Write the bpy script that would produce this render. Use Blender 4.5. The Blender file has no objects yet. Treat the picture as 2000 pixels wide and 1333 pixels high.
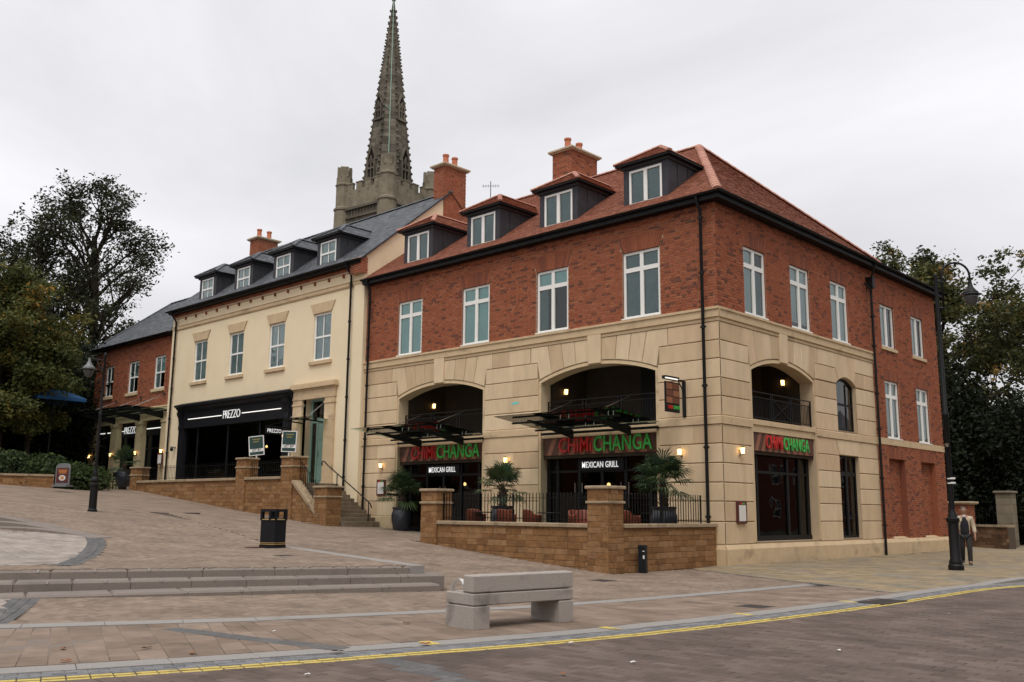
import bpy, math, random
from mathutils import Vector, Matrix, noise
rnd = random.Random(7)
scene = bpy.context.scene
COL = scene.collection
R = math.radians

# ------------------------------------------------------------------ camera
CAM = Vector((15.350, -25.407, 1.65)); FPX = 1851.8
YAW, PIT, ROL = R(43.617), R(10.111), R(0.5226)
c_f = Vector((-math.sin(YAW)*math.cos(PIT), math.cos(YAW)*math.cos(PIT), math.sin(PIT)))
_r = Vector((math.cos(YAW), math.sin(YAW), 0)); _u = _r.cross(c_f)
c_r = _r*math.cos(ROL)+_u*math.sin(ROL); c_u = -_r*math.sin(ROL)+_u*math.cos(ROL)
cd = bpy.data.cameras.new('camera'); cam = bpy.data.objects.new('camera', cd); COL.objects.link(cam)
cd.sensor_width = 36; cd.lens = FPX/2000*36; cd.clip_end = 3000; cd.clip_start = .1
M = Matrix((c_r, c_u, -c_f)).transposed().to_4x4(); M.translation = CAM
cam.matrix_world = M; scene.camera = cam

def ray(px, py): return c_f + c_r*((px-1000)/FPX) - c_u*((py-666.5)/FPX)
def at_dist(px, py, d):                      # point at horizontal distance d from the camera position
    v = ray(px, py); return CAM + v*(d/math.hypot(v.x, v.y))
def on_z(px, py, z): v = ray(px, py); return CAM + v*((z-CAM.z)/v.z)
def pix(p):                                  # used only to sort pieces by apparent size
    v = Vector(p)-CAM; w = v.dot(c_f)
    if w < .3: return None
    return 1000+FPX*v.dot(c_r)/w, 666.5-FPX*v.dot(c_u)/w, w

# ------------------------------------------------------------------ sky, sun, exposure
world = bpy.data.worlds.new('World'); scene.world = world; world.use_nodes = True
wt = world.node_tree; wn = wt.nodes; wl = wt.links; wn.clear()
def wnode(t, **k):
    n = wn.new(t)
    for a, b in k.items(): setattr(n, a, b)
    return n
SUN_EL, SUN_AZ = R(60), R(142)               # azimuth: compass direction the light comes from, clockwise from +Y
sky = wnode('ShaderNodeTexSky'); sky.sky_type = 'NISHITA'; sky.sun_disc = False
sky.sun_elevation = SUN_EL; sky.sun_rotation = SUN_AZ; sky.air_density = 1.2; sky.dust_density = 3
tc = wnode('ShaderNodeTexCoord'); mp = wnode('ShaderNodeMapping'); mp.inputs['Scale'].default_value = (1.2, 1.2, 2.2)
mp.inputs['Location'].default_value = (3.1, .7, .4)
wl.new(tc.outputs['Generated'], mp.inputs['Vector'])
nz = wnode('ShaderNodeTexNoise'); nz.inputs['Scale'].default_value = 1.15; nz.inputs['Detail'].default_value = 7; nz.inputs['Roughness'].default_value = .52
nz.inputs['Distortion'].default_value = .35
wl.new(mp.outputs[0], nz.inputs['Vector'])
cr = wnode('ShaderNodeValToRGB')
cr.color_ramp.elements[0].position = .36; cr.color_ramp.elements[0].color = (.60, .595, .61, 1)
cr.color_ramp.elements[1].position = .66; cr.color_ramp.elements[1].color = (.90, .885, .915, 1)
wl.new(nz.outputs['Fac'], cr.inputs[0])
# an overcast sky is brighter towards the zenith (CIE standard overcast)
sep = wnode('ShaderNodeSeparateXYZ'); wl.new(tc.outputs['Generated'], sep.inputs[0])
mr = wnode('ShaderNodeMapRange'); mr.inputs['From Min'].default_value = .05; mr.inputs['From Max'].default_value = 1
mr.inputs['To Min'].default_value = .98; mr.inputs['To Max'].default_value = 1.7
wl.new(sep.outputs['Z'], mr.inputs['Value'])
# the cloud is thinner towards one side of the sky
dt = wnode('ShaderNodeVectorMath', operation='DOT_PRODUCT'); dt.inputs[1].default_value = (-.80, -.60, 0); wl.new(tc.outputs['Generated'], dt.inputs[0])
ma = wnode('ShaderNodeMath', operation='MULTIPLY_ADD'); ma.inputs[1].default_value = .16; ma.inputs[2].default_value = .93; wl.new(dt.outputs['Value'], ma.inputs[0])
mm = wnode('ShaderNodeMath', operation='MULTIPLY'); wl.new(ma.outputs[0], mm.inputs[0]); wl.new(mr.outputs[0], mm.inputs[1])
vm = wnode('ShaderNodeVectorMath', operation='SCALE'); wl.new(cr.outputs[0], vm.inputs[0]); wl.new(mm.outputs[0], vm.inputs['Scale'])
b_cloud = wnode('ShaderNodeBackground'); b_cloud.inputs[1].default_value = 1.0; wl.new(vm.outputs[0], b_cloud.inputs[0])
b_sky = wnode('ShaderNodeBackground'); b_sky.inputs[1].default_value = .1; wl.new(sky.outputs[0], b_sky.inputs[0])
mx = wnode('ShaderNodeMixShader'); mx.inputs[0].default_value = .92
wl.new(b_sky.outputs[0], mx.inputs[1]); wl.new(b_cloud.outputs[0], mx.inputs[2])
wo = wnode('ShaderNodeOutputWorld'); wl.new(mx.outputs[0], wo.inputs[0])
sl = bpy.data.lights.new('sun', 'SUN'); sl.energy = 1.5; sl.angle = R(25); sl.color = (1, .96, .9)
so = bpy.data.objects.new('sun', sl); COL.objects.link(so)
sd = Vector((math.sin(SUN_AZ)*math.cos(SUN_EL), math.cos(SUN_AZ)*math.cos(SUN_EL), math.sin(SUN_EL)))
so.rotation_euler = sd.to_track_quat('Z', 'Y').to_euler(); so.location = (10, -20, 60)
vs = scene.view_settings; vs.view_transform = 'Standard'; vs.look = 'None'; vs.exposure = .16; vs.gamma = 1; vs.use_curve_mapping = False
scene.cycles.max_bounces = 8; scene.cycles.transparent_max_bounces = 16

# ------------------------------------------------------------------ materials
MAT = {}
def material(name, col=(.5, .5, .5), rough=.8, col2=None, scale=8, detail=5, attr=False, rand=0, ramp=None, bump=0, bscale=30,
             metal=0, emit=None, spec=.5, streak=0, dirt=None, stretch=None, coat=0, gum=None, var=(.72, 1.22)):
    m = bpy.data.materials.new(name); m.use_nodes = True; nt = m.node_tree; N = nt.nodes; K = nt.links
    b = N['Principled BSDF']; b.inputs['Roughness'].default_value = rough; b.inputs['Metallic'].default_value = metal
    b.inputs['Specular IOR Level'].default_value = spec; b.inputs['Coat Weight'].default_value = coat
    def node(t, **k):
        n = N.new(t)
        for a, v in k.items(): setattr(n, a, v)
        return n
    geo = node('ShaderNodeNewGeometry'); pos = geo.outputs['Position']
    if stretch:
        mp = node('ShaderNodeMapping'); mp.inputs['Scale'].default_value = stretch; K.new(pos, mp.inputs[0]); pos = mp.outputs[0]
    cur = None
    if ramp:                                  # a colour per piece: face attribute or object random
        if attr: a = node('ShaderNodeAttribute', attribute_name='rnd'); src = a.outputs['Fac']
        else: a = node('ShaderNodeObjectInfo'); src = a.outputs['Random']
        if attr == 'both':
            a2 = node('ShaderNodeObjectInfo'); ad = node('ShaderNodeMath', operation='ADD'); fr = node('ShaderNodeMath', operation='FRACT')
            K.new(src, ad.inputs[0]); K.new(a2.outputs['Random'], ad.inputs[1]); K.new(ad.outputs[0], fr.inputs[0]); src = fr.outputs[0]
        r = node('ShaderNodeValToRGB'); r.color_ramp.interpolation = 'LINEAR'
        e = r.color_ramp.elements
        while len(e) < len(ramp): e.new(.5)
        for i, (p, c) in enumerate(ramp): e[i].position = p; e[i].color = (*c, 1)
        K.new(src, r.inputs[0]); cur = r.outputs[0]
    nzs = node('ShaderNodeTexNoise'); nzs.inputs['Scale'].default_value = scale; nzs.inputs['Detail'].default_value = detail
    nzs.inputs['Roughness'].default_value = .62; K.new(pos, nzs.inputs['Vector'])
    mix = node('ShaderNodeMix', data_type='RGBA')
    if cur is None:
        mix.inputs[6].default_value = (*col, 1); mix.inputs[7].default_value = (*(col2 or [c*.8 for c in col]), 1)
        rr = node('ShaderNodeMapRange'); rr.inputs[1].default_value = .32; rr.inputs[2].default_value = .68
        K.new(nzs.outputs['Fac'], rr.inputs[0]); K.new(rr.outputs[0], mix.inputs[0])
    else:
        mix.blend_type = 'MULTIPLY'; mix.inputs[0].default_value = 1
        K.new(cur, mix.inputs[6]); rr = node('ShaderNodeMapRange'); rr.inputs[1].default_value = .3; rr.inputs[2].default_value = .7
        rr.inputs[3].default_value = var[0]; rr.inputs[4].default_value = var[1]
        K.new(nzs.outputs['Fac'], rr.inputs[0]); K.new(rr.outputs[0], mix.inputs[7])
    cur = mix.outputs[2]
    if dirt:                                  # (colour, scale, threshold, strength[, stretch]) weathering patches with a shape of their own
        n2 = node('ShaderNodeTexNoise'); n2.inputs['Scale'].default_value = dirt[1]; n2.inputs['Detail'].default_value = 6
        src = geo.outputs['Position']
        if len(dirt) > 4:
            mp2 = node('ShaderNodeMapping'); mp2.inputs['Scale'].default_value = dirt[4]; K.new(src, mp2.inputs[0]); src = mp2.outputs[0]
        K.new(src, n2.inputs['Vector'])
        r2 = node('ShaderNodeMapRange'); r2.inputs[1].default_value = dirt[2]; r2.inputs[2].default_value = dirt[2]+.16; r2.inputs[4].default_value = dirt[3]
        K.new(n2.outputs['Fac'], r2.inputs[0])
        m2 = node('ShaderNodeMix', data_type='RGBA'); m2.inputs[7].default_value = (*dirt[0], 1)
        K.new(r2.outputs[0], m2.inputs[0]); K.new(cur, m2.inputs[6]); cur = m2.outputs[2]
    if gum:                                   # trodden-in spots of chewing gum and drips: (scale, radius, colour)
        for q, (gs, gr, gc) in enumerate(gum):
            vo = node('ShaderNodeTexVoronoi'); vo.inputs['Scale'].default_value = gs; K.new(geo.outputs['Position'], vo.inputs['Vector'])
            lt = node('ShaderNodeMapRange'); lt.inputs[1].default_value = gr; lt.inputs[2].default_value = gr*.6; lt.inputs[4].default_value = .55; K.new(vo.outputs['Distance'], lt.inputs[0])
            m3 = node('ShaderNodeMix', data_type='RGBA'); m3.inputs[7].default_value = (*gc, 1); K.new(lt.outputs[0], m3.inputs[0]); K.new(cur, m3.inputs[6]); cur = m3.outputs[2]
    K.new(cur, b.inputs['Base Color'])
    if bump:
        bn = node('ShaderNodeTexNoise'); bn.inputs['Scale'].default_value = bscale; bn.inputs['Detail'].default_value = 6
        K.new(pos, bn.inputs['Vector']); bp = node('ShaderNodeBump'); bp.inputs['Strength'].default_value = bump; bp.inputs['Distance'].default_value = .02
        K.new(bn.outputs['Fac'], bp.inputs['Height']); K.new(bp.outputs[0], b.inputs['Normal'])
    if emit: b.inputs['Emission Color'].default_value = (*emit[0], 1); b.inputs['Emission Strength'].default_value = emit[1]
    MAT[name] = m; return m

def glass_material(name, tint=(.75, .8, .8), through=.55, ior=1.5):
    m = bpy.data.materials.new(name); m.use_nodes = True; nt = m.node_tree; N = nt.nodes; K = nt.links; N.clear()
    o = N.new('ShaderNodeOutputMaterial'); t = N.new('ShaderNodeBsdfTransparent'); t.inputs[0].default_value = (*[c*through for c in tint], 1)
    g = N.new('ShaderNodeBsdfGlossy'); g.inputs['Roughness'].default_value = .015; g.inputs[0].default_value = (.93, .97, .97, 1)
    f = N.new('ShaderNodeFresnel'); f.inputs[0].default_value = ior
    nzx = N.new('ShaderNodeTexNoise'); nzx.inputs['Scale'].default_value = 1.3; nzx.inputs['Detail'].default_value = 1
    bp = N.new('ShaderNodeBump'); bp.inputs['Strength'].default_value = .12; bp.inputs['Distance'].default_value = .03
    ge = N.new('ShaderNodeNewGeometry'); K.new(ge.outputs['Position'], nzx.inputs['Vector']); K.new(nzx.outputs['Fac'], bp.inputs['Height'])
    K.new(bp.outputs[0], g.inputs['Normal'])
    x = N.new('ShaderNodeMixShader'); K.new(f.outputs[0], x.inputs[0]); K.new(t.outputs[0], x.inputs[1]); K.new(g.outputs[0], x.inputs[2]); K.new(x.outputs[0], o.inputs[0])
    MAT[name] = m; return m

def brick_ramp(dark=1.0):
    return [(0, (.135*dark, .052*dark, .036*dark)), (.10, (.19, .062, .037)), (.2, (.28, .08, .038)), (.55, (.315, .094, .045)), (.85, (.345, .107, .052)), (1, (.365, .128, .066))]
material('brick', ramp=brick_ramp(), attr='both', scale=26, rough=.92, bump=.5, bscale=120, spec=.25, var=(.88, 1.1))
material('brick_arch', ramp=[(0, (.18, .065, .04)), (.5, (.25, .08, .042)), (1, (.30, .10, .05))], attr='both', scale=30, rough=.92, spec=.25)
material('mortar', (.50, .375, .255), .95, (.42, .31, .21), scale=20)
material('stone', ramp=[(0, (.53, .385, .24)), (.25, (.61, .46, .29)), (.6, (.645, .495, .32)), (.85, (.68, .53, .35)), (1, (.595, .43, .27))], attr='both',
         scale=2.2, rough=.88, bump=.25, bscale=60, spec=.25, var=(.88, 1.08), stretch=(1, 1, .35), dirt=((.42, .28, .17), .9, .60, .32, (1.4, 1.4, .4)))
material('stone_joint', (.30, .215, .13), .95)
material('trim_stone', (.60, .455, .285), .88, (.53, .395, .24), scale=3, bump=.2, bscale=70, spec=.25, dirt=((.17, .12, .08), 1.1, .58, .55, (1, 1, 1.6)))
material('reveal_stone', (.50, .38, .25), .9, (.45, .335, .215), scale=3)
material('ironstone', ramp=[(0, (.185, .092, .038)), (.3, (.23, .118, .048)), (.6, (.265, .14, .06)), (.85, (.30, .172, .082)), (1, (.21, .112, .055))], attr='both',
         scale=7, rough=.93, bump=.7, bscale=40, spec=.2, dirt=((.12, .075, .04), 2.2, .58, .6))
material('iron_mortar', (.36, .235, .12), .95, (.29, .185, .09))
material('coping', (.36, .27, .17), .9, (.27, .2, .125), scale=5, bump=.4, bscale=50, dirt=((.13, .10, .06), 2.5, .55, .6))
material('render_cream', (.80, .675, .465), .9, (.765, .64, .435), scale=1.2, bump=.12, bscale=120, spec=.2, dirt=((.66, .52, .33), .5, .58, .35, (1, 1, .35)))
material('clay_tile', ramp=[(0, (.235, .092, .056)), (.4, (.28, .108, .065)), (.8, (.32, .126, .076)), (1, (.35, .148, .094))], var=(.85, 1.12), attr='both', scale=3, rough=.85, spec=.3)
material('hip_tile', ramp=[(0, (.36, .155, .105)), (1, (.46, .22, .155))], scale=9, rough=.8)
material('slate', ramp=[(0, (.055, .06, .068)), (.6, (.085, .092, .102)), (1, (.125, .13, .142))], attr='both', scale=9, rough=.6, spec=.5)
material('lead', (.030, .030, .035), .6, (.045, .045, .052), scale=4, spec=.3)
material('white_paint', (.85, .85, .82), .4, (.80, .80, .76), scale=14)
material('white_joinery', (.84, .83, .78), .4, (.79, .78, .73), scale=14)
material('black_metal', (.006, .006, .0065), .5, (.010, .010, .010), scale=12, spec=.22)
material('black_paint', (.007, .0075, .0095), .5, (.010, .011, .014), scale=6, spec=.22)
material('black_gutter', (.005, .005, .005), .55, (.008, .008, .008), spec=.2)
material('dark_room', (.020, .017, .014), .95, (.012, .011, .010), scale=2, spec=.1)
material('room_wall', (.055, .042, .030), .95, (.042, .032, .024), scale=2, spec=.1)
material('soffit', (.50, .46, .40), .9, (.46, .42, .36))
material('blind_teal', (.60, .82, .80), .85, (.54, .76, .745), scale=1.5)
material('blind_net_sky', (.70, .76, .76), .85, (.45, .52, .53), scale=1.6)  # net curtain whose pale tone also stands in for reflected sky
material('blind_grey', (.27, .36, .365), .85, (.18, .25, .26), scale=1.2)
material('blind_white_sky', (.80, .83, .82), .85, (.70, .74, .74), scale=1.5)  # blind whitened to pass for the sky mirrored in these panes
material('granite', (.285, .265, .245), .75, (.21, .195, .18), scale=60, detail=2, bump=.2, bscale=90, dirt=((.17, .15, .13), 1.3, .56, .5))
material('granite_pink', (.225, .188, .16), .8, (.155, .128, .108), scale=70, detail=2, bump=.25, bscale=90, dirt=((.10, .09, .08), 1.1, .55, .55))
material('bench_granite', (.40, .355, .31), .75, (.27, .245, .225), scale=75, detail=3, bump=.3, bscale=100, dirt=((.13, .115, .10), 2.0, .55, .7, (1.5, 1.5, 1.6)))
material('paver_beige', ramp=[(0, (.178, .131, .096)), (.5, (.212, .159, .118)), (1, (.243, .186, .141))], attr='both', scale=1.1, rough=.9, bump=.3, bscale=70, spec=.3, dirt=((.125, .094, .069), .55, .56, .35), gum=[(2.3, .07, (.05, .037, .03)), (3.1, .05, (.27, .22, .18))])
material('slab_brown', ramp=[(0, (.172, .125, .091)), (.5, (.203, .150, .112)), (1, (.23, .174, .132))], attr='both', scale=1.6, rough=.9, bump=.3, bscale=60, spec=.3, dirt=((.075, .056, .042), 1.5, .60, .6, (1, 1, 1)), gum=[(2.6, .08, (.045, .034, .028)), (3.3, .05, (.28, .23, .19))])
material('road_block', ramp=[(0, (.094, .068, .055)), (.5, (.115, .085, .069)), (1, (.138, .104, .087))], attr='both', scale=.9, rough=.88, bump=.3, bscale=80, spec=.3, dirt=((.05, .035, .03), .6, .55, .55), gum=[(2.1, .07, (.035, .026, .023)), (3.7, .035, (.26, .22, .19))])
material('joint_sand', (.075, .057, .041), .95, (.055, .042, .031), scale=10)
material('joint_light', (.19, .15, .12), .95, (.15, .12, .095), scale=10)
material('york_stone', ramp=[(0, (.19, .165, .122)), (.3, (.24, .182, .108)), (.6, (.275, .21, .122)), (1, (.21, .178, .134))], attr='both', scale=2.5, rough=.85, bump=.2, bscale=50, spec=.3)
material('pale_paver', ramp=[(0, (.25, .215, .185)), (.5, (.29, .25, .215)), (1, (.325, .28, .245))], attr='both', scale=1.2, rough=.88, bump=.3, bscale=70, spec=.3, dirt=((.18, .155, .135), .8, .57, .5))
material('sett_grey', ramp=[(0, (.115, .115, .118)), (.5, (.15, .15, .153)), (1, (.185, .183, .183))], attr='both', scale=12, rough=.85, bump=.3, bscale=80)
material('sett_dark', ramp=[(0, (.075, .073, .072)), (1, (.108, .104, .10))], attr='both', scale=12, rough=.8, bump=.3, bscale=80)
material('yellow_paint', (.56, .43, .105), .75, (.45, .34, .095), scale=18, dirt=((.17, .13, .075), 6, .54, .75))
material('ground', (.10, .085, .065), .95, (.07, .06, .045), scale=.4)
material('church_stone', ramp=[(0, (.095, .083, .064)), (.5, (.14, .122, .094)), (1, (.195, .17, .132))], attr='both', scale=1.2, rough=.95, bump=.4, bscale=12, spec=.2, dirt=((.045, .045, .032), .35, .52, .65, (1, 1, .45)))
material('church_light', (.25, .215, .155), .95, (.165, .14, .10), scale=1.4, spec=.2, dirt=((.06, .055, .04), .5, .56, .6))
material('copper_green', (.30, .44, .36), .7)
material('bark', (.028, .022, .017), .95, (.045, .036, .028), scale=6, bump=.5, bscale=20, spec=.2)
material('palm_bark', (.075, .052, .035), .95, (.045, .03, .02), scale=25, bump=.8, bscale=40, spec=.2)
material('pot_glaze', (.014, .017, .024), .28, (.024, .028, .036), scale=6, spec=.6)
material('chair_orange', (.17, .035, .010), .6, (.12, .024, .008), scale=5)
material('stair_stone', (.20, .15, .10), .92, (.12, .09, .06), scale=5, bump=.3, bscale=40)
material('rubble_dark', ramp=[(0, (.10, .055, .03)), (.5, (.16, .09, .05)), (1, (.24, .15, .09))], attr='both', scale=7, rough=.95, bump=.7, bscale=40, spec=.2, dirt=((.05, .035, .022), 2.2, .52, .7))
material('rubble_mortar', (.09, .065, .045), .95)
material('door_green', (.20, .31, .255), .5, (.18, .285, .235), scale=6)
material('door_frame_grey', (.30, .32, .30), .55)
material('steel', (.45, .44, .42), .3, metal=1)
material('stud_steel', (.72, .70, .66), .3, metal=.7)
material('pot_clay', (.50, .17, .085), .8, (.42, .13, .065), scale=8)
material('chim_cap', (.50, .40, .27), .9)
material('lamp_glow', (1, .8, .45), .5, emit=((1, .62, .22), 4.5))
material('tube_glow', (1, 1, 1), .5, emit=((1, .97, .9), .8))
material('sign_white_glow', (.9, .9, .9), .5, emit=((1, 1, 1), .45))
material('sign_red', (.50, .018, .013), .4, emit=((1, .03, .02), .03))
material('sign_green', (.05, .42, .07), .4, emit=((.06, .75, .11), .025))
material('sign_wood', (.13, .045, .022), .6, (.06, .024, .015), scale=3, stretch=(1.0, 1.0, 1.0))
material('sign_stripe', (.30, .12, .065), .6, (.24, .09, .045), scale=3)
material('sign_white', (.78, .77, .73), .5)
material('board_green', (.012, .06, .055), .45, (.02, .04, .035), scale=5)
material('board_text', (.34, .25, .06), .6)
material('paper', (.72, .70, .64), .7, (.6, .58, .54), scale=25)
material('maroon', (.09, .02, .018), .5, (.07, .016, .014))
material('gold', (.55, .36, .11), .45)
material('orange_text', (.6, .22, .05), .6)
material('plate_white', (.6, .6, .58), .5)
material('menu_wood', (.16, .055, .03), .6)
material('parasol_blue', (.010, .085, .22), .8, (.008, .065, .18), scale=3)
material('skin', (.40, .22, .15), .6, spec=.35)
material('hair_grey', (.09, .075, .065), .8)
material('jacket_beige', (.50, .42, .30), .85, (.44, .365, .26), scale=7)
material('jumper_navy', (.010, .011, .016), .9)
material('trouser_dark', (.025, .024, .022), .9)
material('shoe_black', (.008, .008, .008), .4)
material('shirt_white', (.65, .64, .62), .8)
material('brown_leaf', (.24, .085, .03), .8, (.16, .06, .025))
material('litter_white', (.7, .69, .66), .8)
material('lantern_glass', (.085, .09, .088), .2, (.06, .065, .065), spec=.5)
material('iron_lid', (.035, .028, .025), .7, (.05, .04, .036), scale=30)
material('teal_colour', (.2, .62, .55), .6)
material('grey_plastic', (.16, .165, .17), .5)
glass_material('glass', (.86, .98, .97), 1.0, 1.75)
glass_material('glass_shop', (.62, .66, .64), .5, 1.38)
glass_material('glass_canopy', (.80, .92, .87), .9, 1.45)

def leaf_material(name, ramp, trans=.25):
    m = bpy.data.materials.new(name); m.use_nodes = True; nt = m.node_tree; N = nt.nodes; K = nt.links; b = N['Principled BSDF']
    a = N.new('ShaderNodeAttribute'); a.attribute_name = 'rnd'; r = N.new('ShaderNodeValToRGB'); e = r.color_ramp.elements
    while len(e) < len(ramp): e.new(.5)
    for i, (p, c) in enumerate(ramp): e[i].position = p; e[i].color = (*c, 1)
    K.new(a.outputs['Fac'], r.inputs[0]); K.new(r.outputs[0], b.inputs['Base Color']); b.inputs['Roughness'].default_value = .65; b.inputs['Specular IOR Level'].default_value = .25
    t = N.new('ShaderNodeBsdfTranslucent'); K.new(r.outputs[0], t.inputs[0]); x = N.new('ShaderNodeMixShader'); x.inputs[0].default_value = trans
    o = N['Material Output']; K.new(b.outputs[0], x.inputs[1]); K.new(t.outputs[0], x.inputs[2]); K.new(x.outputs[0], o.inputs[0])
    MAT[name] = m
leaf_material('leaf_dark', [(0, (.014, .020, .008)), (.6, (.034, .040, .015)), (1, (.065, .058, .022))])
leaf_material('leaf_autumn', [(0, (.038, .055, .016)), (.55, (.09, .102, .027)), (.8, (.14, .125, .03)), (.93, (.19, .135, .026)), (1, (.30, .165, .03))])
leaf_material('leaf_lime', [(0, (.028, .036, .012)), (.55, (.068, .074, .022)), (.88, (.12, .108, .03)), (1, (.20, .115, .028))])
leaf_material('leaf_hedge', [(0, (.022, .038, .012)), (.6, (.05, .08, .024)), (1, (.10, .135, .042))])
leaf_material('leaf_ever', [(0, (.006, .010, .005)), (.7, (.016, .023, .010)), (1, (.034, .042, .016))])
leaf_material('leaf_palm', [(0, (.018, .038, .018)), (.6, (.035, .07, .03)), (1, (.085, .11, .04))])
# ------------------------------------------------------------------ mesh helpers
class MB:
    def __init__(s): s.v = []; s.f = []; s.a = []
    def poly(s, pts, a=0.):
        i = len(s.v); s.v.extend([tuple(p) for p in pts]); s.f.append(tuple(range(i, i+len(pts)))); s.a.append(a)
    def mesh(s, vs, fs, a=0.):
        i = len(s.v); s.v.extend([tuple(p) for p in vs])
        for f in fs: s.f.append(tuple(i+k for k in f)); s.a.append(a)
    def hexa(s, p, a=0., skip=()):             # p: 4 bottom (ccw from above) + 4 top
        fs = [(3, 2, 1, 0), (4, 5, 6, 7), (0, 1, 5, 4), (1, 2, 6, 5), (2, 3, 7, 6), (3, 0, 4, 7)]
        s.mesh(p, [f for k, f in enumerate(fs) if k not in skip], a)
    def box(s, x0, x1, y0, y1, z0, z1, a=0.):
        x0, x1 = min(x0, x1), max(x0, x1); y0, y1 = min(y0, y1), max(y0, y1); z0, z1 = min(z0, z1), max(z0, z1)
        s.hexa([(x0, y0, z0), (x1, y0, z0), (x1, y1, z0), (x0, y1, z0), (x0, y0, z1), (x1, y0, z1), (x1, y1, z1), (x0, y1, z1)], a)
    def cbox(s, x0, x1, y0, y1, z0, z1, c=.01, a=0.):   # chamfered box
        x0, x1 = min(x0, x1), max(x0, x1); y0, y1 = min(y0, y1), max(y0, y1)
        lo = [(x0, y0), (x1, y0), (x1, y1), (x0, y1)]; cc = [(x0+c, y0+c), (x1-c, y0+c), (x1-c, y1-c), (x0+c, y1-c)]
        vs = [(*p, z0) for p in cc]+[(*p, z0+c) for p in lo]+[(*p, z1-c) for p in lo]+[(*p, z1) for p in cc]
        fs = [(3, 2, 1, 0), (12, 13, 14, 15)]
        for b in (0, 4, 8):
            for k in range(4): fs.append((b+k, b+(k+1) % 4, b+4+(k+1) % 4, b+4+k))
        s.mesh(vs, fs, a)
    def tube(s, pts, r, n=8, a=0., cap=True):
        pts = [Vector(p) for p in pts]; rs = r if isinstance(r, (list, tuple)) else [r]*len(pts); i0 = len(s.v); prev = None
        for k, p in enumerate(pts):
            t = (pts[min(k+1, len(pts)-1)]-pts[max(k-1, 0)]).normalized()
            ref = prev if prev else (Vector((0, 0, 1)) if abs(t.z) < .9 else Vector((1, 0, 0)))
            x = (ref-t*ref.dot(t)).normalized(); y = t.cross(x); prev = x
            for j in range(n):
                an = 2*math.pi*j/n; s.v.append(tuple(p+(x*math.cos(an)+y*math.sin(an))*rs[k]))
        for k in range(len(pts)-1):
            for j in range(n):
                b = i0+k*n; s.f.append((b+j, b+(j+1) % n, b+n+(j+1) % n, b+n+j)); s.a.append(a)
        if cap:
            s.f.append(tuple(i0+j for j in reversed(range(n)))); s.a.append(a)
            b = i0+(len(pts)-1)*n; s.f.append(tuple(b+j for j in range(n))); s.a.append(a)
    def lathe(s, prof, n=16, c=(0, 0, 0), a=0., axes=None):
        i0 = len(s.v); c = Vector(c); X, Y, Z = axes or (Vector((1, 0, 0)), Vector((0, 1, 0)), Vector((0, 0, 1)))
        for r, z in prof:
            for j in range(n):
                an = 2*math.pi*j/n; s.v.append(tuple(c+X*(r*math.cos(an))+Y*(r*math.sin(an))+Z*z))
        for k in range(len(prof)-1):
            for j in range(n):
                b = i0+k*n; s.f.append((b+j, b+(j+1) % n, b+n+(j+1) % n, b+n+j)); s.a.append(a)
        s.f.append(tuple(i0+j for j in reversed(range(n)))); s.a.append(a)
        b = i0+(len(prof)-1)*n; s.f.append(tuple(b+j for j in range(n))); s.a.append(a)
    def bar(s, p, q, w, h, a=0., up=(0, 0, 1)):         # rectangular bar from p to q
        p = Vector(p); q = Vector(q); t = (q-p).normalized(); up = Vector(up)
        if abs(t.dot(up)) > .99: up = Vector((1, 0, 0))
        x = t.cross(up).normalized()*(w/2); y = x.cross(t).normalized()*(h/2)
        s.hexa([p-x-y, p+x-y, q+x-y, q-x-y, p-x+y, p+x+y, q+x+y, q-x+y], a)
    def prism(s, fr, poly, d0, d1, c=0., a=0., back=False):   # polygon (s,z) ccw, extruded along the frame's normal, front edges chamfered
        n = len(poly)
        if area(poly) < 0: poly = poly[::-1]
        vs = [fr(p[0], d0, p[1]) for p in poly]
        if c:
            ins = inset(poly, c)
            vs += [fr(p[0], d1-c, p[1]) for p in poly]+[fr(p[0], d1, p[1]) for p in ins]; L = 3
        else: vs += [fr(p[0], d1, p[1]) for p in poly]; L = 2
        fs = []
        for k in range(L-1):
            for j in range(n): fs.append((k*n+j, k*n+(j+1) % n, (k+1)*n+(j+1) % n, (k+1)*n+j))
        fs.append(tuple(range((L-1)*n, L*n)))
        if back: fs.append(tuple(reversed(range(n))))
        s.mesh(vs, fs, a)
    def build(s, name, mat, parent=None, smooth=False, kind=None, autos=None):
        me = bpy.data.meshes.new(name); me.from_pydata(s.v, [], s.f); me.materials.append(MAT[mat])
        if any(s.a):
            at = me.attributes.new('rnd', 'FLOAT', 'FACE'); at.data.foreach_set('value', s.a)
        if smooth: me.polygons.foreach_set('use_smooth', [True]*len(me.polygons))
        if autos: me.set_sharp_from_angle(angle=R(autos))
        me.update(); return link(name, me, parent, kind)
def link(name, me, parent=None, kind=None):
    o = bpy.data.objects.new(name, me); COL.objects.link(o)
    if parent: o.parent = parent
    if kind: o['kind'] = kind
    return o
def area(p): return sum(p[i][0]*p[(i+1) % len(p)][1]-p[(i+1) % len(p)][0]*p[i][1] for i in range(len(p)))/2
def inset(p, c):
    n = len(p); out = []
    for i in range(n):
        a, b, d = p[i-1], p[i], p[(i+1) % n]
        e1 = (b[0]-a[0], b[1]-a[1]); e2 = (d[0]-b[0], d[1]-b[1]); l1 = math.hypot(*e1) or 1e-9; l2 = math.hypot(*e2) or 1e-9
        n1 = (-e1[1]/l1, e1[0]/l1); n2 = (-e2[1]/l2, e2[0]/l2); k = 1+n1[0]*n2[0]+n1[1]*n2[1]; k = max(k, .35)
        out.append((b[0]+(n1[0]+n2[0])*c/k, b[1]+(n1[1]+n2[1])*c/k))
    return out
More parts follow.
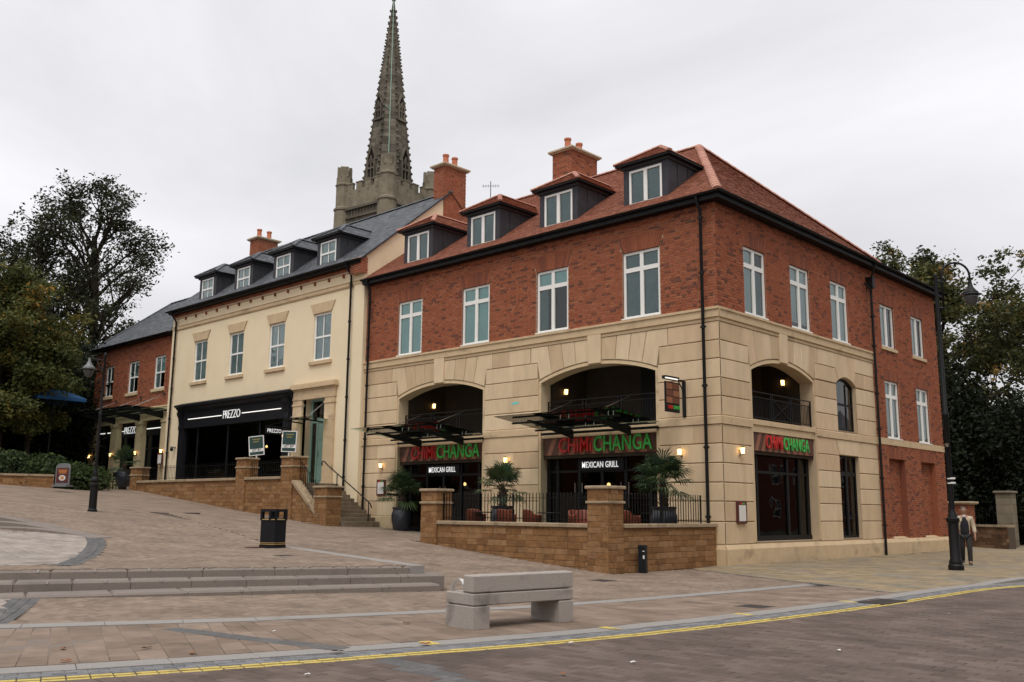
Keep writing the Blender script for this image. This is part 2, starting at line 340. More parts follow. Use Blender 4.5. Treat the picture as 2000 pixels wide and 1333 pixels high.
def clip(poly, a, b):                          # keep the part of a convex polygon on the left of a->b
    out = []; n = len(poly); sd = lambda p: (b[0]-a[0])*(p[1]-a[1])-(b[1]-a[1])*(p[0]-a[0])
    for i in range(n):
        p, q = poly[i], poly[(i+1) % n]; dp, dq = sd(p), sd(q)
        if dp >= 0: out.append(p)
        if dp*dq < 0: t = dp/(dp-dq); out.append((p[0]+(q[0]-p[0])*t, p[1]+(q[1]-p[1])*t))
    return out
def frame(o, u, n):
    o = Vector(o); u = Vector(u); n = Vector(n); zz = Vector((0, 0, 1))
    f = lambda s, d, z: o+u*s+n*d+zz*z
    f.o, f.u, f.n = o, u, n; return f
def fbox(mb, fr, s0, s1, d0, d1, z0, z1, a=0., c=0):
    p, q = fr(s0, d0, z0), fr(s1, d1, z1)
    (mb.cbox(p.x, q.x, p.y, q.y, z0, z1, c, a) if c else mb.box(p.x, q.x, p.y, q.y, z0, z1, a))
def thing(name, label, cat, loc=(0, 0, 0), group=None):
    o = bpy.data.objects.new(name, None); o.empty_display_size = .3; COL.objects.link(o); tag(o, label, cat, group); o['_b'] = tuple(loc); return o
def tag(o, label=None, cat=None, group=None):
    if label: o['label'] = label
    if cat: o['category'] = cat
    if group: o['group'] = group
    return o
def settle(root, loc=None):                    # root was built in world coordinates: move its origin to its base
    loc = Vector(loc if loc is not None else root['_b']); root.location = loc
    for c in root.children: c.location = c.location-loc
    if '_b' in root: del root['_b']
    return root
def place(root, loc, rz=0):                    # root was built in local coordinates
    root.location = loc; root.rotation_euler = (0, 0, rz)
    if '_b' in root: del root['_b']
    return root
def copy_tree(o, parent=None):
    c = o.copy(); COL.objects.link(c); c.parent = parent
    for ch in o.children: copy_tree(ch, c)
    return c
def struct(o): o['kind'] = 'structure'; return o
def pieces(items, name, mat, parent, limit=300, rest=None, minpx=0):
    """items: (verts, faces, rnd). The ones that show largest become objects of their own, the rest one joined part."""
    sc = []
    for it in items:
        c = sum((Vector(v) for v in it[0]), Vector())/len(it[0]); p = pix(c)
        if p is None or not (-60 < p[0] < 2060 and -60 < p[1] < 1393): sc.append(0); continue
        qs = [pix(v) for v in it[0]]
        if any(q is None for q in qs): sc.append(0); continue
        xs = [q[0] for q in qs]; ys = [q[1] for q in qs]; sc.append((max(xs)-min(xs))*(max(ys)-min(ys)))
    order = sorted(range(len(items)), key=lambda i: -sc[i]); big = set(i for i in order[:limit] if sc[i] > minpx)
    mb = MB()
    for i, it in enumerate(items):
        if i in big:
            me = bpy.data.meshes.new(name); me.from_pydata([tuple(v) for v in it[0]], [], it[1]); me.materials.append(MAT[mat])
            at = me.attributes.new('rnd', 'FLOAT', 'FACE'); at.data.foreach_set('value', [it[2]]*len(it[1]))
            o = link(name, me, parent); 
        else: mb.mesh(it[0], it[1], it[2])
    if mb.v: mb.build(rest or name+'_field', mat, parent, kind='stuff')
def piece_prism(fr, poly, d0, d1, c, a):
    m = MB(); m.prism(fr, poly, d0, d1, c, a); return (m.v, m.f, a)
def text_mesh(body, size, mat, name, parent, origin, u, up, n, extrude=.02, offset=0., align='CENTER', sx=1.0, space=1.0, proud=0.):
    cu = bpy.data.curves.new('t', 'FONT'); cu.body = body; cu.size = size; cu.extrude = extrude; cu.offset = offset; cu.align_x = align; cu.align_y = 'CENTER'
    cu.space_character = space; cu.resolution_u = 3
    to = bpy.data.objects.new('t', cu); COL.objects.link(to); bpy.context.view_layer.update()
    me = bpy.data.meshes.new_from_object(to.evaluated_get(bpy.context.evaluated_depsgraph_get()))
    bpy.data.objects.remove(to); bpy.data.curves.remove(cu)
    u = Vector(u); up = Vector(up); n = Vector(n); o = Vector(origin)+n*proud
    me.transform(Matrix((( u.x*sx, up.x, n.x, o.x), (u.y*sx, up.y, n.y, o.y), (u.z*sx, up.z, n.z, o.z), (0, 0, 0, 1))))
    me.materials.clear(); me.materials.append(MAT[mat]); me.name = name
    return link(name, me, parent)

def subtract(iv, a, b):
    out = []
    for p, q in iv:
        if b <= p or a >= q: out.append((p, q)); continue
        if a > p: out.append((p, a))
        if b < q: out.append((b, q))
    return out
def brick_items(fr, s0, s1, z0, z1, holes=(), d=.0, proud=.010, seed=1, dark=.045, header=.122, stretch=.252, course=.09, j=.018):
    """Flemish bond, one piece per brick; holes: (s0,s1,z0,z1,splay) with splay widening towards the top."""
    rg = random.Random(seed); items = []; k = 0; z = z0
    while z < z1-.02:
        zt = min(z+course-j, z1); zm = (z+zt)/2; iv = [(s0, s1)]
        for h in holes:
            if h[2] < zm < h[3]:
                e = (h[4]*(zm-h[2])/(h[3]-h[2])) if len(h) > 4 else 0
                iv = subtract(iv, h[0]-e-j, h[1]+e+j)
        pat = [stretch, header]; x = s0-(k % 2)*(.5*(stretch+header)+j) + (k % 2)*0; q = 0
        while x < s1:
            w = pat[q % 2]; a = x; b = x+w; x = b+j; q += 1
            if b < s0 or a > s1: continue
            for p0, p1 in iv:
                l, r = max(a, p0), min(b, p1)
                if r-l < .03: continue
                t = rg.random(); isd = rg.random() < (dark*2.2 if q % 2 == 0 else dark*.8); rv = rg.random()*.12 if isd else .15+.8*t
                pr = d+proud+rg.uniform(-.003, .003)
                A, B, Cc, D = fr(l, d-.02, z), fr(r, d-.02, z), fr(r, d-.02, zt), fr(l, d-.02, zt)
                E, F, G, H = fr(l, pr, z), fr(r, pr, z), fr(r, pr, zt), fr(l, pr, zt)
                items.append(([A, B, Cc, D, E, F, G, H], [(4, 5, 6, 7), (0, 1, 5, 4), (1, 2, 6, 5), (2, 3, 7, 6), (3, 0, 4, 7)], rv))
        z += course; k += 1
    return items
def fan_arch(fr, s0, s1, z0, z1, splay, d=.0, seed=3):
    rg = random.Random(seed); items = []; n = int((s1-s0)/.078); 
    for i in range(n):
        g = .006
        b0 = s0+(s1-s0)*i/n+g/2; b1 = s0+(s1-s0)*(i+1)/n-g/2
        t0 = (s0-splay)+(s1-s0+2*splay)*i/n+g/2; t1 = (s0-splay)+(s1-s0+2*splay)*(i+1)/n-g/2
        items.append(piece_prism(fr, [(b0, z0), (b1, z0), (t1, z1), (t0, z1)], d-.02, d+.012+rg.uniform(-.003, .003), 0, rg.uniform(.05, .95)))
    return items
def panel(mb, fr, s0, s1, z0, z1, holes, d, reveal=None, rd=.2):
    """flat wall sheet with rectangular holes; reveals go to another builder"""
    ss = sorted({s0, s1, *[min(max(h[i], s0), s1) for h in holes for i in (0, 1)]}); zs = sorted({z0, z1, *[min(max(h[i], z0), z1) for h in holes for i in (2, 3)]})
    for i in range(len(ss)-1):
        for k in range(len(zs)-1):
            sm, zm = (ss[i]+ss[i+1])/2, (zs[k]+zs[k+1])/2
            if any(h[0] < sm < h[1] and h[2] < zm < h[3] for h in holes): continue
            mb.poly([fr(ss[i], d, zs[k]), fr(ss[i+1], d, zs[k]), fr(ss[i+1], d, zs[k+1]), fr(ss[i], d, zs[k+1])])
    if reveal:
        for h in holes:
            a, b, c, e = h[:4]; r = d-rd
            reveal.poly([fr(a, d, c), fr(a, d, e), fr(a, r, e), fr(a, r, c)]); reveal.poly([fr(b, d, e), fr(b, d, c), fr(b, r, c), fr(b, r, e)])
            reveal.poly([fr(a, d, e), fr(b, d, e), fr(b, r, e), fr(a, r, e)]); reveal.poly([fr(b, d, c), fr(a, d, c), fr(a, r, c), fr(b, r, c)])

def window(parent, fr, s0, s1, z0, z1, d, style='cross', frame_mat='white_joinery', glass='glass', blind=None, fw=.09, name='window', room=.9, tr=.23):
    """casement window: the frame is the part; panes, blind and room behind it are its sub-parts"""
    m = MB(); sm = (s0+s1)/2; dp = .07
    fbox(m, fr, s0, s0+fw, d-dp, d, z0, z1); fbox(m, fr, s1-fw, s1, d-dp, d, z0, z1)
    fbox(m, fr, s0+fw, s1-fw, d-dp, d-.002, z1-fw, z1); fbox(m, fr, s0+fw, s1-fw, d-dp, d-.002, z0, z0+fw)
    panes = []; mw = .07
    if style in ('cross', 'pair'):
        fbox(m, fr, sm-mw, sm+mw, d-dp+.001, d+.004, z0+fw, z1-fw)
        cells = [(s0+fw, sm-mw), (sm+mw, s1-fw)]
        if style == 'cross':
            zt = z1-(z1-z0)*tr-fw
            for a, b in cells: fbox(m, fr, a, b, d-dp+.002, d-.004, zt-.075, zt+.075); panes += [(a, b, z0+fw, zt-.075), (a, b, zt+.075, z1-fw)]
        else: panes += [(a, b, z0+fw, z1-fw) for a, b in cells]
    elif style == 'sash':
        zm = (z0+z1)/2; b = .022
        fbox(m, fr, s0+fw, s1-fw, d-dp, d-.012, zm-.045, zm+.045)
        for (za, zb, dd) in ((z0+fw, zm-.045, -.03), (zm+.045, z1-fw, -.012)):
            fbox(m, fr, sm-b, sm+b, d-dp, d+dd, za, zb)
            panes += [(s0+fw, sm-b, za, zb), (sm+b, s1-fw, za, zb)]
    elif style == 'single': panes = [(s0+fw, s1-fw, z0+fw, z1-fw)]
    w = m.build(name, frame_mat, parent)
    for (a, b, c, e) in panes:
        g = MB(); g.poly([fr(a, d-.045, c), fr(b, d-.045, c), fr(b, d-.045, e), fr(a, d-.045, e)]); g.build('pane', glass, w)
    if blind:
        for (bm, a, b, c, e) in blind:
            g = MB(); x0 = s0+.03+(s1-s0-.06)*a; x1 = s0+.03+(s1-s0-.06)*b; y0 = z0+.03+(z1-z0-.06)*c; y1 = z0+.03+(z1-z0-.06)*e
            g.poly([fr(x0, d-.085, y0), fr(x1, d-.085, y0), fr(x1, d-.085, y1), fr(x0, d-.085, y1)]); g.build('blind', bm, w)
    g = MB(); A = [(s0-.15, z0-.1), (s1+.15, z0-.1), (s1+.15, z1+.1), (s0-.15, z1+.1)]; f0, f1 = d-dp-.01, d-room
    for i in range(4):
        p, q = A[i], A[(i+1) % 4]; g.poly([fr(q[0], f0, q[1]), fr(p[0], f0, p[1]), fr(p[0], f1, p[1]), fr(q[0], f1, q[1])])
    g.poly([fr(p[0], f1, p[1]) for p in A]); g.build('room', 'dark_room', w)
    return w
def tile_field(mb, P0, U, V, lu, lv, su, sv, inside=None, lift=.018, seed=1, thick=.012):
    """lapped tiles on a roof slope: U along the eave, V up the slope (unit vectors)"""
    rg = random.Random(seed); P0 = Vector(P0); U = Vector(U); V = Vector(V); Nn = U.cross(V).normalized(); k = 0; v = 0
    while v < lv-.02:
        u = -(k % 2)*su/2; ve = min(v+sv*1.25, lv)
        while u < lu:
            a, b = max(u, 0)+.003, min(u+su, lu)-.003; u += su
            if b-a < .02: continue
            if inside:
                s_ = inside(a, b, v)
                if not s_: continue
                a, b = s_
            h = lift+rg.uniform(-.003, .005); t = rg.random()
            p = [P0+U*a+V*v+Nn*h, P0+U*b+V*v+Nn*h, P0+U*b+V*ve+Nn*.002, P0+U*a+V*ve+Nn*.002]
            q0, q1 = P0+U*a+V*v, P0+U*b+V*v
            mb.mesh([*p, q0, q1], [(0, 1, 2, 3), (4, 5, 1, 0)], t)
        v += sv; k += 1
FL = frame((0, 0, 0), (1, 0, 0), (0, -1, 0))
FRR = frame((0, 0, 0), (0, 1, 0), (1, 0, 0))
# ------------------------------------------------------------------ ground levels
GX = [9, 3, 0, -4, -8, -16, -24, -33, -45, -80]
GY = [8, 2, -3, -5.5, -12, -15, -19, -30, -60]
GZ = [[0, 0, 0, .2, .42, .84, 1.62, 2.45, 2.75, 3.2],
      [0, 0, 0, .2, .42, .84, 1.62, 2.45, 2.75, 3.2],
      [0, 0, 0, .26, .52, .93, 1.58, 2.45, 2.75, 3.2],
      [0, 0, .02, .32, .66, 1.1, 1.7, 2.42, 2.75, 3.2],
      [0, .02, .1, .36, .66, 1.33, 2.0, 2.75, 3.0, 3.4],
      [0, .03, .12, .42, .74, 1.45, 2.15, 2.95, 3.2, 3.6],
      [0, .02, .09, .36, .82, 1.6, 2.3, 3.05, 3.3, 3.6],
      [0, .02, .09, .36, .82, 1.6, 2.3, 3.05, 3.3, 3.6],
      [0, .02, .09, .36, .82, 1.6, 2.3, 3.05, 3.3, 3.6]]
def _ix(a, v):
    for i in range(len(a)-1):
        if v >= a[i+1]: 
            t = (v-a[i])/(a[i+1]-a[i]); return i, min(max(t, 0), 1)
    return len(a)-2, 1.
def zg(x, y):
    i, t = _ix(GX, x); k, s = _ix(GY, y)
    a = GZ[k][i]*(1-t)+GZ[k][i+1]*t; b = GZ[k+1][i]*(1-t)+GZ[k+1][i+1]*t
    return a*(1-s)+b*s
S_A, S_B = Vector((-2.84, -19.23)), Vector((.42, -12.48)); S_D = (S_B-S_A).normalized(); S_N = Vector((-S_D.y, S_D.x))   # top step; S_N points uphill
K_B = Vector((-6.7, -10.86))
def on_platform(x, y):
    v = Vector((x, y))-S_A
    if v.dot(S_N) < 0: return False
    k = K_B-S_B; w = Vector((x, y))-S_B
    return k.x*w.y-k.y*w.x > 0 and x > -30
def zf(x, y):
    z = zg(x, y)
    if on_platform(x, y): z = max(z, .52+.015*(Vector((x, y))-S_A).dot(S_N))
    return z
def on_ground(px, py, lo=4, hi=90):
    v = ray(px, py); v = v/math.hypot(v.x, v.y); t = lo
    while t < hi:
        p = CAM+v*t
        if p.z <= zf(p.x, p.y): return Vector((p.x, p.y, zf(p.x, p.y)))
        t += .02
    return Vector((p.x, p.y, zf(p.x, p.y)))
class Path:
    def __init__(s, pts):
        s.p = [Vector(p) for p in pts]; s.l = [0]
        for i in range(1, len(pts)): s.l.append(s.l[-1]+(s.p[i]-s.p[i-1]).length)
        s.len = s.l[-1]
    def at(s, d, t=0.):
        d = min(max(d, 0), s.len-1e-6); i = max(k for k in range(len(s.l)) if s.l[k] <= d); i = min(i, len(s.p)-2)
        def tan(k): return (s.p[min(k+1, len(s.p)-1)]-s.p[max(k-1, 0)]).normalized()
        f = (d-s.l[i])/(s.l[i+1]-s.l[i]); q = s.p[i]+(s.p[i+1]-s.p[i])*f; tg = (tan(i)*(1-f)+tan(i+1)*f).normalized()
        return q+Vector((tg.y, -tg.x))*t        # t>0: to the right of the direction of travel
def smooth_path(pts, n=4):
    out = []
    for i in range(len(pts)-1):
        p0, p1, p2, p3 = [Vector(pts[min(max(k, 0), len(pts)-1)]) for k in (i-1, i, i+1, i+2)]
        for j in range(n):
            t = j/n; out.append(.5*((2*p1)+(p2-p0)*t+(2*p0-5*p1+4*p2-p3)*t*t+(3*p1-p0-3*p2+p3)*t**3))
    out.append(Vector(pts[-1])); return out
def paver(corners, h=.02, ch=.006, zfun=zf, lift=0., rv=.5, base=.03):
    """one paving unit: bevelled top that follows the ground; corners ccw in plan"""
    ins = inset([(c[0], c[1]) for c in corners], ch); tilt = rnd.uniform(-.0025, .0025)
    zs = [zfun(c[0], c[1])+h+lift+tilt for c in corners]; n = len(corners)
    vs = [(c[0], c[1], zs[i]-base) for i, c in enumerate(corners)]+[(c[0], c[1], zs[i]-ch*.7) for i, c in enumerate(corners)]+[(c[0], c[1], zs[i]) for i, c in enumerate(ins)]
    fs = []
    for k in range(2):
        for j in range(n): fs.append((k*n+j, k*n+(j+1) % n, (k+1)*n+(j+1) % n, (k+1)*n+j))
    fs.append(tuple(range(2*n, 3*n))); return (vs, fs, rv)
def strip_pavers(path, t0, t1, step, d0=0, d1=None, gap=.006, **k):
    out = []; d = d0; d1 = d1 or path.len
    while d < d1-.02:
        e = min(d+step, d1); a, b, c, f = path.at(d+gap, t0+gap/2), path.at(d+gap, t1-gap/2), path.at(e, t1-gap/2), path.at(e, t0+gap/2)
        q = [a, b, c, f]
        if area([(p.x, p.y) for p in q]) < 0: q = q[::-1]
        out.append(paver(q, rv=rnd.random(), **k)); d = e
    return out
def herringbone(x0, x1, y0, y1, ang, test, W=.102, gap=.004, **k):
    ca, sa = math.cos(ang), math.sin(ang); cx, cy = (x0+x1)/2, (y0+y1)/2; out = []; r = int(math.hypot(x1-x0, y1-y0)/W/2)+4
    for j in range(-r//2, r//2+1):
        for i in range(-r, r+1):
            ox, oy = i+2*j, -i+2*j
            if abs(ox) > r or abs(oy) > r: continue
            for (bx, by, w, h) in ((ox, oy, 2, 1), (ox+2, oy, 1, 2)):
                mx_, my_ = (bx+w/2)*W, (by+h/2)*W; X, Y = cx+mx_*ca-my_*sa, cy+mx_*sa+my_*ca
                if not (x0 < X < x1 and y0 < Y < y1) or not test(X, Y): continue
                hw, hh = w*W/2-gap/2, h*W/2-gap/2; q = []
                for (a, b) in ((-hw, -hh), (hw, -hh), (hw, hh), (-hw, hh)):
                    q.append((X+a*ca-b*sa, Y+a*sa+b*ca))
                out.append((q, k))
    return out

# ------------------------------------------------------------------ setting
m = MB(); g = 900; m.poly([(-g, -g, -.6), (g, -g, -.6), (g, g, -.6), (-g, g, -.6)]); struct(m.build('ground', 'ground'))
kerb_pts = [(-9, -48), (-2, -34), (2.2, -26.6), (3.7, -23.8), (4.64, -21.67), (5.06, -20.53), (5.47, -19.25), (5.9, -17.69), (6.33, -16.05), (6.74, -13.58), (7.03, -10.4), (7.15, -7.48), (7.17, -5.15), (7.2, -2.4), (7.45, -.6), (8.0, 1.6), (8.8, 4.6), (9.6, 8), (10.6, 14), (11.4, 22), (12, 34), (12.5, 60)]
KP = Path(smooth_path([Vector(p) for p in kerb_pts], 4))
# plaza sheet
def sheet(name, xs, ys, zfun, mat, keep=None):
    m = MB(); idx = {}
    for i, x in enumerate(xs):
        for k, y in enumerate(ys): idx[i, k] = len(m.v); m.v.append((x, y, zfun(x, y)))
    for i in range(len(xs)-1):
        for k in range(len(ys)-1):
            if keep and not keep((xs[i]+xs[i+1])/2, (ys[k]+ys[k+1])/2): continue
            m.f.append((idx[i, k], idx[i+1, k], idx[i+1, k+1], idx[i, k+1])); m.a.append(.5)
    return struct(m.build(name, mat))
def rng(a, b, s): n = int(round((b-a)/s)); return [a+(b-a)*i/n for i in range(n+1)]
plaza = sheet('plaza', rng(-110, -24, 4)+rng(-23, 7, 1), rng(-75, -24, 3)+rng(-23, 40, 1), lambda x, y: zg(x, y)-.012, 'joint_sand')
road = sheet('road', rng(-12, 60, 2), rng(-80, 80, 4), lambda x, y: -.020 if x < 6 else -.008, 'joint_sand')
# yellow, setts and kerb follow the kerb path; d grows from the left of the picture to the right
flat = lambda x, y: .0
kerb = struct(bpy.data.objects.new('kerb', None)); COL.objects.link(kerb)
pieces(strip_pavers(KP, 0, .36, .92, zfun=flat, h=.022, ch=.008, base=.1), 'kerb_stone', 'granite', kerb)
def dist_of(y):                      # arc length where the kerb path crosses this y
    return min((abs(KP.at(d*.05).y-y), d*.05) for d in range(int(KP.len/.05)))[1]
d_up = dist_of(-1.2)
m = strip_pavers(KP, 0, .30, .92, d0=d_up, zfun=lambda x, y: .025+.095*min(1, max(0, (y+1.2)/1.6)), h=.0, ch=.015, base=.16)
pieces(m, 'raised_kerb_stone', 'granite', kerb)
setts = struct(bpy.data.objects.new('gutter_setts', None)); COL.objects.link(setts)
it = []
for r_ in range(3): it += strip_pavers(KP, .365+r_*.105, .465+r_*.105, .205, d0=.1*(r_ % 2)+20, d1=d_up+8, zfun=flat, h=.012, ch=.008)
pieces(it, 'sett', 'sett_grey', setts)
line = struct(bpy.data.objects.new('yellow_lines', None)); COL.objects.link(line)
it = []
for t0 in (.70, .84): it += strip_pavers(KP, t0, t0+.078, .205, d0=20, d1=d_up+20, gap=.012, zfun=flat, h=.011 if t0 < .8 else .0105, ch=.006)
pieces(it, 'painted_sett', 'yellow_paint', line)
for (px, py) in ((245, 1299), (857, 1262), (1207, 1230), (1466, 1202), (1674, 1177)):
    p = on_z(px, py, .02); d = min((( KP.at(k*.05, .18)-Vector((p.x, p.y))).length, k*.05) for k in range(int(KP.len/.05)))[1]
    o = MB(); v = strip_pavers(KP, .02, .34, .17, d0=d-.085, d1=d+.085, zfun=flat, h=.0265, ch=.001, base=.004)[0]; o.mesh(v[0], v[1], .5); o.build('kerb_mark', 'yellow_paint', line)
# road blocks: rows run across the road
def kx(y):
    return min(((KP.at(d).y-y)**2, KP.at(d).x) for d in [k*.5 for k in range(int(KP.len/.5))])[1]
KXT = {k: kx(k*.5) for k in range(-100, 100)}
def kxs(y): k = math.floor(y*2); t = y*2-k; return KXT[max(-100, min(99, k))]*(1-t)+KXT[max(-100, min(99, k+1))]*t
it = []; y = -27.; k = 0; W_, L_ = .165, .33
while y < 6:
    x = 3+(k % 2)*L_/2
    while x < 15:
        a = kxs(y); 
        dd = a+.95/math.cos(math.atan((kxs(y+.4)-kxs(y-.4))/.8)) 
        if x+L_ > dd-.05 and pix((x, y, 0)):
            x0 = max(x, dd-.1)
            if x+L_-x0 > .08: it.append(paver([(x0+.004, y+.004), (x+L_-.004, y+.004), (x+L_-.004, y+W_-.004), (x0+.004, y+W_-.004)], h=.006, ch=.007, zfun=flat, rv=rnd.random()))
        x += L_
    y += W_; k += 1
dark = []
rest_ = []
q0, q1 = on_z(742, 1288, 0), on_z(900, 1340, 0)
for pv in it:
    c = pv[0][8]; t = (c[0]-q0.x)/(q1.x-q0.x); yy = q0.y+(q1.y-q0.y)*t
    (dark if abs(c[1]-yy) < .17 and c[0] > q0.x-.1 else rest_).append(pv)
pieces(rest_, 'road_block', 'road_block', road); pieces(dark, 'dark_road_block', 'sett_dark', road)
# flush granite band
band_pts = [(-4.5, -31), (-1.2, -25.2), (.55, -22.4), (1.55, -20.6), (2.12, -19.15), (2.78, -17.59), (3.42, -15.7), (4.0, -13.8), (4.3, -12.16), (4.56, -9.65), (4.76, -6.5), (4.85, -4.36)]
BP = Path(smooth_path([Vector(p) for p in band_pts], 4))
band = struct(bpy.data.objects.new('granite_band', None)); COL.objects.link(band)
pieces(strip_pavers(BP, -.17, .17, 1.02, zfun=zg, h=.027, ch=.006), 'band_stone', 'granite', band)
BXT = {}
def bx(y):
    k = round(y*4)
    if k not in BXT: BXT[k] = min(((BP.at(d).y-k/4)**2, BP.at(d).x) for d in [q*.25 for q in range(int(BP.len/.25))])[1]
    return BXT[k]
# large brown slabs between the band and the kerb
slabs = struct(bpy.data.objects.new('slab_paving', None)); COL.objects.link(slabs)
jb = MB()
it = []; n_rows = 5; d = 12.; KL = KP.len
d_end = dist_of(-4.2)
def york_y(x): return -1.55-.49*x      # edge of the yellow-grey stone pavement
row = 0; sw = .30
dd = dist_of(-29.5)
while dd < d_end+2:
    kp = KP.at(dd); bp_y = kp.y; n_ = 0
    k0 = KP.at(dd); k1 = KP.at(dd+sw); 
    # match the band by direction across
    def bpt(p, off=.17):
        best = min(((BP.at(q*.2)-p).length, q*.2) for q in range(int(BP.len/.2)))[1]; return BP.at(best, off)
    b0, b1 = bpt(k0), bpt(k1); L0 = (k0-b0).length; n_ = max(1, round(L0/.62)); off = (row % 2)*.5
    cuts = [0]+[(q+off)/n_ for q in range(1-(1 if off else 0), n_+1) if 0 < (q+off)/n_ < .97]+[1]
    cuts = sorted(set([min(1, max(0, c)) for c in cuts]))
    for a, b in zip(cuts[:-1], cuts[1:]):
        if b-a < .03: continue
        q = [b0+(k0-b0)*a, b0+(k0-b0)*b, b1+(k1-b1)*b, b1+(k1-b1)*a]; c = sum(q, Vector((0, 0)))/4
        if c.y > york_y(c.x)-.1: continue
        if (q[0]-q[3]).length < .02: continue
        q = inset([(p.x, p.y) for p in (q if area([(p.x, p.y) for p in q]) > 0 else q[::-1])], .004)
        it.append(paver(q, h=.016, ch=.005, zfun=zg, rv=rnd.random()))
    if k0.y < york_y(k0.x)-.5: jb.poly([(p.x, p.y, zg(p.x, p.y)+.0045) for p in (b0, k0, k1, b1)])
    dd += sw; row += 1
# diagonal dark band across the slabs
def seg_d(p, a, b): 
    ab = b-a; t = max(0, min(1, (p-a).dot(ab)/ab.length_squared)); return (p-a-ab*t).length
pieces(it, 'paving_slab', 'slab_brown', slabs)
jb.build('slab_bedding', 'joint_light', slabs)
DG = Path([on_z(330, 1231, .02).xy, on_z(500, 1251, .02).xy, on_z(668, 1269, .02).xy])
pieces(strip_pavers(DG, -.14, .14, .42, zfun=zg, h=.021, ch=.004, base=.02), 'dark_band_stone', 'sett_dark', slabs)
# herringbone blocks
T_IN = lambda x, y: -8.2 < x < -.15 and y > -5.35
def blocks_ok(x, y):
    if x > bx(y)-.14 if y < -4.3 else x > 4.7: return False
    if y > york_y(x)-.06: return False
    if y > -.12 or T_IN(x, y): return False
    if x < -16.2 and y > -2.75: return False
    return True
st_poly = [Vector(p) for p in ((-2.84-3.4, -19.23-7.1), (.42, -12.48), (.95, -12.1), (1.25, -12.5), (-1.2-3.2, -19.75-7.1))]
def in_poly(x, y, P):
    c = False; n = len(P)
    for i in range(n):
        a, b = P[i], P[(i+1) % n]
        if (a.y > y) != (b.y > y) and x < (b.x-a.x)*(y-a.y)/(b.y-a.y)+a.x: c = not c
    return c
pad_px = [(112, 1104), (150, 1090), (172, 1072), (177, 1062), (174, 1053), (160, 1048), (100, 1043), (40, 1039), (-60, 1034)]
pad = [on_ground(*p).xy for p in pad_px]+[Vector((-14, -28)), Vector((-6.4, -26.5))]
band_r = Path(smooth_path([on_ground(*p).xy for p in ((128, 1106), (164, 1090), (183, 1074), (188, 1062), (183, 1052))], 4))
def band_near(x, y): return seg_near(band_r, x, y) < .22
def seg_near(P, x, y): v = Vector((x, y)); return min(seg_d(v, P.p[i], P.p[i+1]) for i in range(len(P.p)-1))
pad2_px = [(-40, 1174), (30, 1177), (0, 1194), (-40, 1216)]
pad2 = [on_z(*p, .13).xy for p in pad2_px]
band2 = Path([on_z(*p, .13).xy for p in ((56, 1173), (0, 1202), (-40, 1222))])
def lower(x, y): return not on_platform(x, y)
test_a = lambda x, y: blocks_ok(x, y) and lower(x, y) and not in_poly(x, y, st_poly) and not in_poly(x, y, pad2) and seg_near(band2, x, y) > .2 and pix((x, y, .3)) and -80 < pix((x, y, .3))[0] < 2080
test_b = lambda x, y: blocks_ok(x, y) and on_platform(x, y) and not in_poly(x, y, pad) and not (y < -13 and band_near(x, y)) and pix((x, y, .6)) and -80 < pix((x, y, .6))[0]
it = [paver(q, h=.012, ch=.005, zfun=zg, rv=rnd.random()) for q, k in herringbone(-19, 5, -24, 0, R(18), test_a)]
blk = struct(bpy.data.objects.new('block_paving', None)); COL.objects.link(blk)
pieces(it, 'paving_block', 'paver_beige', blk)
it = []
yy = -22.; k = 0
while yy < -9:                       # stretcher courses on the upper platform
    xx = -20+(k % 2)*.1
    while xx < 1:
        q = [(xx+.002, yy+.002), (xx+.2, yy+.002), (xx+.2, yy+.1), (xx+.002, yy+.1)]
        if all(on_platform(*c) for c in q) and test_b(xx+.1, yy+.05): it.append(paver(q, h=.012, ch=.005, rv=rnd.random(), base=.2))
        xx += .204
    yy += .104; k += 1
blk2 = struct(bpy.data.objects.new('platform_paving', None)); COL.objects.link(blk2)
pieces(it, 'platform_block', 'paver_beige', blk2)
it = []
def pad_blocks(P, zfun, y0, y1, x0, x1):
    out = []; yy = y0; k = 0
    while yy < y1:
        xx = x0+(k % 2)*.15
        while xx < x1:
            if in_poly(xx+.15, yy+.1, P): out.append(paver([(xx+.002, yy+.002), (xx+.3, yy+.002), (xx+.3, yy+.2), (xx+.002, yy+.2)], h=.012, ch=.005, rv=rnd.random(), zfun=zfun, base=.2))
            xx += .304
        yy += .204; k += 1
    return out
padst = struct(bpy.data.objects.new('pale_paving', None)); COL.objects.link(padst)
pieces(pad_blocks(pad, zf, -26, -8, -24, 1)+pad_blocks(pad2, zg, -24, -18, -4, 2), 'pale_block', 'pale_paver', padst)
bnd = struct(bpy.data.objects.new('dark_sett_band', None)); COL.objects.link(bnd)
it = []
for P_, zf_ in ((band_r, zf), (band2, zg)):
    for r_ in range(3): it += strip_pavers(P_, -.21+r_*.14, -.07+r_*.14, .21, d0=.1*(r_ % 2), zfun=zf_, h=.015, ch=.005, base=.2)
pieces(it, 'dark_sett', 'sett_dark', bnd)
# far paving of the plaza beyond the single blocks: one sheet a little above the bedding
far = sheet('upper_plaza', rng(-110, -19, 3.5), rng(-75, -24, 3)+rng(-23, 5, 1), lambda x, y: zg(x, y)+.004, 'paver_beige')
left_far = sheet('left_plaza', rng(-19.2, 1, .6), rng(-75, -23, 2)+rng(-22.5, -10, .5), lambda x, y: zf(x, y)+.003, 'paver_beige', keep=lambda x, y: (pix((x, y, .5)) is None or pix((x, y, .5))[0] < -70) and not in_poly(x, y, st_poly) and not in_poly(x, y, pad))
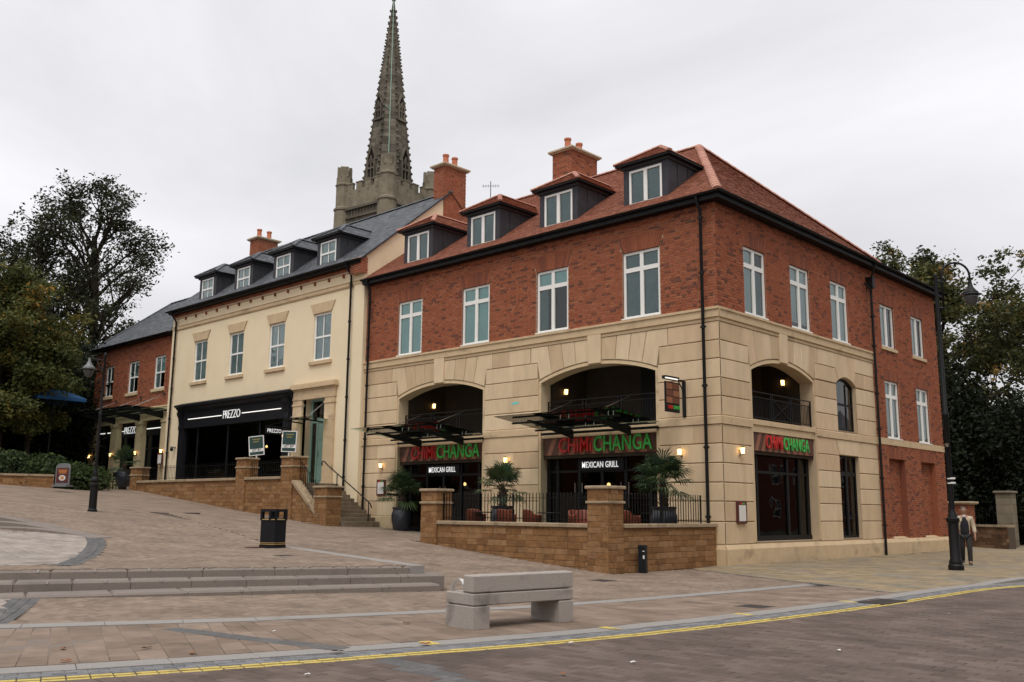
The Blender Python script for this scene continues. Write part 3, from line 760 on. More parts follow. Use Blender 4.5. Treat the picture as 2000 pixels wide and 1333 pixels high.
# yellow-grey stone pavement
york = struct(bpy.data.objects.new('stone_pavement', None)); COL.objects.link(york)
it = []; yy = -5.6; 
while yy < 34:
    h_ = rnd.choice((.45, .5, .6)); xx = -.6
    while xx < 12:
        w_ = rnd.choice((.55, .7, .85, 1.0)); q = [(xx+.004, yy+.004), (xx+w_-.004, yy+.004), (xx+w_-.004, yy+h_-.004), (xx+.004, yy+h_-.004)]
        e0, e1 = (-.62, york_y(-.62)), (7.3, york_y(7.3))
        q = clip(q, (e0[0], e0[1]), (e1[0], e1[1]))
        if len(q) > 2:
            lim = kxs(yy+h_/2)-.01
            q = clip(q, (kxs(yy)-.01, yy), (kxs(yy+h_)-.01, yy+h_)) if True else q
            if len(q) > 2 and area(q) > .01:
                cx = sum(p[0] for p in q)/len(q); cy = sum(p[1] for p in q)/len(q)
                if not (cx < .05 and cy > -.05 and cy < 19) : it.append(paver(q, h=.016, ch=.003, zfun=lambda x, y: zg(x, y)+(.07*min(1, max(0, (y+1.2)/1.6)) if y > -1.2 else 0), rv=rnd.random(), base=.09))
        xx += w_
    yy += h_
pieces(it, 'pavement_slab', 'york_stone', york)
# dark joint stones along the pavement edge
EP = Path([(-.6, york_y(-.6)-.05), (7.1, york_y(7.1)-.05)])
pieces(strip_pavers(EP, -.05, .05, .4, zfun=zg, h=.019, ch=.003), 'edging_sett', 'sett_dark', york)

# ------------------------------------------------------------------ granite steps with steel studs
steps = thing('granite_steps', 'three long pinkish granite steps with steel studs, in front of the litter bin', 'steps', (-1.5, -16, .2))
rowsz = [((-2.84, -19.23), (.42, -12.48), .52, .37, 1.35), ((-2.14, -19.44), (.9, -12.15), .37, .22, .95), ((-1.26, -19.72), (1.24, -12.56), .22, 0., 1.2)]
for k, (a, b, zt, zb, ln) in enumerate(rowsz):
    a, b = Vector(a), Vector(b); D = (b-a).normalized(); N_ = Vector((-D.y, D.x)); Ltot = (b-a).length; t = Ltot
    stud_t = [Ltot-.45-k*.3-i*.92 for i in range(14)]
    depth = (.55, .75, .8)[k]
    while t > -6:
        ln_ = ln*rnd.uniform(.9, 1.1); t0 = t-ln_; dz = zt
        p = [a+D*(t0+.008), a+D*t, a+D*t+N_*depth, a+D*(t0+.008)+N_*depth]; m = MB(); c = .034
        q = inset([(v.x, v.y) for v in p], c)
        if area([(v.x, v.y) for v in p]) < 0: p = p[::-1]; q = inset([(v.x, v.y) for v in p], c)
        vs = [(v.x, v.y, zb-.2) for v in p]+[(v.x, v.y, zt-c) for v in p]+[(v[0], v[1], zt) for v in q]
        fs = [(8, 9, 10, 11)]+[(i+4*l, (i+1) % 4+4*l, (i+1) % 4+4*l+4, i+4*l+4) for l in (0, 1) for i in range(4)]
        m.mesh(vs, fs, rnd.random()+.01); m.build('step_block', 'granite_pink', steps); t = t0
    for st in stud_t:
        if k == 2 and st < 2.5: continue
        c_ = a+D*st-N_*.004; m = MB(); m.bar((c_.x-N_.x*-.07, c_.y-N_.y*-.07, zt+.004), (c_.x, c_.y, zt+.004), .035, .012); m.bar((c_.x, c_.y, zt+.006), (c_.x, c_.y, zt-.035), .035, .012, up=(N_.x, N_.y, 0)); m.build('stud', 'stud_steel', steps)
settle(steps)
# kerb edge of the platform, from the end of the steps back to the litter bin
pk = struct(bpy.data.objects.new('platform_kerb', None)); COL.objects.link(pk)
PK = Path([S_B+Vector((.05, .02)), S_B.lerp(K_B, .5), K_B+Vector((-.3, .1))])
pieces(strip_pavers(PK, -.16, .14, .9, zfun=lambda x, y: max(zg(x, y), .52+.015*(Vector((x, y))-S_A).dot(S_N)), h=.016, ch=.01, base=.6), 'kerb_block', 'granite', pk)
# curved steps at the left edge
cs = thing('curved_steps', 'curved granite steps rising beyond the pale paving at the left edge', 'steps', on_ground(60, 1040))
bl_ = [on_ground(px, py) for px, py in ((-420, 1012), (-250, 1020), (-90, 1030), (-30, 1033.5), (20, 1037), (70, 1041), (115, 1044.5), (150, 1048), (172, 1053))]
z0_ = sum(p.z for p in bl_[4:7])/3; vw = (bl_[5].xy-CAM.xy).normalized()
for k in range(3):
    off = .10+.55*k; P_ = Path(smooth_path([p.xy+vw*off+Vector((-vw.y, vw.x))*(.55*k*(max(0, i-2)/6)**2) for i, p in enumerate(bl_)], 4)); z = z0_+.14*(k+1); d = 0
    while d < P_.len-.05:
        e = min(d+1.3, P_.len); m = MB(); n = 4; vs = []
        for s_ in range(n+1):
            dd_ = d+.008+(e-d-.008)*s_/n
            w = max(0, min(1, (dd_/P_.len-.62)/.36)); w = w*w*(3-2*w); q_ = P_.at(dd_, -.3); ze = z*(1-w)+(zf(q_.x, q_.y)+.022)*w
            for (t_, zz) in ((0, ze-.5), (0, ze-.02), (-.02, ze), (-.62, ze), (-.62, ze-.5)): v = P_.at(dd_, t_); vs.append((v.x, v.y, zz))
        fs = [(s_*5+i, (s_+1)*5+i, (s_+1)*5+i+1, s_*5+i+1) for s_ in range(n) for i in range(4)]+[(0, 1, 2, 3, 4), tuple(n*5+i for i in (4, 3, 2, 1, 0))]
        m.mesh(vs, fs, rnd.random()+.01); m.build('step_block', 'granite_pink', cs); d = e
settle(cs)
# covers, drain, leaves, litter
for (px, py, w, mt, lb) in ((1175, 1135.5, .5, 'iron_lid', 'square iron access cover near the terrace corner pillar'), (1474, 1187, .55, 'iron_lid', 'small dark iron cover in the brown slabs by the kerb'), (370, 1003, .6, 'iron_lid', 'dark iron cover in the upper plaza below the wall'), (552, 1087, .35, 'iron_lid', 'small dark iron cover on the platform beside the litter bin')):
    p = on_ground(px, py); m = MB(); m.cbox(p.x-w/2, p.x+w/2, p.y-w/2, p.y+w/2, p.z-.02, p.z+.019, .004)
    for i in range(5): m.box(p.x-w*.4, p.x+w*.4, p.y-w*.4+i*w*.19, p.y-w*.4+i*w*.19+.03, p.z+.019, p.z+.0225)
    tag(m.build('access_cover', mt), lb, 'access cover')
p = on_z(1722, 1177, 0); m = MB()
for i in range(9): m.box(p.x-.25+i*.055, p.x-.22+i*.055, p.y-.5, p.y+.45, -.02, .026)
m.box(p.x-.3, p.x-.25, p.y-.55, p.y+.5, -.02, .028); m.box(p.x+.24, p.x+.29, p.y-.55, p.y+.5, -.02, .028); m.box(p.x-.25, p.x+.24, p.y-.55, p.y-.5, -.02, .027); m.box(p.x-.25, p.x+.24, p.y+.45, p.y+.5, -.02, .027)
tag(m.build('gully_grate', 'iron_lid'), 'slotted iron gully grate set in the yellow lines at the kerb', 'drain grate')
lf = [(286, 1271, 'leaf'), (375, 1281, 'leaf'), (123, 1272, 'leaf'), (1463, 1264, 'leaf'), (660, 1278, 'leaf'), (830, 1263, 'leaf'), (128, 1297, 'leaf'), (795, 1222, 'leaf'), (308, 1156, 'leaf'), (1100, 1322, 'leaf'), (1116, 1260, 'bit'), (1237, 1299, 'bit'), (600, 1323, 'bit'), (1853, 1202, 'bit'), (536, 1237, 'bit'), (1638, 1275, 'bit')]
rl = random.Random(5); LBL = {'leaf': ['dry brown leaf on the slabs between the dark diagonal band and the kerb', 'curled brown leaf touching the flush kerb, right of the first yellow mark', 'small brown leaf on the slabs near the left edge', 'red-brown leaf alone on the road below the middle of the kerb', 'brown leaf on the flush kerb below the tip of the dark diagonal band', 'brown leaf beside the yellow kerb mark left of the bench', 'brown leaf on the kerb edge in the bottom left corner', 'dry leaf on the slabs just left of the bench leg', 'orange leaf on the tread of the lowest granite step', 'brown leaf at the bottom edge of the road, right of the dark blocks'], 'bit': ['white scrap on the road just below the yellow lines, under the bench', 'tiny white scrap in the middle of the road', 'white scrap at the bottom left of the road beside the yellow lines', 'white scrap far right on the road near the gully', 'white scrap on the slabs above the dark diagonal band', 'pale speck at the right of the road, lower half']}
for (px, py, kd) in lf:
    p = on_ground(px, py); s_ = rl.uniform(.05, .085); an = rl.uniform(0, 6.28); m = MB(); ca, sa = math.cos(an), math.sin(an)
    if kd == 'leaf':
        out = [(-1, 0, .2), (-.5, .35, .5), (0, .42, .3), (.55, .3, .6), (1, 0, .25), (.5, -.32, .15), (0, -.42, .1), (-.5, -.33, .25)]
        vs = [(p.x+(x*ca-y*sa)*s_, p.y+(x*sa+y*ca)*s_, p.z+.026+z*s_*.5) for x, y, z in out]+[(p.x, p.y, p.z+.028)]
        m.mesh(vs, [(i, (i+1) % 8, 8) for i in range(8)]); o = m.build('fallen_leaf', 'brown_leaf'); tag(o, LBL['leaf'].pop(0), 'leaf', 'dry leaves lying about the paving')
    else:
        s_ *= .5; vs = [(p.x+(x*ca-y*sa)*s_, p.y+(x*sa+y*ca)*s_, p.z+.024+z*s_) for x, y, z in ((-1, -.4, 0), (.2, -.6, .3), (1, .1, .1), (.3, .6, .4), (-.7, .5, .15))]
        m.poly(vs); o = m.build('litter_scrap', 'litter_white'); tag(o, LBL['bit'].pop(0), 'litter', 'scraps of litter on the ground')
# ------------------------------------------------------------------ red brick and stone restaurant building on the corner
B1 = thing('restaurant_building', 'red brick corner building with buff stone arches and four dormers in a clay tile roof', 'building', (-5, 3, 0))
rs = random.Random(21)
COURSES = [.68, 1.36, 1.97, 2.54, 3.13, 3.72, 4.32, None, 4.58, 5.18, 5.75, 6.35, 6.93, 7.53]
class Arch:
    def __init__(s, c, hw, spring, crown, bottom):
        s.c, s.hw, s.sp, s.cr, s.bt = c, hw, spring, crown, bottom; g = crown-spring; s.R = (hw*hw+g*g)/(2*g); s.cz = crown-s.R
    def z(s, o, e=0.): return s.cz+math.sqrt(max((s.R+e)**2-o*o, 0))
def arch_wall(mb, rv, fr, s0, s1, z0, z1, arches, d, rd):
    cur = s0
    for A in arches:
        a, b = A.c-A.hw, A.c+A.hw
        mb.poly([fr(cur, d, z0), fr(a, d, z0), fr(a, d, z1), fr(cur, d, z1)])
        if A.bt > z0: mb.poly([fr(a, d, z0), fr(b, d, z0), fr(b, d, A.bt), fr(a, d, A.bt)]); rv.poly([fr(b, d, A.bt), fr(a, d, A.bt), fr(a, d-rd, A.bt), fr(b, d-rd, A.bt)])
        n = 20
        for i in range(n):
            o0, o1 = -A.hw+2*A.hw*i/n, -A.hw+2*A.hw*(i+1)/n; p, q = A.c+o0, A.c+o1
            mb.poly([fr(p, d, A.z(o0)), fr(q, d, A.z(o1)), fr(q, d, z1), fr(p, d, z1)])
            rv.poly([fr(p, d, A.z(o0)), fr(q, d, A.z(o1)), fr(q, d-rd, A.z(o1)), fr(p, d-rd, A.z(o0))])
        zb = max(A.bt, z0)
        rv.poly([fr(a, d, zb), fr(a, d, A.sp), fr(a, d-rd, A.sp), fr(a, d-rd, zb)]); rv.poly([fr(b, d, A.sp), fr(b, d, zb), fr(b, d-rd, zb), fr(b, d-rd, A.sp)])
        cur = b
    mb.poly([fr(cur, d, z0), fr(s1, d, z0), fr(s1, d, z1), fr(cur, d, z1)])
def moulding(mb, fr, A, w, d0, d1, z0):
    """plain raised band round an arched opening, running down both jambs"""
    n = 24; inn = [(-A.hw, z0), (-A.hw, A.sp)]+[(-A.hw+2*A.hw*i/n, None) for i in range(1, n)]+[(A.hw, A.sp), (A.hw, z0)]
    pts = []
    for o, z in inn:
        if z is None: z = A.z(o); e = (o/A.R, (z-A.cz)/A.R)
        else: e = (-1, 0) if o < 0 else (1, 0)
        if z == A.sp: e = (e[0]*1.0, .45)
        pts.append(((A.c+o, z), (A.c+o+e[0]*w, z+e[1]*w*(1.0))))
    for (p, q), (p2, q2) in zip(pts[:-1], pts[1:]):
        mb.poly([fr(p[0], d1, p[1]), fr(q[0], d1-.012, q[1]), fr(q2[0], d1-.012, q2[1]), fr(p2[0], d1, p2[1])][::-1])
        mb.poly([fr(q[0], d1-.012, q[1]), fr(q[0], d0, q[1]), fr(q2[0], d0, q2[1]), fr(q2[0], d1-.012, q2[1])][::-1])
        mb.poly([fr(p[0], d0, p[1]), fr(p[0], d1, p[1]), fr(p2[0], d1, p2[1]), fr(p2[0], d0, p2[1])][::-1])
def stone(fr, poly, d1=.032, c=.013, d0=-.035, gap=.011):
    if area(poly) < 0: poly = poly[::-1]
    poly = inset(poly, gap)
    m = MB(); m.prism(fr, poly, d0, d1+rs.uniform(-.002, .002), c, rs.random()); return m.build('stone_block', 'stone', B1)
def course(fr, z0, z1, a, b, mx=1.5):
    """blocks of one course: deep horizontal joints, thin vertical joints"""
    n = max(1, round((b-a)/mx)); cuts = [a]+sorted(a+(b-a)*(i+rs.uniform(-.12, .12))/n for i in range(1, n))+[b]
    for p, q in zip(cuts[:-1], cuts[1:]):
        gp = .0015
        pl_ = [(p+(.0 if p == a else gp), z0+.013), (q-(.0 if q == b else gp), z0+.013), (q-(.0 if q == b else gp), z1-.013), (p+(.0 if p == a else gp), z1-.013)]
        m = MB(); m.prism(fr, pl_, -.035, .032, 0, rs.random()); 
        m = MB(); vs = []; c = .014
        l0 = 0.002; 
        for (dd, ci) in ((-.035, 0), (.032-c, 0), (.032, 1)):
            for (sx, zz, sg) in ((pl_[0][0], pl_[0][1], 1), (pl_[1][0], pl_[1][1], 1), (pl_[2][0], pl_[2][1], -1), (pl_[3][0], pl_[3][1], -1)): vs.append(fr(sx, dd, zz+(sg*c if ci else 0)))
        fs = [(8, 9, 10, 11)]+[(i+4*l, (i+1) % 4+4*l, (i+1) % 4+4*l+4, i+4*l+4) for l in (0, 1) for i in range(4)]
        m.mesh(vs, fs, rs.random()+.001); m.build('stone_block', 'stone', B1)
def arch_stones(fr, A, offs, tops, e, ztop, zmid, key, left_end, right_end):
    """voussoirs on both sides and a proud keystone; the last ones run into the course beside them"""
    for sg, end in ((-1, left_end), (1, right_end)):
        for k in range(len(offs)-1):
            o0, o1 = offs[k], offs[k+1]; P = [(o0, A.z(o0, e)), ((o0+o1)/2, A.z((o0+o1)/2, e)), (o1, A.z(o1, e))]
            if k < len(offs)-2: P += [(tops[k+1], ztop), (tops[k], ztop)]
            else: P += [(tops[k+1], zmid), (end, zmid), (end, ztop), (tops[k], ztop)]
            P = [(A.c+sg*p, z) for p, z in P]; stone(fr, P if sg > 0 else P[::-1])
    k0 = offs[0]; m = MB(); m.prism(fr, [(A.c-k0+.01, A.z(0, e)-.1), (A.c+k0-.01, A.z(0, e)-.1), (A.c+k0+.02, 7.70), (A.c-k0-.02, 7.70)], -.03, .085, .012, rs.random()); m.build('keystone', 'stone', B1)
AL1, AL2, AR = Arch(-12.85, 2.5, 6.18, 6.62, .2), Arch(-4.87, 2.5, 6.18, 6.62, .2), Arch(4.08, 2.17, 6.2, 6.62, .74)
AW = Arch(8.93, .83, 6.38, 6.64, 4.66)
bk, rv = MB(), MB()
arch_wall(bk, rv, FL, -17.8, 0, -.6, 7.7, [AL1, AL2], -.004, .55)
arch_wall(bk, rv, FRR, 0, 7.2, -.6, 7.7, [AR], -.004, .5)
# bay with the small windows
def rect_hole(mb, fr, s0, s1, z0, z1, holes, d, rvb, rd): panel(mb, fr, s0, s1, z0, z1, holes, d, rvb, rd)
rect_hole(bk, FRR, 7.2, 11.5, -.6, 4.5, [(8.06, 9.74, .76, 3.74)], -.004, rv, .28)
arch_wall(bk, rv, FRR, 7.2, 11.5, 4.5, 7.7, [AW], -.004, .28)
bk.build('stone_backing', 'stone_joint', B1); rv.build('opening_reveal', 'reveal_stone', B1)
bk2 = MB(); bk2.poly([(-17.8, .0, -.6), (-17.8, 9, -.6), (-17.8, 9, 11.5), (-17.8, 0, 11.5)]); bk2.poly([(0, 18.75, -.6), (-9, 18.75, -.6), (-9, 18.75, 11.4), (0, 18.75, 11.4)]); bk2.poly([(-9, 11.5, -.6), (-17.8, 11.5, -.6), (-17.8, 11.5, 11.6), (-9, 11.5, 11.6)]); bk2.build('rear_wall', 'brick_arch', B1)
for fr_, A, z_ in ((FL, AL1, .5), (FL, AL2, .5), (FRR, AR, .74)): mo = MB(); moulding(mo, fr_, A, .115, -.004, .02, z_); mo.build('arch_moulding', 'trim_stone', B1)
# courses on the piers
L_P = [(-17.74, AL1.c-2.62), (AL1.c+2.62, AL2.c-2.62), (AL2.c+2.62, .032)]
R_P = [(0, AR.c-2.29), (AR.c+2.29, 8.05), (9.75, 11.48)]
zs = COURSES
for i in range(len(zs)-1):
    if zs[i] is None or zs[i+1] is None: continue
    z0, z1 = zs[i], zs[i+1]
    if z0 < 6.9:
        for a, b in L_P:
            if z0 < 6.3: course(FL, z0, z1, a, b)
            else:
                # beside the arch heads the course widens to the last voussoir
                a2 = a if a < -17 else a+.0; b2 = b if b > 0 else b; course(FL, z0, z1, a2+(.05 if a > -17 else 0), b2-(.05 if b < 0 else 0))
        for k, (a, b) in enumerate(R_P):
            if k and 3.7 < z0 < 4 : continue
            if z0 > 6.3:
                if k == 0: course(FRR, z0, z1, a, b-.05)
                continue
            if k and 4.4 < z0: course(FRR, z0, z1, a+(.0 if k == 1 else .06), b-(0 if k == 2 else -.02))
            else: course(FRR, z0, z1, a, b)
    else:
        course(FL, z0, z1, -17.74, AL1.c-3.0); course(FL, z0, z1, AL1.c+3.02, AL2.c-3.02, 1.1); course(FL, z0, z1, AL2.c+3.02, .032); course(FRR, z0, z1, 0, AR.c-2.62, 1.6)
arch_stones(FL, AL1, [.28, .86, 1.42, 1.97, 2.56], [.28, .94, 1.55, 2.18, 2.68], .13, 7.53, 6.93, .28, 3.0, 3.0)
arch_stones(FL, AL2, [.28, .86, 1.42, 1.97, 2.56], [.28, .94, 1.55, 2.18, 2.68], .13, 7.53, 6.93, .28, 3.0, 3.0)
arch_stones(FRR, AR, [.27, .77, 1.27, 1.77, 2.23], [.27, .83, 1.40, 1.98, 2.36], .13, 7.53, 6.93, .28, 2.62, 2.6)
# round the small arched window
c = AW.c; e = .03
for P in ([(c-.27, AW.z(.27, e)), (c, AW.z(0, e)), (c+.27, AW.z(.27, e)), (c+.31, 7.53), (c-.31, 7.53)],
          [(c+.27, AW.z(.27, e)), (c+.62, AW.z(.62, e)), (c+.86, 6.95), (c+.86, 7.53), (c+.31, 7.53)], [(c-.62, AW.z(.62, e)), (c-.27, AW.z(.27, e)), (c-.31, 7.53), (c-.86, 7.53), (c-.86, 6.95)],
          [(c+.62, AW.z(.62, e)), (c+.85, AW.sp), (c+1.5, AW.sp), (11.48-.9, AW.sp), (11.48-.9, 6.95), (c+.86, 6.95)], [(c-.85, AW.sp), (c-.62, AW.z(.62, e)), (c-.86, 6.95), (6.46, 6.95), (6.42, AW.sp)],
          [(11.48-.9, AW.sp), (11.48, AW.sp), (11.48, 6.95), (11.48-.9, 6.95)], [(6.7, 6.95), (c-.86, 6.95), (c-.86, 7.53), (6.7, 7.53)], [(c+.86, 6.95), (11.48, 6.95), (11.48, 7.53), (c+.86, 7.53)]): stone(FRR, P)
# lintel of the lower window
for P in ([(8.1, 3.74), (9.7, 3.74), (9.92, 4.32), (7.88, 4.32)], [(6.38, 3.72), (8.08, 3.72), (7.86, 4.32), (6.38, 4.32)], [(9.72, 3.72), (11.48, 3.72), (11.48, 4.32), (9.94, 4.32)]): stone(FRR, P)
def band_stones(name, fr, s0, s1, z0, z1, d, prof, ln=1.4, mat='trim_stone', ends=(0, 0)):
    """projecting course: profile is a list of (d, z) from bottom to top"""
    n = max(1, round((s1-s0)/ln))
    for i in range(n):
        a, b = s0+(s1-s0)*i/n+(.002 if i else 0), s0+(s1-s0)*(i+1)/n-(.002 if i < n-1 else 0); m = MB(); vs = []
        for sx, k in ((a, 0), (b, 1)):
            for (dd, zz) in prof:
                ext = (ends[0]*dd if (i == 0 and k == 0) else 0)+(ends[1]*dd if (i == n-1 and k == 1) else 0); vs.append(fr(sx+ext, dd, zz))
        q = len(prof); fs = [(j, q+j, q+j+1, j+1) for j in range(q-1)]+[tuple(range(q)), tuple(q+j for j in reversed(range(q)))]
        m.mesh(vs, fs, rs.random()); m.build(name, mat, B1)
PB = [(-.03, 4.32), (.065, 4.32), (.065, 4.555), (.035, 4.58), (-.03, 4.58)]
for a, b in L_P: band_stones('platband_stone', FL, a, b if b < 0 else 0, 4.32, 4.58, 0, PB, ends=(0, 1 if b > 0 else 0))
band_stones('platband_stone', FRR, 0, R_P[0][1], 0, 0, 0, PB); band_stones('platband_stone', FRR, R_P[1][0], 11.5, 0, 0, 0, PB)
SC = [(-.03, 7.53), (.05, 7.53), (.06, 7.58), (.035, 7.60), (.035, 7.64), (.09, 7.66), (.09, 7.87), (.13, 7.90), (.13, 7.965), (.02, 8.0), (-.03, 8.0)]
band_stones('string_course_stone', FL, -17.8, 0, 0, 0, 0, SC, ends=(0, 1)); band_stones('string_course_stone', FRR, 0, 11.5, 0, 0, 0, SC)
PLN = [(-.03, -.4), (.10, -.4), (.10, .54), (.03, .68), (-.03, .68)]
band_stones('plinth_stone', FL, -17.74, AL1.c-2.5, 0, 0, 0, [(-.03, -.4), (.07, -.4), (.07, 1.34), (.03, 1.36), (-.03, 1.36)], 1.0); band_stones('plinth_stone', FL, AL1.c+2.5, AL2.c-2.5, 0, 0, 0, PLN, 1.0); band_stones('plinth_stone', FL, AL2.c+2.5, 0, 0, 0, 0, PLN, 1.0, ends=(0, 1))
band_stones('plinth_stone', FRR, 0, 18.75, 0, 0, 0, PLN, 1.05)
# ---- brickwork
WL = [(c-.76, c+.76, 8.02, 10.34) for c in (-14.81, -10.85, -6.86, -2.9)]
WR = [(c-.72, c+.72, 8.02, 10.32) for c in (2.41, 5.6, 8.77)]
WF = [(12.58, 13.96, 8.37, 10.17), (15.84, 17.2, 8.37, 10.17)]; WG = [(12.63, 14.02, 4.62, 7.0), (15.92, 17.3, 4.62, 7.0)]
BL = [(12.6, 14.2, .68, 3.82), (15.93, 17.55, .68, 3.82)]
mr_, rvb = MB(), MB()
class NoB:
    def poly(s, *a): pass
panel(mr_, FL, -17.8, 0, 7.9, 11.6, WL, -.006, rvb, .16); panel(mr_, FRR, 0, 11.5, 7.9, 11.6, WR, -.006, rvb, .16); panel(mr_, FRR, 11.5, 18.75, -.5, 11.6, WF+WG, -.006, None)
mr_.f = mr_.f; 
mr_.build('mortar_bed', 'mortar', B1); [(lambda q: (panel(NoB(), fr_, h_[0], h_[1], h_[2], h_[3], [h_], -.006, q, .16), q.build('window_reveal', 'brick_arch', B1)))(MB()) for fr_, hs in ((FL, WL), (FRR, WR+WF+WG)) for h_ in hs]
SPL = .2; it = []; fa = []
for w in WL: fa += fan_arch(FL, w[0], w[1], w[3], w[3]+.56, SPL, seed=int(w[0]*9))
for w in WR: fa += fan_arch(FRR, w[0], w[1], w[3], w[3]+.5, SPL-.04, seed=int(w[0]*9))
for w in WF+WG: fa += fan_arch(FRR, w[0]-.03, w[1]+.03, w[3], w[3]+.42, .05, seed=int(w[0]*9))
for w in BL: fa += fan_arch(FRR, w[0]-.03, w[1]+.03, w[3], w[3]+.40, .05, seed=int(w[0]*9))
hl = WL+[(w[0], w[1], w[3], w[3]+.56, SPL) for w in WL]; hr = WR+[(w[0], w[1], w[3], w[3]+.5, SPL-.04) for w in WR]
hf = WF+WG+BL+[(w[0]-.03, w[1]+.03, w[3], w[3]+.42, .05) for w in WF+WG]+[(w[0]-.03, w[1]+.03, w[3], w[3]+.4, .05) for w in BL]+[(11, 19, 4.35, 4.63)]
it = brick_items(FL, -17.75, .008, 8.0, 11.44, hl, seed=1)+brick_items(FRR, .0, 11.5, 8.0, 11.44, hr, seed=2)+brick_items(FRR, 11.55, 18.75, .68, 11.44, hf, seed=3, dark=.035)
pieces(it, 'brick', 'brick', B1, limit=300, rest='brickwork'); pieces(fa, 'arch_brick', 'brick_arch', B1, limit=0, rest='flat_arch_bricks')
# projecting brick course under the eaves
it = brick_items(FL, -17.75, .03, 11.22, 11.29, (), d=.02, seed=8)+brick_items(FRR, 0, 18.75, 11.22, 11.29, (), d=.02, seed=9); pieces(it, 'eaves_brick', 'brick', B1, limit=0, rest='eaves_brick_course')
# blind recesses
for b in BL:
    m = MB(); dd = .24
    for (P) in (((b[0], .012), (b[0], -dd)), ((b[1], -dd), (b[1], .012))): m.poly([FRR(P[0][0], P[0][1], b[2]), FRR(P[1][0], P[1][1], b[2]), FRR(P[1][0], P[1][1], b[3]), FRR(P[0][0], P[0][1], b[3])])
    m.poly([FRR(b[0], .012, b[3]), FRR(b[1], .012, b[3]), FRR(b[1], -dd, b[3]), FRR(b[0], -dd, b[3])]); m.build('recess_reveal', 'brick_arch', B1)
    m = MB(); m.poly([FRR(b[0], -dd, b[2]), FRR(b[1], -dd, b[2]), FRR(b[1], -dd, b[3]), FRR(b[0], -dd, b[3])]); m.build('recess_mortar', 'mortar', B1)
    m = MB(); m.poly([FRR(b[0], .01, b[2]+.01), FRR(b[1], .01, b[2]+.01), FRR(b[1], -dd, b[2]+.07), FRR(b[0], -dd, b[2]+.07)]); m.build('recess_sill', 'trim_stone', B1)
    pieces(brick_items(FRR, b[0]+.005, b[1]-.005, b[2]+.05, b[3], (), d=-dd+.006, seed=int(b[0])), 'recess_brick', 'brick', B1, limit=0, rest='recess_brickwork')
# the mortar sheet of the rear wing is cut by the recesses: open it there
me = [o for o in B1.children if o.name.startswith('mortar_bed')][0].data
mb2 = MB(); panel(mb2, FL, -17.8, 0, 7.9, 11.6, WL, -.006); panel(mb2, FRR, 0, 11.5, 7.9, 11.6, WR, -.006); panel(mb2, FRR, 11.5, 18.75, -.5, 11.6, WF+WG+BL, -.006); me.clear_geometry(); me.from_pydata(mb2.v, [], mb2.f)
band_stones('platband_stone', FRR, 11.5, 18.75, 0, 0, 0, [(-.03, 4.36), (.035, 4.36), (.035, 4.62), (-.03, 4.62)], 1.6)
for w in WF: m = MB(); fbox(m, FRR, w[0]-.08, w[1]+.08, -.15, .07, w[2]-.13, w[2], c=.008); m.build('window_sill', 'trim_stone', B1)
for w, fr in [(w, FL) for w in WL]+[(w, FRR) for w in WR]+[(w, FRR) for w in WG]: m = MB(); fbox(m, fr, w[0]-.04, w[1]+.04, -.1, .045, w[2]-.012, w[2]+.03); m.build('window_sill', 'white_joinery', B1)
# ---- windows
T, Gd = 'blind_teal', 'blind_grey'
bl = [[(T, 0, 1, 0, 1)], [(T, 0, 1, 0, 1)], [(T, 0, 1, .74, 1), (Gd, 0, .3, 0, .74)], [(Gd, 0, 1, 0, 1)]]
for w, b in zip(WL, bl): window(B1, FL, w[0]+.005, w[1]-.005, w[2]+.005, w[3]-.005, -.05, 'cross', blind=b)
bl = [[('blind_white_sky', .0, .55, 0, 1), (Gd, .55, 1, 0, .8)], [('blind_white_sky', 0, 1, .1, 1)], [('blind_white_sky', 0, 1, 0, 1)]]
for w, b in zip(WR, bl): window(B1, FRR, w[0]+.005, w[1]-.005, w[2]+.005, w[3]-.005, -.05, 'cross', blind=b)
for w in WF: window(B1, FRR, w[0]+.005, w[1]-.005, w[2]+.005, w[3]-.005, -.06, 'pair', blind=[('blind_white_sky', 0, .62, 0, 1)])
for w in WG: window(B1, FRR, w[0]+.005, w[1]-.005, w[2]+.005, w[3]-.005, -.06, 'cross', blind=[('blind_white_sky', 0, 1, .08, 1)])
# black windows in the stone bay
window(B1, FRR, 8.08, 9.72, .78, 3.72, -.12, 'cross', 'black_metal', 'glass_shop', fw=.06, tr=.2)
m = MB(); d = -.12; n = 12
fbox(m, FRR, c-.82, c-.75, d-.06, d, 4.68, AW.sp); fbox(m, FRR, c+.75, c+.82, d-.06, d, 4.68, AW.sp); fbox(m, FRR, c-.75, c+.75, d-.06, d-.002, 4.68, 4.76); fbox(m, FRR, c-.75, c+.75, d-.06, d-.003, 5.62, 5.7); fbox(m, FRR, c+.22, c+.28, d-.05, d-.004, 4.76, 6.45)
for i in range(n):
    o0, o1 = -.82+1.64*i/n, -.82+1.64*(i+1)/n; m.poly([FRR(c+o0, d, AW.z(o0, -.1)), FRR(c+o1, d, AW.z(o1, -.1)), FRR(c+o1, d, AW.z(o1, 0)), FRR(c+o0, d, AW.z(o0, 0))])
w_ = m.build('arched_window', 'black_metal', B1)
m = MB(); m.poly([FRR(c-.75, d-.03, 4.76), FRR(c+.75, d-.03, 4.76), FRR(c+.75, d-.03, AW.z(.75)-.05), FRR(c+.3, d-.03, AW.z(.3)), FRR(c-.3, d-.03, AW.z(.3)), FRR(c-.75, d-.03, AW.z(.75)-.05)]); m.build('pane', 'glass', w_)
m = MB(); m.poly([FRR(c-.9, d-.5, 4.6), FRR(c+.9, d-.5, 4.6), FRR(c+.9, d-.5, 6.8), FRR(c-.9, d-.5, 6.8)]); m.build('room', 'dark_room', w_)
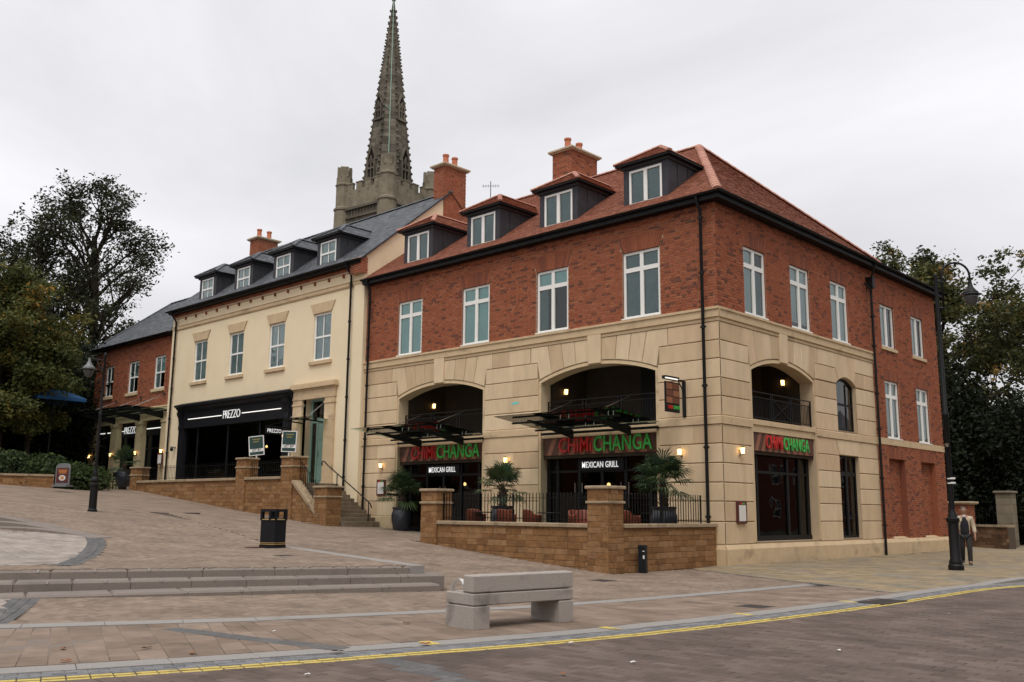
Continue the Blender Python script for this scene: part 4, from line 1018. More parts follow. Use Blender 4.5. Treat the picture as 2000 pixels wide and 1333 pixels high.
# ---- recessed balconies and shopfronts behind the arches
def recess(fr, A, depth, zfloor, back, name='balcony'):
    a, b = A.c-A.hw, A.c+A.hw; a1, b1 = a-.0, b+.0; f0 = -.5; q = -depth; zc = 6.98
    m = MB(); m.poly([fr(b1, f0, zc), fr(a1, f0, zc), fr(a1, q, zc), fr(b1, q, zc)]); m.poly([fr(a1-.3, f0-.003, 6.1), fr(b1+.3, f0-.003, 6.1), fr(b1+.3, f0-.003, 7.2), fr(a1-.3, f0-.003, 7.2)][:0] or [fr(a1, f0, zc), fr(b1, f0, zc), fr(b1, f0, 7.3), fr(a1, f0, 7.3)]); cl = m.build('balcony_ceiling', 'soffit', B1)
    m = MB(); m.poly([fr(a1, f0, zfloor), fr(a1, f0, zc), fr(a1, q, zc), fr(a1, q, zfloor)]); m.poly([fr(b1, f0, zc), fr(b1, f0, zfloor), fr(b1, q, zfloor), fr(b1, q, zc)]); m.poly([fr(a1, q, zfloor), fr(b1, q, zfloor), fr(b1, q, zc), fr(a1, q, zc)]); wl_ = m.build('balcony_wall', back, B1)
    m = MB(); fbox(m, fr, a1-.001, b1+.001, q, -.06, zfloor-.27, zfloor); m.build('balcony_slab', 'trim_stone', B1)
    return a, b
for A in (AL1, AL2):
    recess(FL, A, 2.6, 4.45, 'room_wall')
    m = MB(); fbox(m, FL, A.c+.1, A.c+2.4, -2.58, -2.5, 4.46, 6.75); m.build('balcony_doors', 'black_paint', B1)
recess(FRR, AR, 2.0, 4.5, 'room_wall'); m = MB(); fbox(m, FRR, AR.c-2.1, AR.c-.9, -1.98, -1.9, 4.5, 6.7); m.build('balcony_doors', 'black_paint', B1)
m = MB(); fbox(m, FRR, AR.c-2.16, AR.c+2.16, -.3, .03, 4.43, 4.60, c=.01); fbox(m, FRR, AR.c-2.15, AR.c+2.15, -.28, -.015, 4.2, 4.43); m.build('balcony_sill', 'trim_stone', B1)
def railing(fr, a, b, z0, z1, d, cross, name='balcony_railing'):
    m = MB(); fbox(m, fr, a, b, d-.02, d+.02, z1-.03, z1); fbox(m, fr, a, b, d-.015, d+.015, z1-.2, z1-.175); fbox(m, fr, a, b, d-.015, d+.015, z0+.08, z0+.11)
    n = int((b-a)/.11)
    for i in range(n+1):
        s_ = a+(b-a)*i/n; fbox(m, fr, s_-.008, s_+.008, d-.008, d+.008, z0+.11, z1-.2)
    for s_ in (a+.02, a+(b-a)*.33, a+(b-a)*.36, a+(b-a)*.64, a+(b-a)*.67, b-.02): fbox(m, fr, s_-.02, s_+.02, d-.021, d+.021, z0, z1-.031)
    l, r_ = a+(b-a)*.36, a+(b-a)*.64
    m.bar(fr(l, d+.02, z0+.11), fr(r_, d+.02, z1-.2), .02, .02); m.bar(fr(r_, d+.023, z0+.11), fr(l, d+.023, z1-.2), .02, .02)
    return m.build(name, 'black_metal', B1)
for A in (AL1, AL2): railing(FL, A.c-2.48, A.c+2.48, 4.45, 5.52, -.35, True)
railing(FRR, AR.c-2.15, AR.c+2.15, 4.6, 5.55, -.12, True)
def shopfront(fr, A, z0, z1, d, bays, doors=(), transom=3.0):
    a, b = A.c-A.hw+.005, A.c+A.hw-.005; m = MB(); cuts = [a+(b-a)*k for k in bays]
    fbox(m, fr, a, b, d-.1, d, z1-.1, z1); fbox(m, fr, a, b, d-.1, d+.03, z0, z0+.16); fbox(m, fr, a, b, d-.09, d-.01, transom-.04, transom+.04)
    for k, s_ in enumerate(cuts): 
        w = .06 if 0 < k < len(cuts)-1 else .08; s_ = min(max(s_, a+w), b-w); fbox(m, fr, s_-w, s_+w, d-.099, d+.002, z0+.16, z1-.1)
    sf = m.build('shopfront', 'black_metal', B1)
    for k in range(len(cuts)-1):
        for (p, q) in ((z0+.16, transom-.04), (transom+.04, z1-.1)):
            g = MB(); g.poly([fr(cuts[k]+.05, d-.05, p), fr(cuts[k+1]-.05, d-.05, p), fr(cuts[k+1]-.05, d-.05, q), fr(cuts[k]+.05, d-.05, q)]); g.build('pane', 'glass_shop', sf)
    for k in doors:
        s_ = cuts[k]; g = MB(); 
        for o in (-.16, .16): g.tube([fr(s_+o, d+.05, z0+.9), fr(s_+o, d+.05, z0+1.75)], .018, 6)
        g.build('door_handle', 'steel', sf)
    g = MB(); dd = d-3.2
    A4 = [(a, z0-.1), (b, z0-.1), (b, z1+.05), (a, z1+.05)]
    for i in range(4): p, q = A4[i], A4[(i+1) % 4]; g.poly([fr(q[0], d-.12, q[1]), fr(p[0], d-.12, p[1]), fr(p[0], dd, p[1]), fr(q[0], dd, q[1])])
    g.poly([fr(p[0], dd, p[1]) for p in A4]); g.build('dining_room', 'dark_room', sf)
    return sf
shopfront(FL, AL1, .8, 3.55, -.32, [0, .1, .3, .5, .7, .9, 1], (3,)); shopfront(FL, AL2, .85, 3.55, -.32, [0, .1, .3, .5, .7, .9, 1], (2, 4)); shopfront(FRR, AR, .74, 3.6, -.3, [0, .16, .64, .83, 1], (), 2.95)
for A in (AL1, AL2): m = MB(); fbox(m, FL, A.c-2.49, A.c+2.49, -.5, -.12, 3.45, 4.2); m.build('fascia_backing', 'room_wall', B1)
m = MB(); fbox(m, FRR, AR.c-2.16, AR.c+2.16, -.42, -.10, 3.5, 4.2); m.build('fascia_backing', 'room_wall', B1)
# ---- roof
EZ, SL = 11.65, .718; AP = Vector((-4.11, 5.75, 16.03)); E0, E1 = Vector((.35, -.35, EZ)), Vector((.35, 11.85, EZ))
m = MB(); LW = Vector((-17.75, -.35, EZ)); RW = Vector((-17.75, 5.75, 16.03)); BW = Vector((-17.75, 11.85, EZ))
m.poly([LW, E0, AP, RW]); m.poly([E0, E1, AP]); m.poly([E1, BW, RW, AP])
m.poly([Vector((.35, 11.0, EZ)), Vector((.35, 18.95, EZ)), Vector((-3, 18.95, 13.9)), Vector((-3, 7.5, 13.9))]); m.poly([Vector((-3, 18.95, 13.9)), Vector((-8, 18.95, 11.0)), Vector((-8, 9, 11.0)), Vector((-3, 7.5, 13.9))])
m.poly([(0, 18.76, 11.4), (-3, 18.76, 13.8), (-6, 18.76, 11.9), (-6, 18.76, 11.4)])
roof = m.build('roof', 'clay_tile', B1)
mt = MB(); V = (RW-LW).normalized(); lv = (RW-LW).length; hx = (E0.x-AP.x)/lv
tile_field(mt, LW, (1, 0, 0), V, E0.x-LW.x, lv, .17, .105, lambda a, b, v: (a, min(b, E0.x-LW.x-hx*v)) if a < E0.x-LW.x-hx*v-.02 else None, seed=4)
U2 = Vector((0, 1, 0)); mid = (E0+E1)/2; V2 = (AP-Vector((.35, AP.y, EZ))).normalized(); lv2 = (AP-Vector((.35, AP.y, EZ))).length; k0 = (AP.y-E0.y)/lv2; k1 = (E1.y-AP.y)/lv2; lu = E1.y-E0.y
def tri(a, b, v):
    lo, hi = k0*v, lu-k1*v; a, b = max(a, lo), min(b, hi); return (a, b) if b-a > .02 else None
tile_field(mt, E0, U2, V2, lu, lv2, .17, .105, tri, seed=5)
tile_field(mt, (.35, 11.0, EZ), U2, (Vector((-3, 0, 13.9))-Vector((.35, 0, EZ))).normalized(), 7.95, 4.0, .17, .105, seed=6)
mt.build('roof_tiles', 'clay_tile', B1, kind='stuff')
def ridge_tiles(p, q, r, ln, parent, name, mat, n=8, lift=.02, squash=.75):
    p, q = Vector(p), Vector(q); D = (q-p).normalized(); k = max(1, round((q-p).length/ln)); X = D.cross(Vector((0, 0, 1))).normalized(); Zu = X.cross(D)
    for i in range(k):
        a = p+D*((q-p).length*i/k); b = p+D*((q-p).length*(i+1)/k+.02); m = MB(); vs = []
        for (c_, rr) in ((a, r*1.06), (b, r*.97)):
            for j in range(n+1): an = math.pi*j/n; vs.append(c_+X*(rr*math.cos(an))+Zu*(rr*squash*math.sin(an)+lift-.03))
        fs = [(j, j+1, n+2+j, n+1+j) for j in range(n)]+[tuple(range(n+1)), tuple(reversed(range(n+1, 2*n+2)))]
        m.mesh(vs, fs, rs.random()); m.build(name, mat, parent)
ridge_tiles(E0+Vector((-.05, .05, .02)), AP, .16, .33, roof, 'hip_tile', 'hip_tile'); ridge_tiles(AP, E1, .15, .4, roof, 'hip_tile', 'hip_tile'); ridge_tiles(AP, RW, .13, .45, roof, 'ridge_tile', 'hip_tile'); ridge_tiles((-3, 8, 13.9), (-3, 18.95, 13.9), .13, .45, roof, 'ridge_tile', 'hip_tile')
# gutters, soffit, downpipes
m = MB(); fbox(m, FL, -17.72, .36, 0, .36, 11.40, 11.47); fbox(m, FRR, 0, 18.95, .0, .36, 11.40, 11.47); m.build('soffit', 'black_gutter', B1)
def gutter(pts, r, parent, name='gutter'):
    m = MB(); 
    for a, b in zip(pts[:-1], pts[1:]):
        a, b = Vector(a), Vector(b); D = (b-a).normalized(); X = D.cross(Vector((0, 0, 1))); n = 8; vs = []
        for c_ in (a, b):
            for rr in (r, r-.012):
                for j in range(n+1): an = math.pi*j/n; vs.append(c_+X*(rr*math.cos(an))-Vector((0, 0, 1))*(rr*math.sin(an)))
        k = n+1; fs = [(j, j+1, 2*k+j+1, 2*k+j) for j in range(n)]+[(k+j, k+j+1, 3*k+j+1, 3*k+j) for j in range(n)]+[(0, k, 3*k, 2*k), (n, k+n, 3*k+n, 2*k+n), tuple(range(k))[:], tuple(2*k+j for j in range(k))]
        m.mesh(vs, fs); L_ = (b-a).length; q = int(L_/.95)
        for i in range(1, q): c_ = a+D*(L_*i/q); m.bar(c_-Vector((0, 0, r+.004))-X*r, c_-Vector((0, 0, r+.004))+X*r, .04, .012)
    m.mesh; return m.build(name, 'black_gutter', parent)
gutter([(-17.75, -.40, 11.63), (.47, -.40, 11.63)], .08, B1); gutter([(.42, -.42, 11.63), (.42, 18.95, 11.63)], .08, B1)
m = MB(); m.box(-17.75, .33, -.352, -.325, 11.47, 11.64); m.box(.325, .352, -.35, 18.95, 11.47, 11.64); m.build('fascia_board', 'black_gutter', B1)
def downpipe(path, r, parent, clips=(), name='downpipe'):
    m = MB(); m.tube(path, r, 10)
    for c_ in clips: c_ = Vector(c_); m.lathe([(r+.006, -.05), (r+.018, -.045), (r+.018, .045), (r+.006, .05)], 10, c_); m.box(c_.x-r-.05, c_.x+r+.05, c_.y-.02, c_.y+.02, c_.z-.02, c_.z+.02)
    o = m.build(name, 'black_metal', parent, smooth=True, autos=40); return o
for x in (-.42, -17.35):
    downpipe([(x, -.40, 11.56), (x, -.40, 11.45), (x, -.19, 11.1), (x, -.19, .0 if x > -1 else .7)], .052, B1, [(x, -.19, z) for z in ((10.9, 9.1, 7.35, 5.5, 3.6, 1.5) if x > -1 else (10.6, 8.6, 6.9, 4.6, 2.6, 1.6))])
m = MB(); m.box(.06, .3, 11.28, 11.52, 10.55, 10.95); m.box(.04, .32, 11.26, 11.54, 10.95, 11.0); m.tube([(.42, 11.4, 11.55), (.3, 11.4, 11.2), (.2, 11.4, 10.98)], .045, 8); m.tube([(.2, 10.75, 10.62), (.2, 11.4, 10.45)], .04, 8); m.build('rainwater_head', 'black_metal', B1)
downpipe([(.17, 11.4, 10.6), (.17, 11.4, .0)], .05, B1, [(.17, 11.4, z) for z in (9.4, 8.2, 6.3, 4.9, 3.0, 1.2)])
# ---- dormers
def dormer(parent, xc, yf, z0, zt, hw, wz0, wz1, whw, tile, edge, style, roofz, blind, wm='white_joinery'):
    """lead-faced dormer: front face is the part; window, cheeks and little hipped roof are its sub-parts"""
    yb = lambda z: roofz(z)
    m = MB(); panel(m, FL, xc-hw, xc+hw, z0, zt, [(xc-whw, xc+whw, wz0, wz1)], -yf, m, .1)
    for sg in (-1, 1): x = xc+sg*hw; m.poly([(x, yf, z0), (x, yb(zt), zt), (x, yf, zt)] if sg > 0 else [(x, yf, zt), (x, yb(zt), zt), (x, yf, z0)])
    for sg in (-1, 1):
        for t in (.28, .6): x = xc+sg*(hw+.012); yy = yf+(yb(zt)-yf)*t; zz = z0+(zt-z0)*t; m.box(x-.012, x+.012, yy-.015, yy+.015, zz+.05, zt-.06)
    m.box(xc-hw-.07, xc+hw+.07, yf-.07, yb(zt)-.15, zt-.17, zt-.002)
    d_ = m.build('dormer', 'lead', parent)
    window(d_, FL, xc-whw, xc+whw, wz0, wz1, -yf-.02+.035, style, wm, fw=.075, blind=blind, room=.3)
    ov = .24; h = .80; ez = zt+.0; ex0, ex1, ey = xc-hw-ov, xc+hw+ov, yf-ov; w2 = (ex1-ex0)/2; rz = ez+w2*.66; ay = ey+w2*1.0; m = MB()
    A_ = Vector((xc, ay, rz)); Bk = Vector((xc, yb(rz)+.1, rz)); c0, c1 = Vector((ex0, ey, ez)), Vector((ex1, ey, ez)); b0, b1 = Vector((ex0, yb(ez)+.1, ez)), Vector((ex1, yb(ez)+.1, ez))
    m.poly([c0, c1, A_]); m.poly([c1, b1, Bk, A_]); m.poly([b0, c0, A_, Bk]); r_ = m.build('dormer_roof', tile, d_)
    m = MB(); m.box(ex0+.02, ex1-.02, ey+.02, yb(ez)-.1, ez-.075, ez-.003); m.build('dormer_fascia', 'black_gutter', d_)
    mt = MB(); g = .1 if tile == 'clay_tile' else .2; w = .17 if tile == 'clay_tile' else .28
    Vf = (A_-Vector((xc, ey, ez))).normalized(); lf_ = (A_-Vector((xc, ey, ez))).length
    tile_field(mt, c0, (1, 0, 0), Vf, ex1-ex0, lf_, w, g, lambda a, b, v: ((max(a, w2*v/lf_), min(b, 2*w2-w2*v/lf_)) if min(b, 2*w2-w2*v/lf_)-max(a, w2*v/lf_) > .02 else None), seed=int(xc*7))
    Vr = (A_-Vector((ex1, ay, ez))).normalized(); lr = (A_-Vector((ex1, ay, ez))).length; L_ = yb(ez)+.1-ey; L2 = yb(rz)+.1-ey
    tile_field(mt, c1, (0, 1, 0), Vr, L2, lr, w, g, lambda a, b, v: ((max(a, (ay-ey)*v/lr), min(b, L_+(L2-L_)*v/lr)) if min(b, L_+(L2-L_)*v/lr)-max(a, (ay-ey)*v/lr) > .02 else None), seed=int(xc*5))
    mt.build('dormer_tiles', tile, d_, kind='stuff')
    hm = 'hip_tile' if tile == 'clay_tile' else 'slate'; mh = MB()
    for p, q in ((c0, A_), (c1, A_), (A_, Bk)):
        D = (q-p).normalized(); X = D.cross(Vector((0, 0, 1))).normalized(); Zu = X.cross(D); k = max(2, round((q-p).length/.3))
        for i in range(k):
            a = p+(q-p)*(i/k); b = p+(q-p)*((i+1)/k); vs = []
            for (c_, rr) in ((a, .105), (b, .095)):
                for j in range(7): an = math.pi*j/6; vs.append(c_+X*(rr*math.cos(an))+Zu*(rr*.7*math.sin(an)+.005))
            mh.mesh(vs, [(j, j+1, 8+j, 7+j) for j in range(6)]+[tuple(range(7))], rs.random()+.01)
    mh.build('dormer_hip_tiles', hm, d_, kind='stuff')
    return d_
rz1 = lambda z: -.35+(z-EZ)/SL
for k, xc in enumerate((-14.81, -10.85, -6.86, -2.9)): dormer(B1, xc, .35, 12.06, 13.62, .93, 12.1, 13.36, .68, 'clay_tile', 'hip_tile', 'pair', rz1, [('blind_grey', 0, 1, 0, 1)])
# ---- chimney
def chimney(parent, x0, x1, y0, y1, z0, z1, pots, shoulder=None, cap='chim_cap', step=None):
    F_ = [frame((0, y0, 0), (1, 0, 0), (0, -1, 0)), frame((x1, 0, 0), (0, 1, 0), (1, 0, 0)), frame((x0, 0, 0), (0, 1, 0), (-1, 0, 0)), frame((0, y1, 0), (1, 0, 0), (0, 1, 0))]
    m = MB(); m.box(x0+.006, x1-.006, y0+.006, y1-.006, z0, z1); ch = m.build('chimney', 'mortar', parent)
    it = brick_items(F_[0], x0, x1, z0, z1, d=-.004, seed=31)+brick_items(F_[1], y0, y1, z0, z1, d=-.004, seed=32)
    for a in it: pass
    mb = MB(); [mb.mesh(*a) for a in it]; mb.build('chimney_brickwork', 'brick', ch, kind='stuff')
    m = MB(); m.cbox(x0-.10, x1+.10, y0-.10, y1+.10, z1, z1+.05, .01); m.cbox(x0-.16, x1+.16, y0-.16, y1+.16, z1+.05, z1+.15, .015); m.build('chimney_cap', cap, ch)
    for (px, py) in pots: m = MB(); m.lathe([(.15, 0), (.17, .05), (.15, .1), (.135, .5), (.165, .54), (.165, .62), (.12, .62), (.12, .45)], 14, (px, py, z1+.14)); m.build('chimney_pot', 'pot_clay', ch, smooth=True, autos=35)
    m = MB(); m.box(x0-.06, x1+.06, y0-.06, y1+.06, z0, z0+.0 if not step else step); 
    if step: m.build('chimney_base', 'brick', ch)
    return ch
chimney(B1, -11.3, -10.2, 5.1, 6.9, 14.8, 17.35, [(-10.75, 5.5), (-10.75, 6.3)])
settle(B1)
# ------------------------------------------------------------------ cream rendered building in the middle
B2 = thing('rendered_building', 'cream rendered building with slate roof, four sash windows and a black shopfront', 'building', (-26.5, 3, 1.5))
FC = frame((0, -.15, 0), (1, 0, 0), (0, -1, 0))
WC = [(c-.69, c+.69, 8.4, 10.63) for c in (-32.18, -28.48, -24.7, -20.9)]
m, rv = MB(), MB(); SHOP = (-33.75, -22.95, 2.5, 6.95); DOOR = (-22.12, -20.33, 2.6, 6.67)
panel(m, FC, -35.45, -17.78, 0, 12.45, WC+[SHOP, DOOR], 0, rv, .14); m.build('rendered_wall', 'render_cream', B2); rv.build('window_reveal', 'render_cream', B2)
m = MB(); m.poly([(-17.76, -.15, 0), (-17.76, 10, 0), (-17.76, 10, 12.6), (-17.76, 4.8, 16.98), (-17.76, -.15, 12.87)]); m.poly([(-35.45, 10, 0), (-35.45, -.15, 0), (-35.45, -.15, 12.5), (-35.45, 4.8, 16.62), (-35.45, 10, 12.3)]); m.poly([(-17.76, 10, 0), (-35.45, 10, 0), (-35.45, 10, 12.3), (-17.76, 10, 12.3)]); m.build('gable_wall', 'render_cream', B2)
for (a, b) in ((-18.5, -17.75), (-35.46, -35.05)): m = MB(); fbox(m, FC, a, b, -.05, .05, 0, 12.3); m.build('corner_strip', 'render_cream', B2)
def bandb(parent, fr, s0, s1, prof, ln, name, mat):
    n = max(1, round((s1-s0)/ln))
    for i in range(n):
        a, b = s0+(s1-s0)*i/n+(.0015 if i else 0), s0+(s1-s0)*(i+1)/n-(.0015 if i < n-1 else 0); m = MB(); q = len(prof); vs = [fr(a, *p) for p in prof]+[fr(b, *p) for p in prof]
        m.mesh(vs, [(j, q+j, q+j+1, j+1) for j in range(q-1)]+[tuple(range(q)), tuple(q+j for j in reversed(range(q)))], rs.random()+.01); m.build(name, mat, parent)
bandb(B2, FC, -35.5, -17.7, [(-.02, 11.5), (.03, 11.5), (.07, 11.56), (.07, 11.7), (.10, 11.74), (-.02, 11.77)], 2.2, 'string_course_stone', 'trim_stone')
m = MB(); fbox(m, FC, -19.6, -17.72, -.02, .045, .3, 2.25); m.build('stone_base', 'trim_stone', B2)
for w in WC:
    c_ = (w[0]+w[1])/2
    m = MB(); m.prism(FC, [(c_-.71, 10.64), (c_+.71, 10.64), (c_+.97, 11.12), (c_-.97, 11.12)], -.02, .05, .006, .5); m.build('window_lintel', 'trim_stone', B2)
    m = MB(); fbox(m, FC, c_-.86, c_+.86, -.1, .1, 8.2, 8.37, c=.012); m.build('window_sill', 'trim_stone', B2)
    window(B2, FC, w[0]+.01, w[1]-.01, w[2]+.0, w[3]-.01, -.06, 'sash', 'white_paint', blind=[('blind_net_sky', 0, 1, .0, 1)])
# brick corbel under the eaves
it = brick_items(FC, -35.45, -17.75, 12.27, 12.42, (), d=.06, seed=12); mb = MB(); [mb.mesh(*a) for a in it]; mb.build('eaves_brick_course', 'brick', B2, kind='stuff')
m = MB(); fbox(m, FC, -35.45, -17.75, 0, .055, 12.18, 12.44); m.build('eaves_bed', 'mortar', B2)
for i in range(16): m = MB(); s_ = -35.2+i*1.13; fbox(m, FC, s_, s_+.07, 0, .09, 12.02, 12.19); m.build('eaves_bracket', 'brick_arch', B2)
m = MB(); m.box(-18.5, -17.70, -.45, -.12, 12.0, 12.72); kn = m.build('kneeler', 'mortar', B2)
mb = MB(); fk1, fk2 = frame((0, -.45, 0), (1, 0, 0), (0, -1, 0)), frame((-17.70, 0, 0), (0, 1, 0), (1, 0, 0)); [mb.mesh(*a) for a in brick_items(fk1, -18.5, -17.7, 12.0, 12.72, seed=14)+brick_items(fk2, -.45, -.12, 12.0, 12.72, seed=15)]; mb.build('kneeler_brickwork', 'brick', kn, kind='stuff')
m = MB(); fbox(m, FC, -35.5, -17.75, .0, .35, 12.43, 12.5); m.box(-35.5, -17.75, -.53, -.50, 12.46, 12.62); m.build('soffit', 'black_gutter', B2); gutter([(-35.6, -.60, 12.60), (-17.7, -.60, 12.60)], .075, B2)
EZ2, SL2, EY2 = 12.62, .83, -.52; RY, RZ = 4.8, 12.62+5.32*.83
m = MB(); m.poly([(-35.6, EY2, EZ2), (-17.66, EY2, EZ2), (-17.66, RY, RZ), (-35.6, RY, RZ)]); m.poly([(-17.66, RY, RZ), (-17.66, 10.1, 12.62), (-35.6, 10.1, 12.62), (-35.6, RY, RZ)][:]); roof2 = m.build('roof', 'slate', B2)
mt = MB(); P0 = Vector((-35.6, EY2, EZ2)); V = (Vector((-35.6, RY, RZ))-P0).normalized(); tile_field(mt, P0, (1, 0, 0), V, 17.94, (Vector((-35.6, RY, RZ))-P0).length, .28, .19, seed=41, lift=.014); mt.build('roof_slates', 'slate', B2, kind='stuff')
ridge_tiles((-35.6, RY, RZ), (-17.66, RY, RZ), .12, .45, roof2, 'ridge_tile', 'slate')
m = MB(); m.bar((-17.66, EY2, EZ2-.03), (-17.66, RY, RZ-.03), .05, .07); m.build('verge', 'lead', B2)
rz2 = lambda z: EY2+(z-EZ2)/SL2
for xc in (-32.18, -28.45, -24.72, -20.93): dormer(B2, xc, .02, 12.9, 14.36, .90, 12.96, 14.13, .62, 'slate', 'slate', 'sash', rz2, [('blind_net_sky', 0, 1, 0, 1)], 'white_paint')
chimney(B2, -18.5, -17.72, 4.4, 5.85, 15.2, 18.3, [(-18.1, 4.8), (-18.1, 5.4)])
chimney(B2, -36.25, -35.3, 4.86, 6.25, 14.8, 18.1, [(-35.8, 5.2), (-35.8, 5.9)])
for x in (-18.66, -34.98): downpipe([(x, -.60, 12.53), (x, -.58, 12.4), (x, -.27, 12.0), (x, -.27, 1.2 if x > -20 else 2.7)], .05, B2, [(x, -.27, z) for z in (11.6, 9.9, 8.2, 6.5, 4.6, 3.0)])
# ---- stone door surround and green door
m = MB()
for (a, b) in ((-22.86, -22.12), (-20.33, -19.6)):
    fbox(m, FC, a, b, -.02, .10, 1.2, 6.62); fbox(m, FC, a-.03, b+.03, -.02, .13, 1.2, 2.85); fbox(m, FC, a-.03, b+.03, -.02, .13, 6.35, 6.44)
sd_ = m.build('door_surround', 'trim_stone', B2)
m = MB(); fbox(m, FC, -22.9, -19.56, -.02, .12, 6.62, 7.05); m.build('entablature', 'trim_stone', sd_); m = MB(); fbox(m, FC, -22.95, -19.5, -.02, .17, 7.05, 7.12); fbox(m, FC, -23.02, -19.43, -.02, .26, 7.12, 7.27); fbox(m, FC, -22.98, -19.47, -.02, .2, 7.27, 7.36); m.build('cornice', 'trim_stone', sd_)
m = MB(); D_ = -.42
for (a, b) in ((-22.12, -22.11), (-20.34, -20.33)): m.poly([FC(a, 0, 2.6), FC(a, 0, 6.67), FC(a, D_, 6.67), FC(a, D_, 2.6)])
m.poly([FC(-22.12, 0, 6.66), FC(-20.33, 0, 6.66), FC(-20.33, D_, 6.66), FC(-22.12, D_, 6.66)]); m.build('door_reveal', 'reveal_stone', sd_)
m = MB(); fbox(m, FC, -22.12, -21.98, D_-.08, D_, 2.7, 6.66); fbox(m, FC, -20.45, -20.33, D_-.08, D_, 2.7, 6.66); fbox(m, FC, -21.98, -20.45, D_-.08, D_-.003, 5.55, 5.68); fbox(m, FC, -21.98, -20.45, D_-.08, D_-.003, 6.56, 6.66); fbox(m, FC, -21.62, -21.5, D_-.08, D_-.002, 2.7, 5.55)
df = m.build('door_frame', 'door_green', B2)
m = MB(); m.poly([FC(-21.98, D_-.04, 5.68), FC(-20.45, D_-.04, 5.68), FC(-20.45, D_-.04, 6.56), FC(-21.98, D_-.04, 6.56)]); m.build('fanlight', 'glass', df)
m = MB(); m.poly([FC(-21.98, D_-.04, 2.7), FC(-21.62, D_-.04, 2.7), FC(-21.62, D_-.04, 5.55), FC(-21.98, D_-.04, 5.55)]); m.build('side_pane', 'glass', df)
m = MB(); fbox(m, FC, -22.1, -20.3, D_-.7, D_-.6, 2.6, 6.7); m.build('hall', 'dark_room', df)
m = MB(); a, b = -21.5, -20.45; fbox(m, FC, a, b, D_-.07, D_-.03, 2.72, 5.55)
for (p, q, z0, z1) in ((a, (a+b)/2, 4.75, 5.5), ((a+b)/2, b, 4.75, 5.5), (a, (a+b)/2, 3.55, 4.68), ((a+b)/2, b, 3.55, 4.68), (a, (a+b)/2, 2.85, 3.45), ((a+b)/2, b, 2.85, 3.45)):
    fbox(m, FC, p+.07, q-.07, D_-.04, D_-.018, z0+.05, z1-.05, c=.01)
dr = m.build('door', 'door_green', B2); m = MB(); m.tube([FC(-21.4, D_+.02, 4.0), FC(-21.4, D_+.02, 4.25)], .02, 8); m.build('door_handle', 'steel', dr)
# ---- black shopfront
FS = frame((0, -.15, 0), (1, 0, 0), (0, -1, 0)); a, b = -33.75, -22.95
m = MB(); 
for (p, q) in ((a, a+.6), (b-.6, b)): fbox(m, FS, p, q, -.1, .16, 2.5, 5.85); fbox(m, FS, p-.04, q+.04, -.1, .2, 2.5, 3.05); fbox(m, FS, p+.12, q-.12, .16, .175, 3.2, 5.6)
fbox(m, FS, a+.6, b-.6, -.12, .06, 2.5, 3.12); sf = m.build('shopfront', 'black_paint', B2)
m = MB(); fbox(m, FS, a, b, -.1, .2, 5.85, 5.97); m.prism(frame((0, -.15, 0), (1, 0, 0), (0, -1, 0)), [(a, 5.97), (b, 5.97), (b, 6.75), (a, 6.75)], -.1, .14); m.build('fascia', 'black_paint', sf)
m = MB(); q = [(-.1, 6.75), (.2, 6.75), (.24, 6.85), (.34, 6.95), (.36, 7.0), (.46, 7.03), (.46, 7.12), (-.02, 7.27), (-.1, 7.27)]
vs = [FS(a-.12, *p) for p in q]+[FS(b+.12, *p) for p in q]; n = len(q); m.mesh(vs, [(j, n+j, n+j+1, j+1) for j in range(n-1)]+[tuple(range(n)), tuple(n+j for j in reversed(range(n)))]); m.build('cornice', 'black_paint', sf)
for s_ in (a+.08, b-.42):
    m = MB(); q = [(.14, 5.75), (.2, 5.72), (.24, 5.85), (.22, 6.1), (.26, 6.4), (.36, 6.6), (.38, 6.75), (.14, 6.75)]; n = len(q); vs = [FS(s_, *p) for p in q]+[FS(s_+.34, *p) for p in q]; m.mesh(vs, [(j, n+j, n+(j+1) % n, (j+1) % n) for j in range(n)]+[tuple(range(n)), tuple(n+j for j in reversed(range(n)))]); m.build('console', 'black_paint', sf)
cuts = [a+.6, a+1.9, a+5.0, a+8.0, b-.6]
for k in range(4):
    m = MB(); m.poly([FS(cuts[k]+.04, -.02, 3.12), FS(cuts[k+1]-.04, -.02, 3.12), FS(cuts[k+1]-.04, -.02, 5.85), FS(cuts[k]+.04, -.02, 5.85)]); m.build('pane', 'glass_shop', sf)
    if k: m = MB(); fbox(m, FS, cuts[k]-.05, cuts[k]+.05, -.08, .03, 3.12, 5.85); m.build('mullion', 'black_paint', sf)
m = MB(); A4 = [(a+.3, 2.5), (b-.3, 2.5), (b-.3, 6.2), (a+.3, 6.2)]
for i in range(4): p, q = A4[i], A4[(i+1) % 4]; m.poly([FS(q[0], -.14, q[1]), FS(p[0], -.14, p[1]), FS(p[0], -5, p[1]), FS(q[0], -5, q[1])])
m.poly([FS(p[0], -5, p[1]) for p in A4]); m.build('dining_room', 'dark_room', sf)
settle(B2)
def thin_sign(name, label, fr, s0, s1, z, d, body, size, parent_mat='sign_white_glow', line_gap=.9, lines=True, cat='sign', sx=.78):
    t = thing(name, label, cat, fr((s0+s1)/2, d, z)); sm = (s0+s1)/2
    text_mesh(body, size, parent_mat, 'lettering', t, fr(sm, d+.02, z), fr.u, (0, 0, 1), fr.n, .012, -.018*size, sx=sx, space=.92)
    if lines:
        for p, q in ((s0, sm-line_gap), (sm+line_gap, s1)): m = MB(); fbox(m, fr, p, q, d, d+.03, z-.018, z+.018); m.build('light_line', 'tube_glow', t)
    settle(t); return t
thin_sign('fascia_sign', 'white PREZZO lettering between two light lines on the wide black fascia', FS, -32.75, -23.75, 6.33, .15, 'PREZZO', .62, line_gap=1.0)
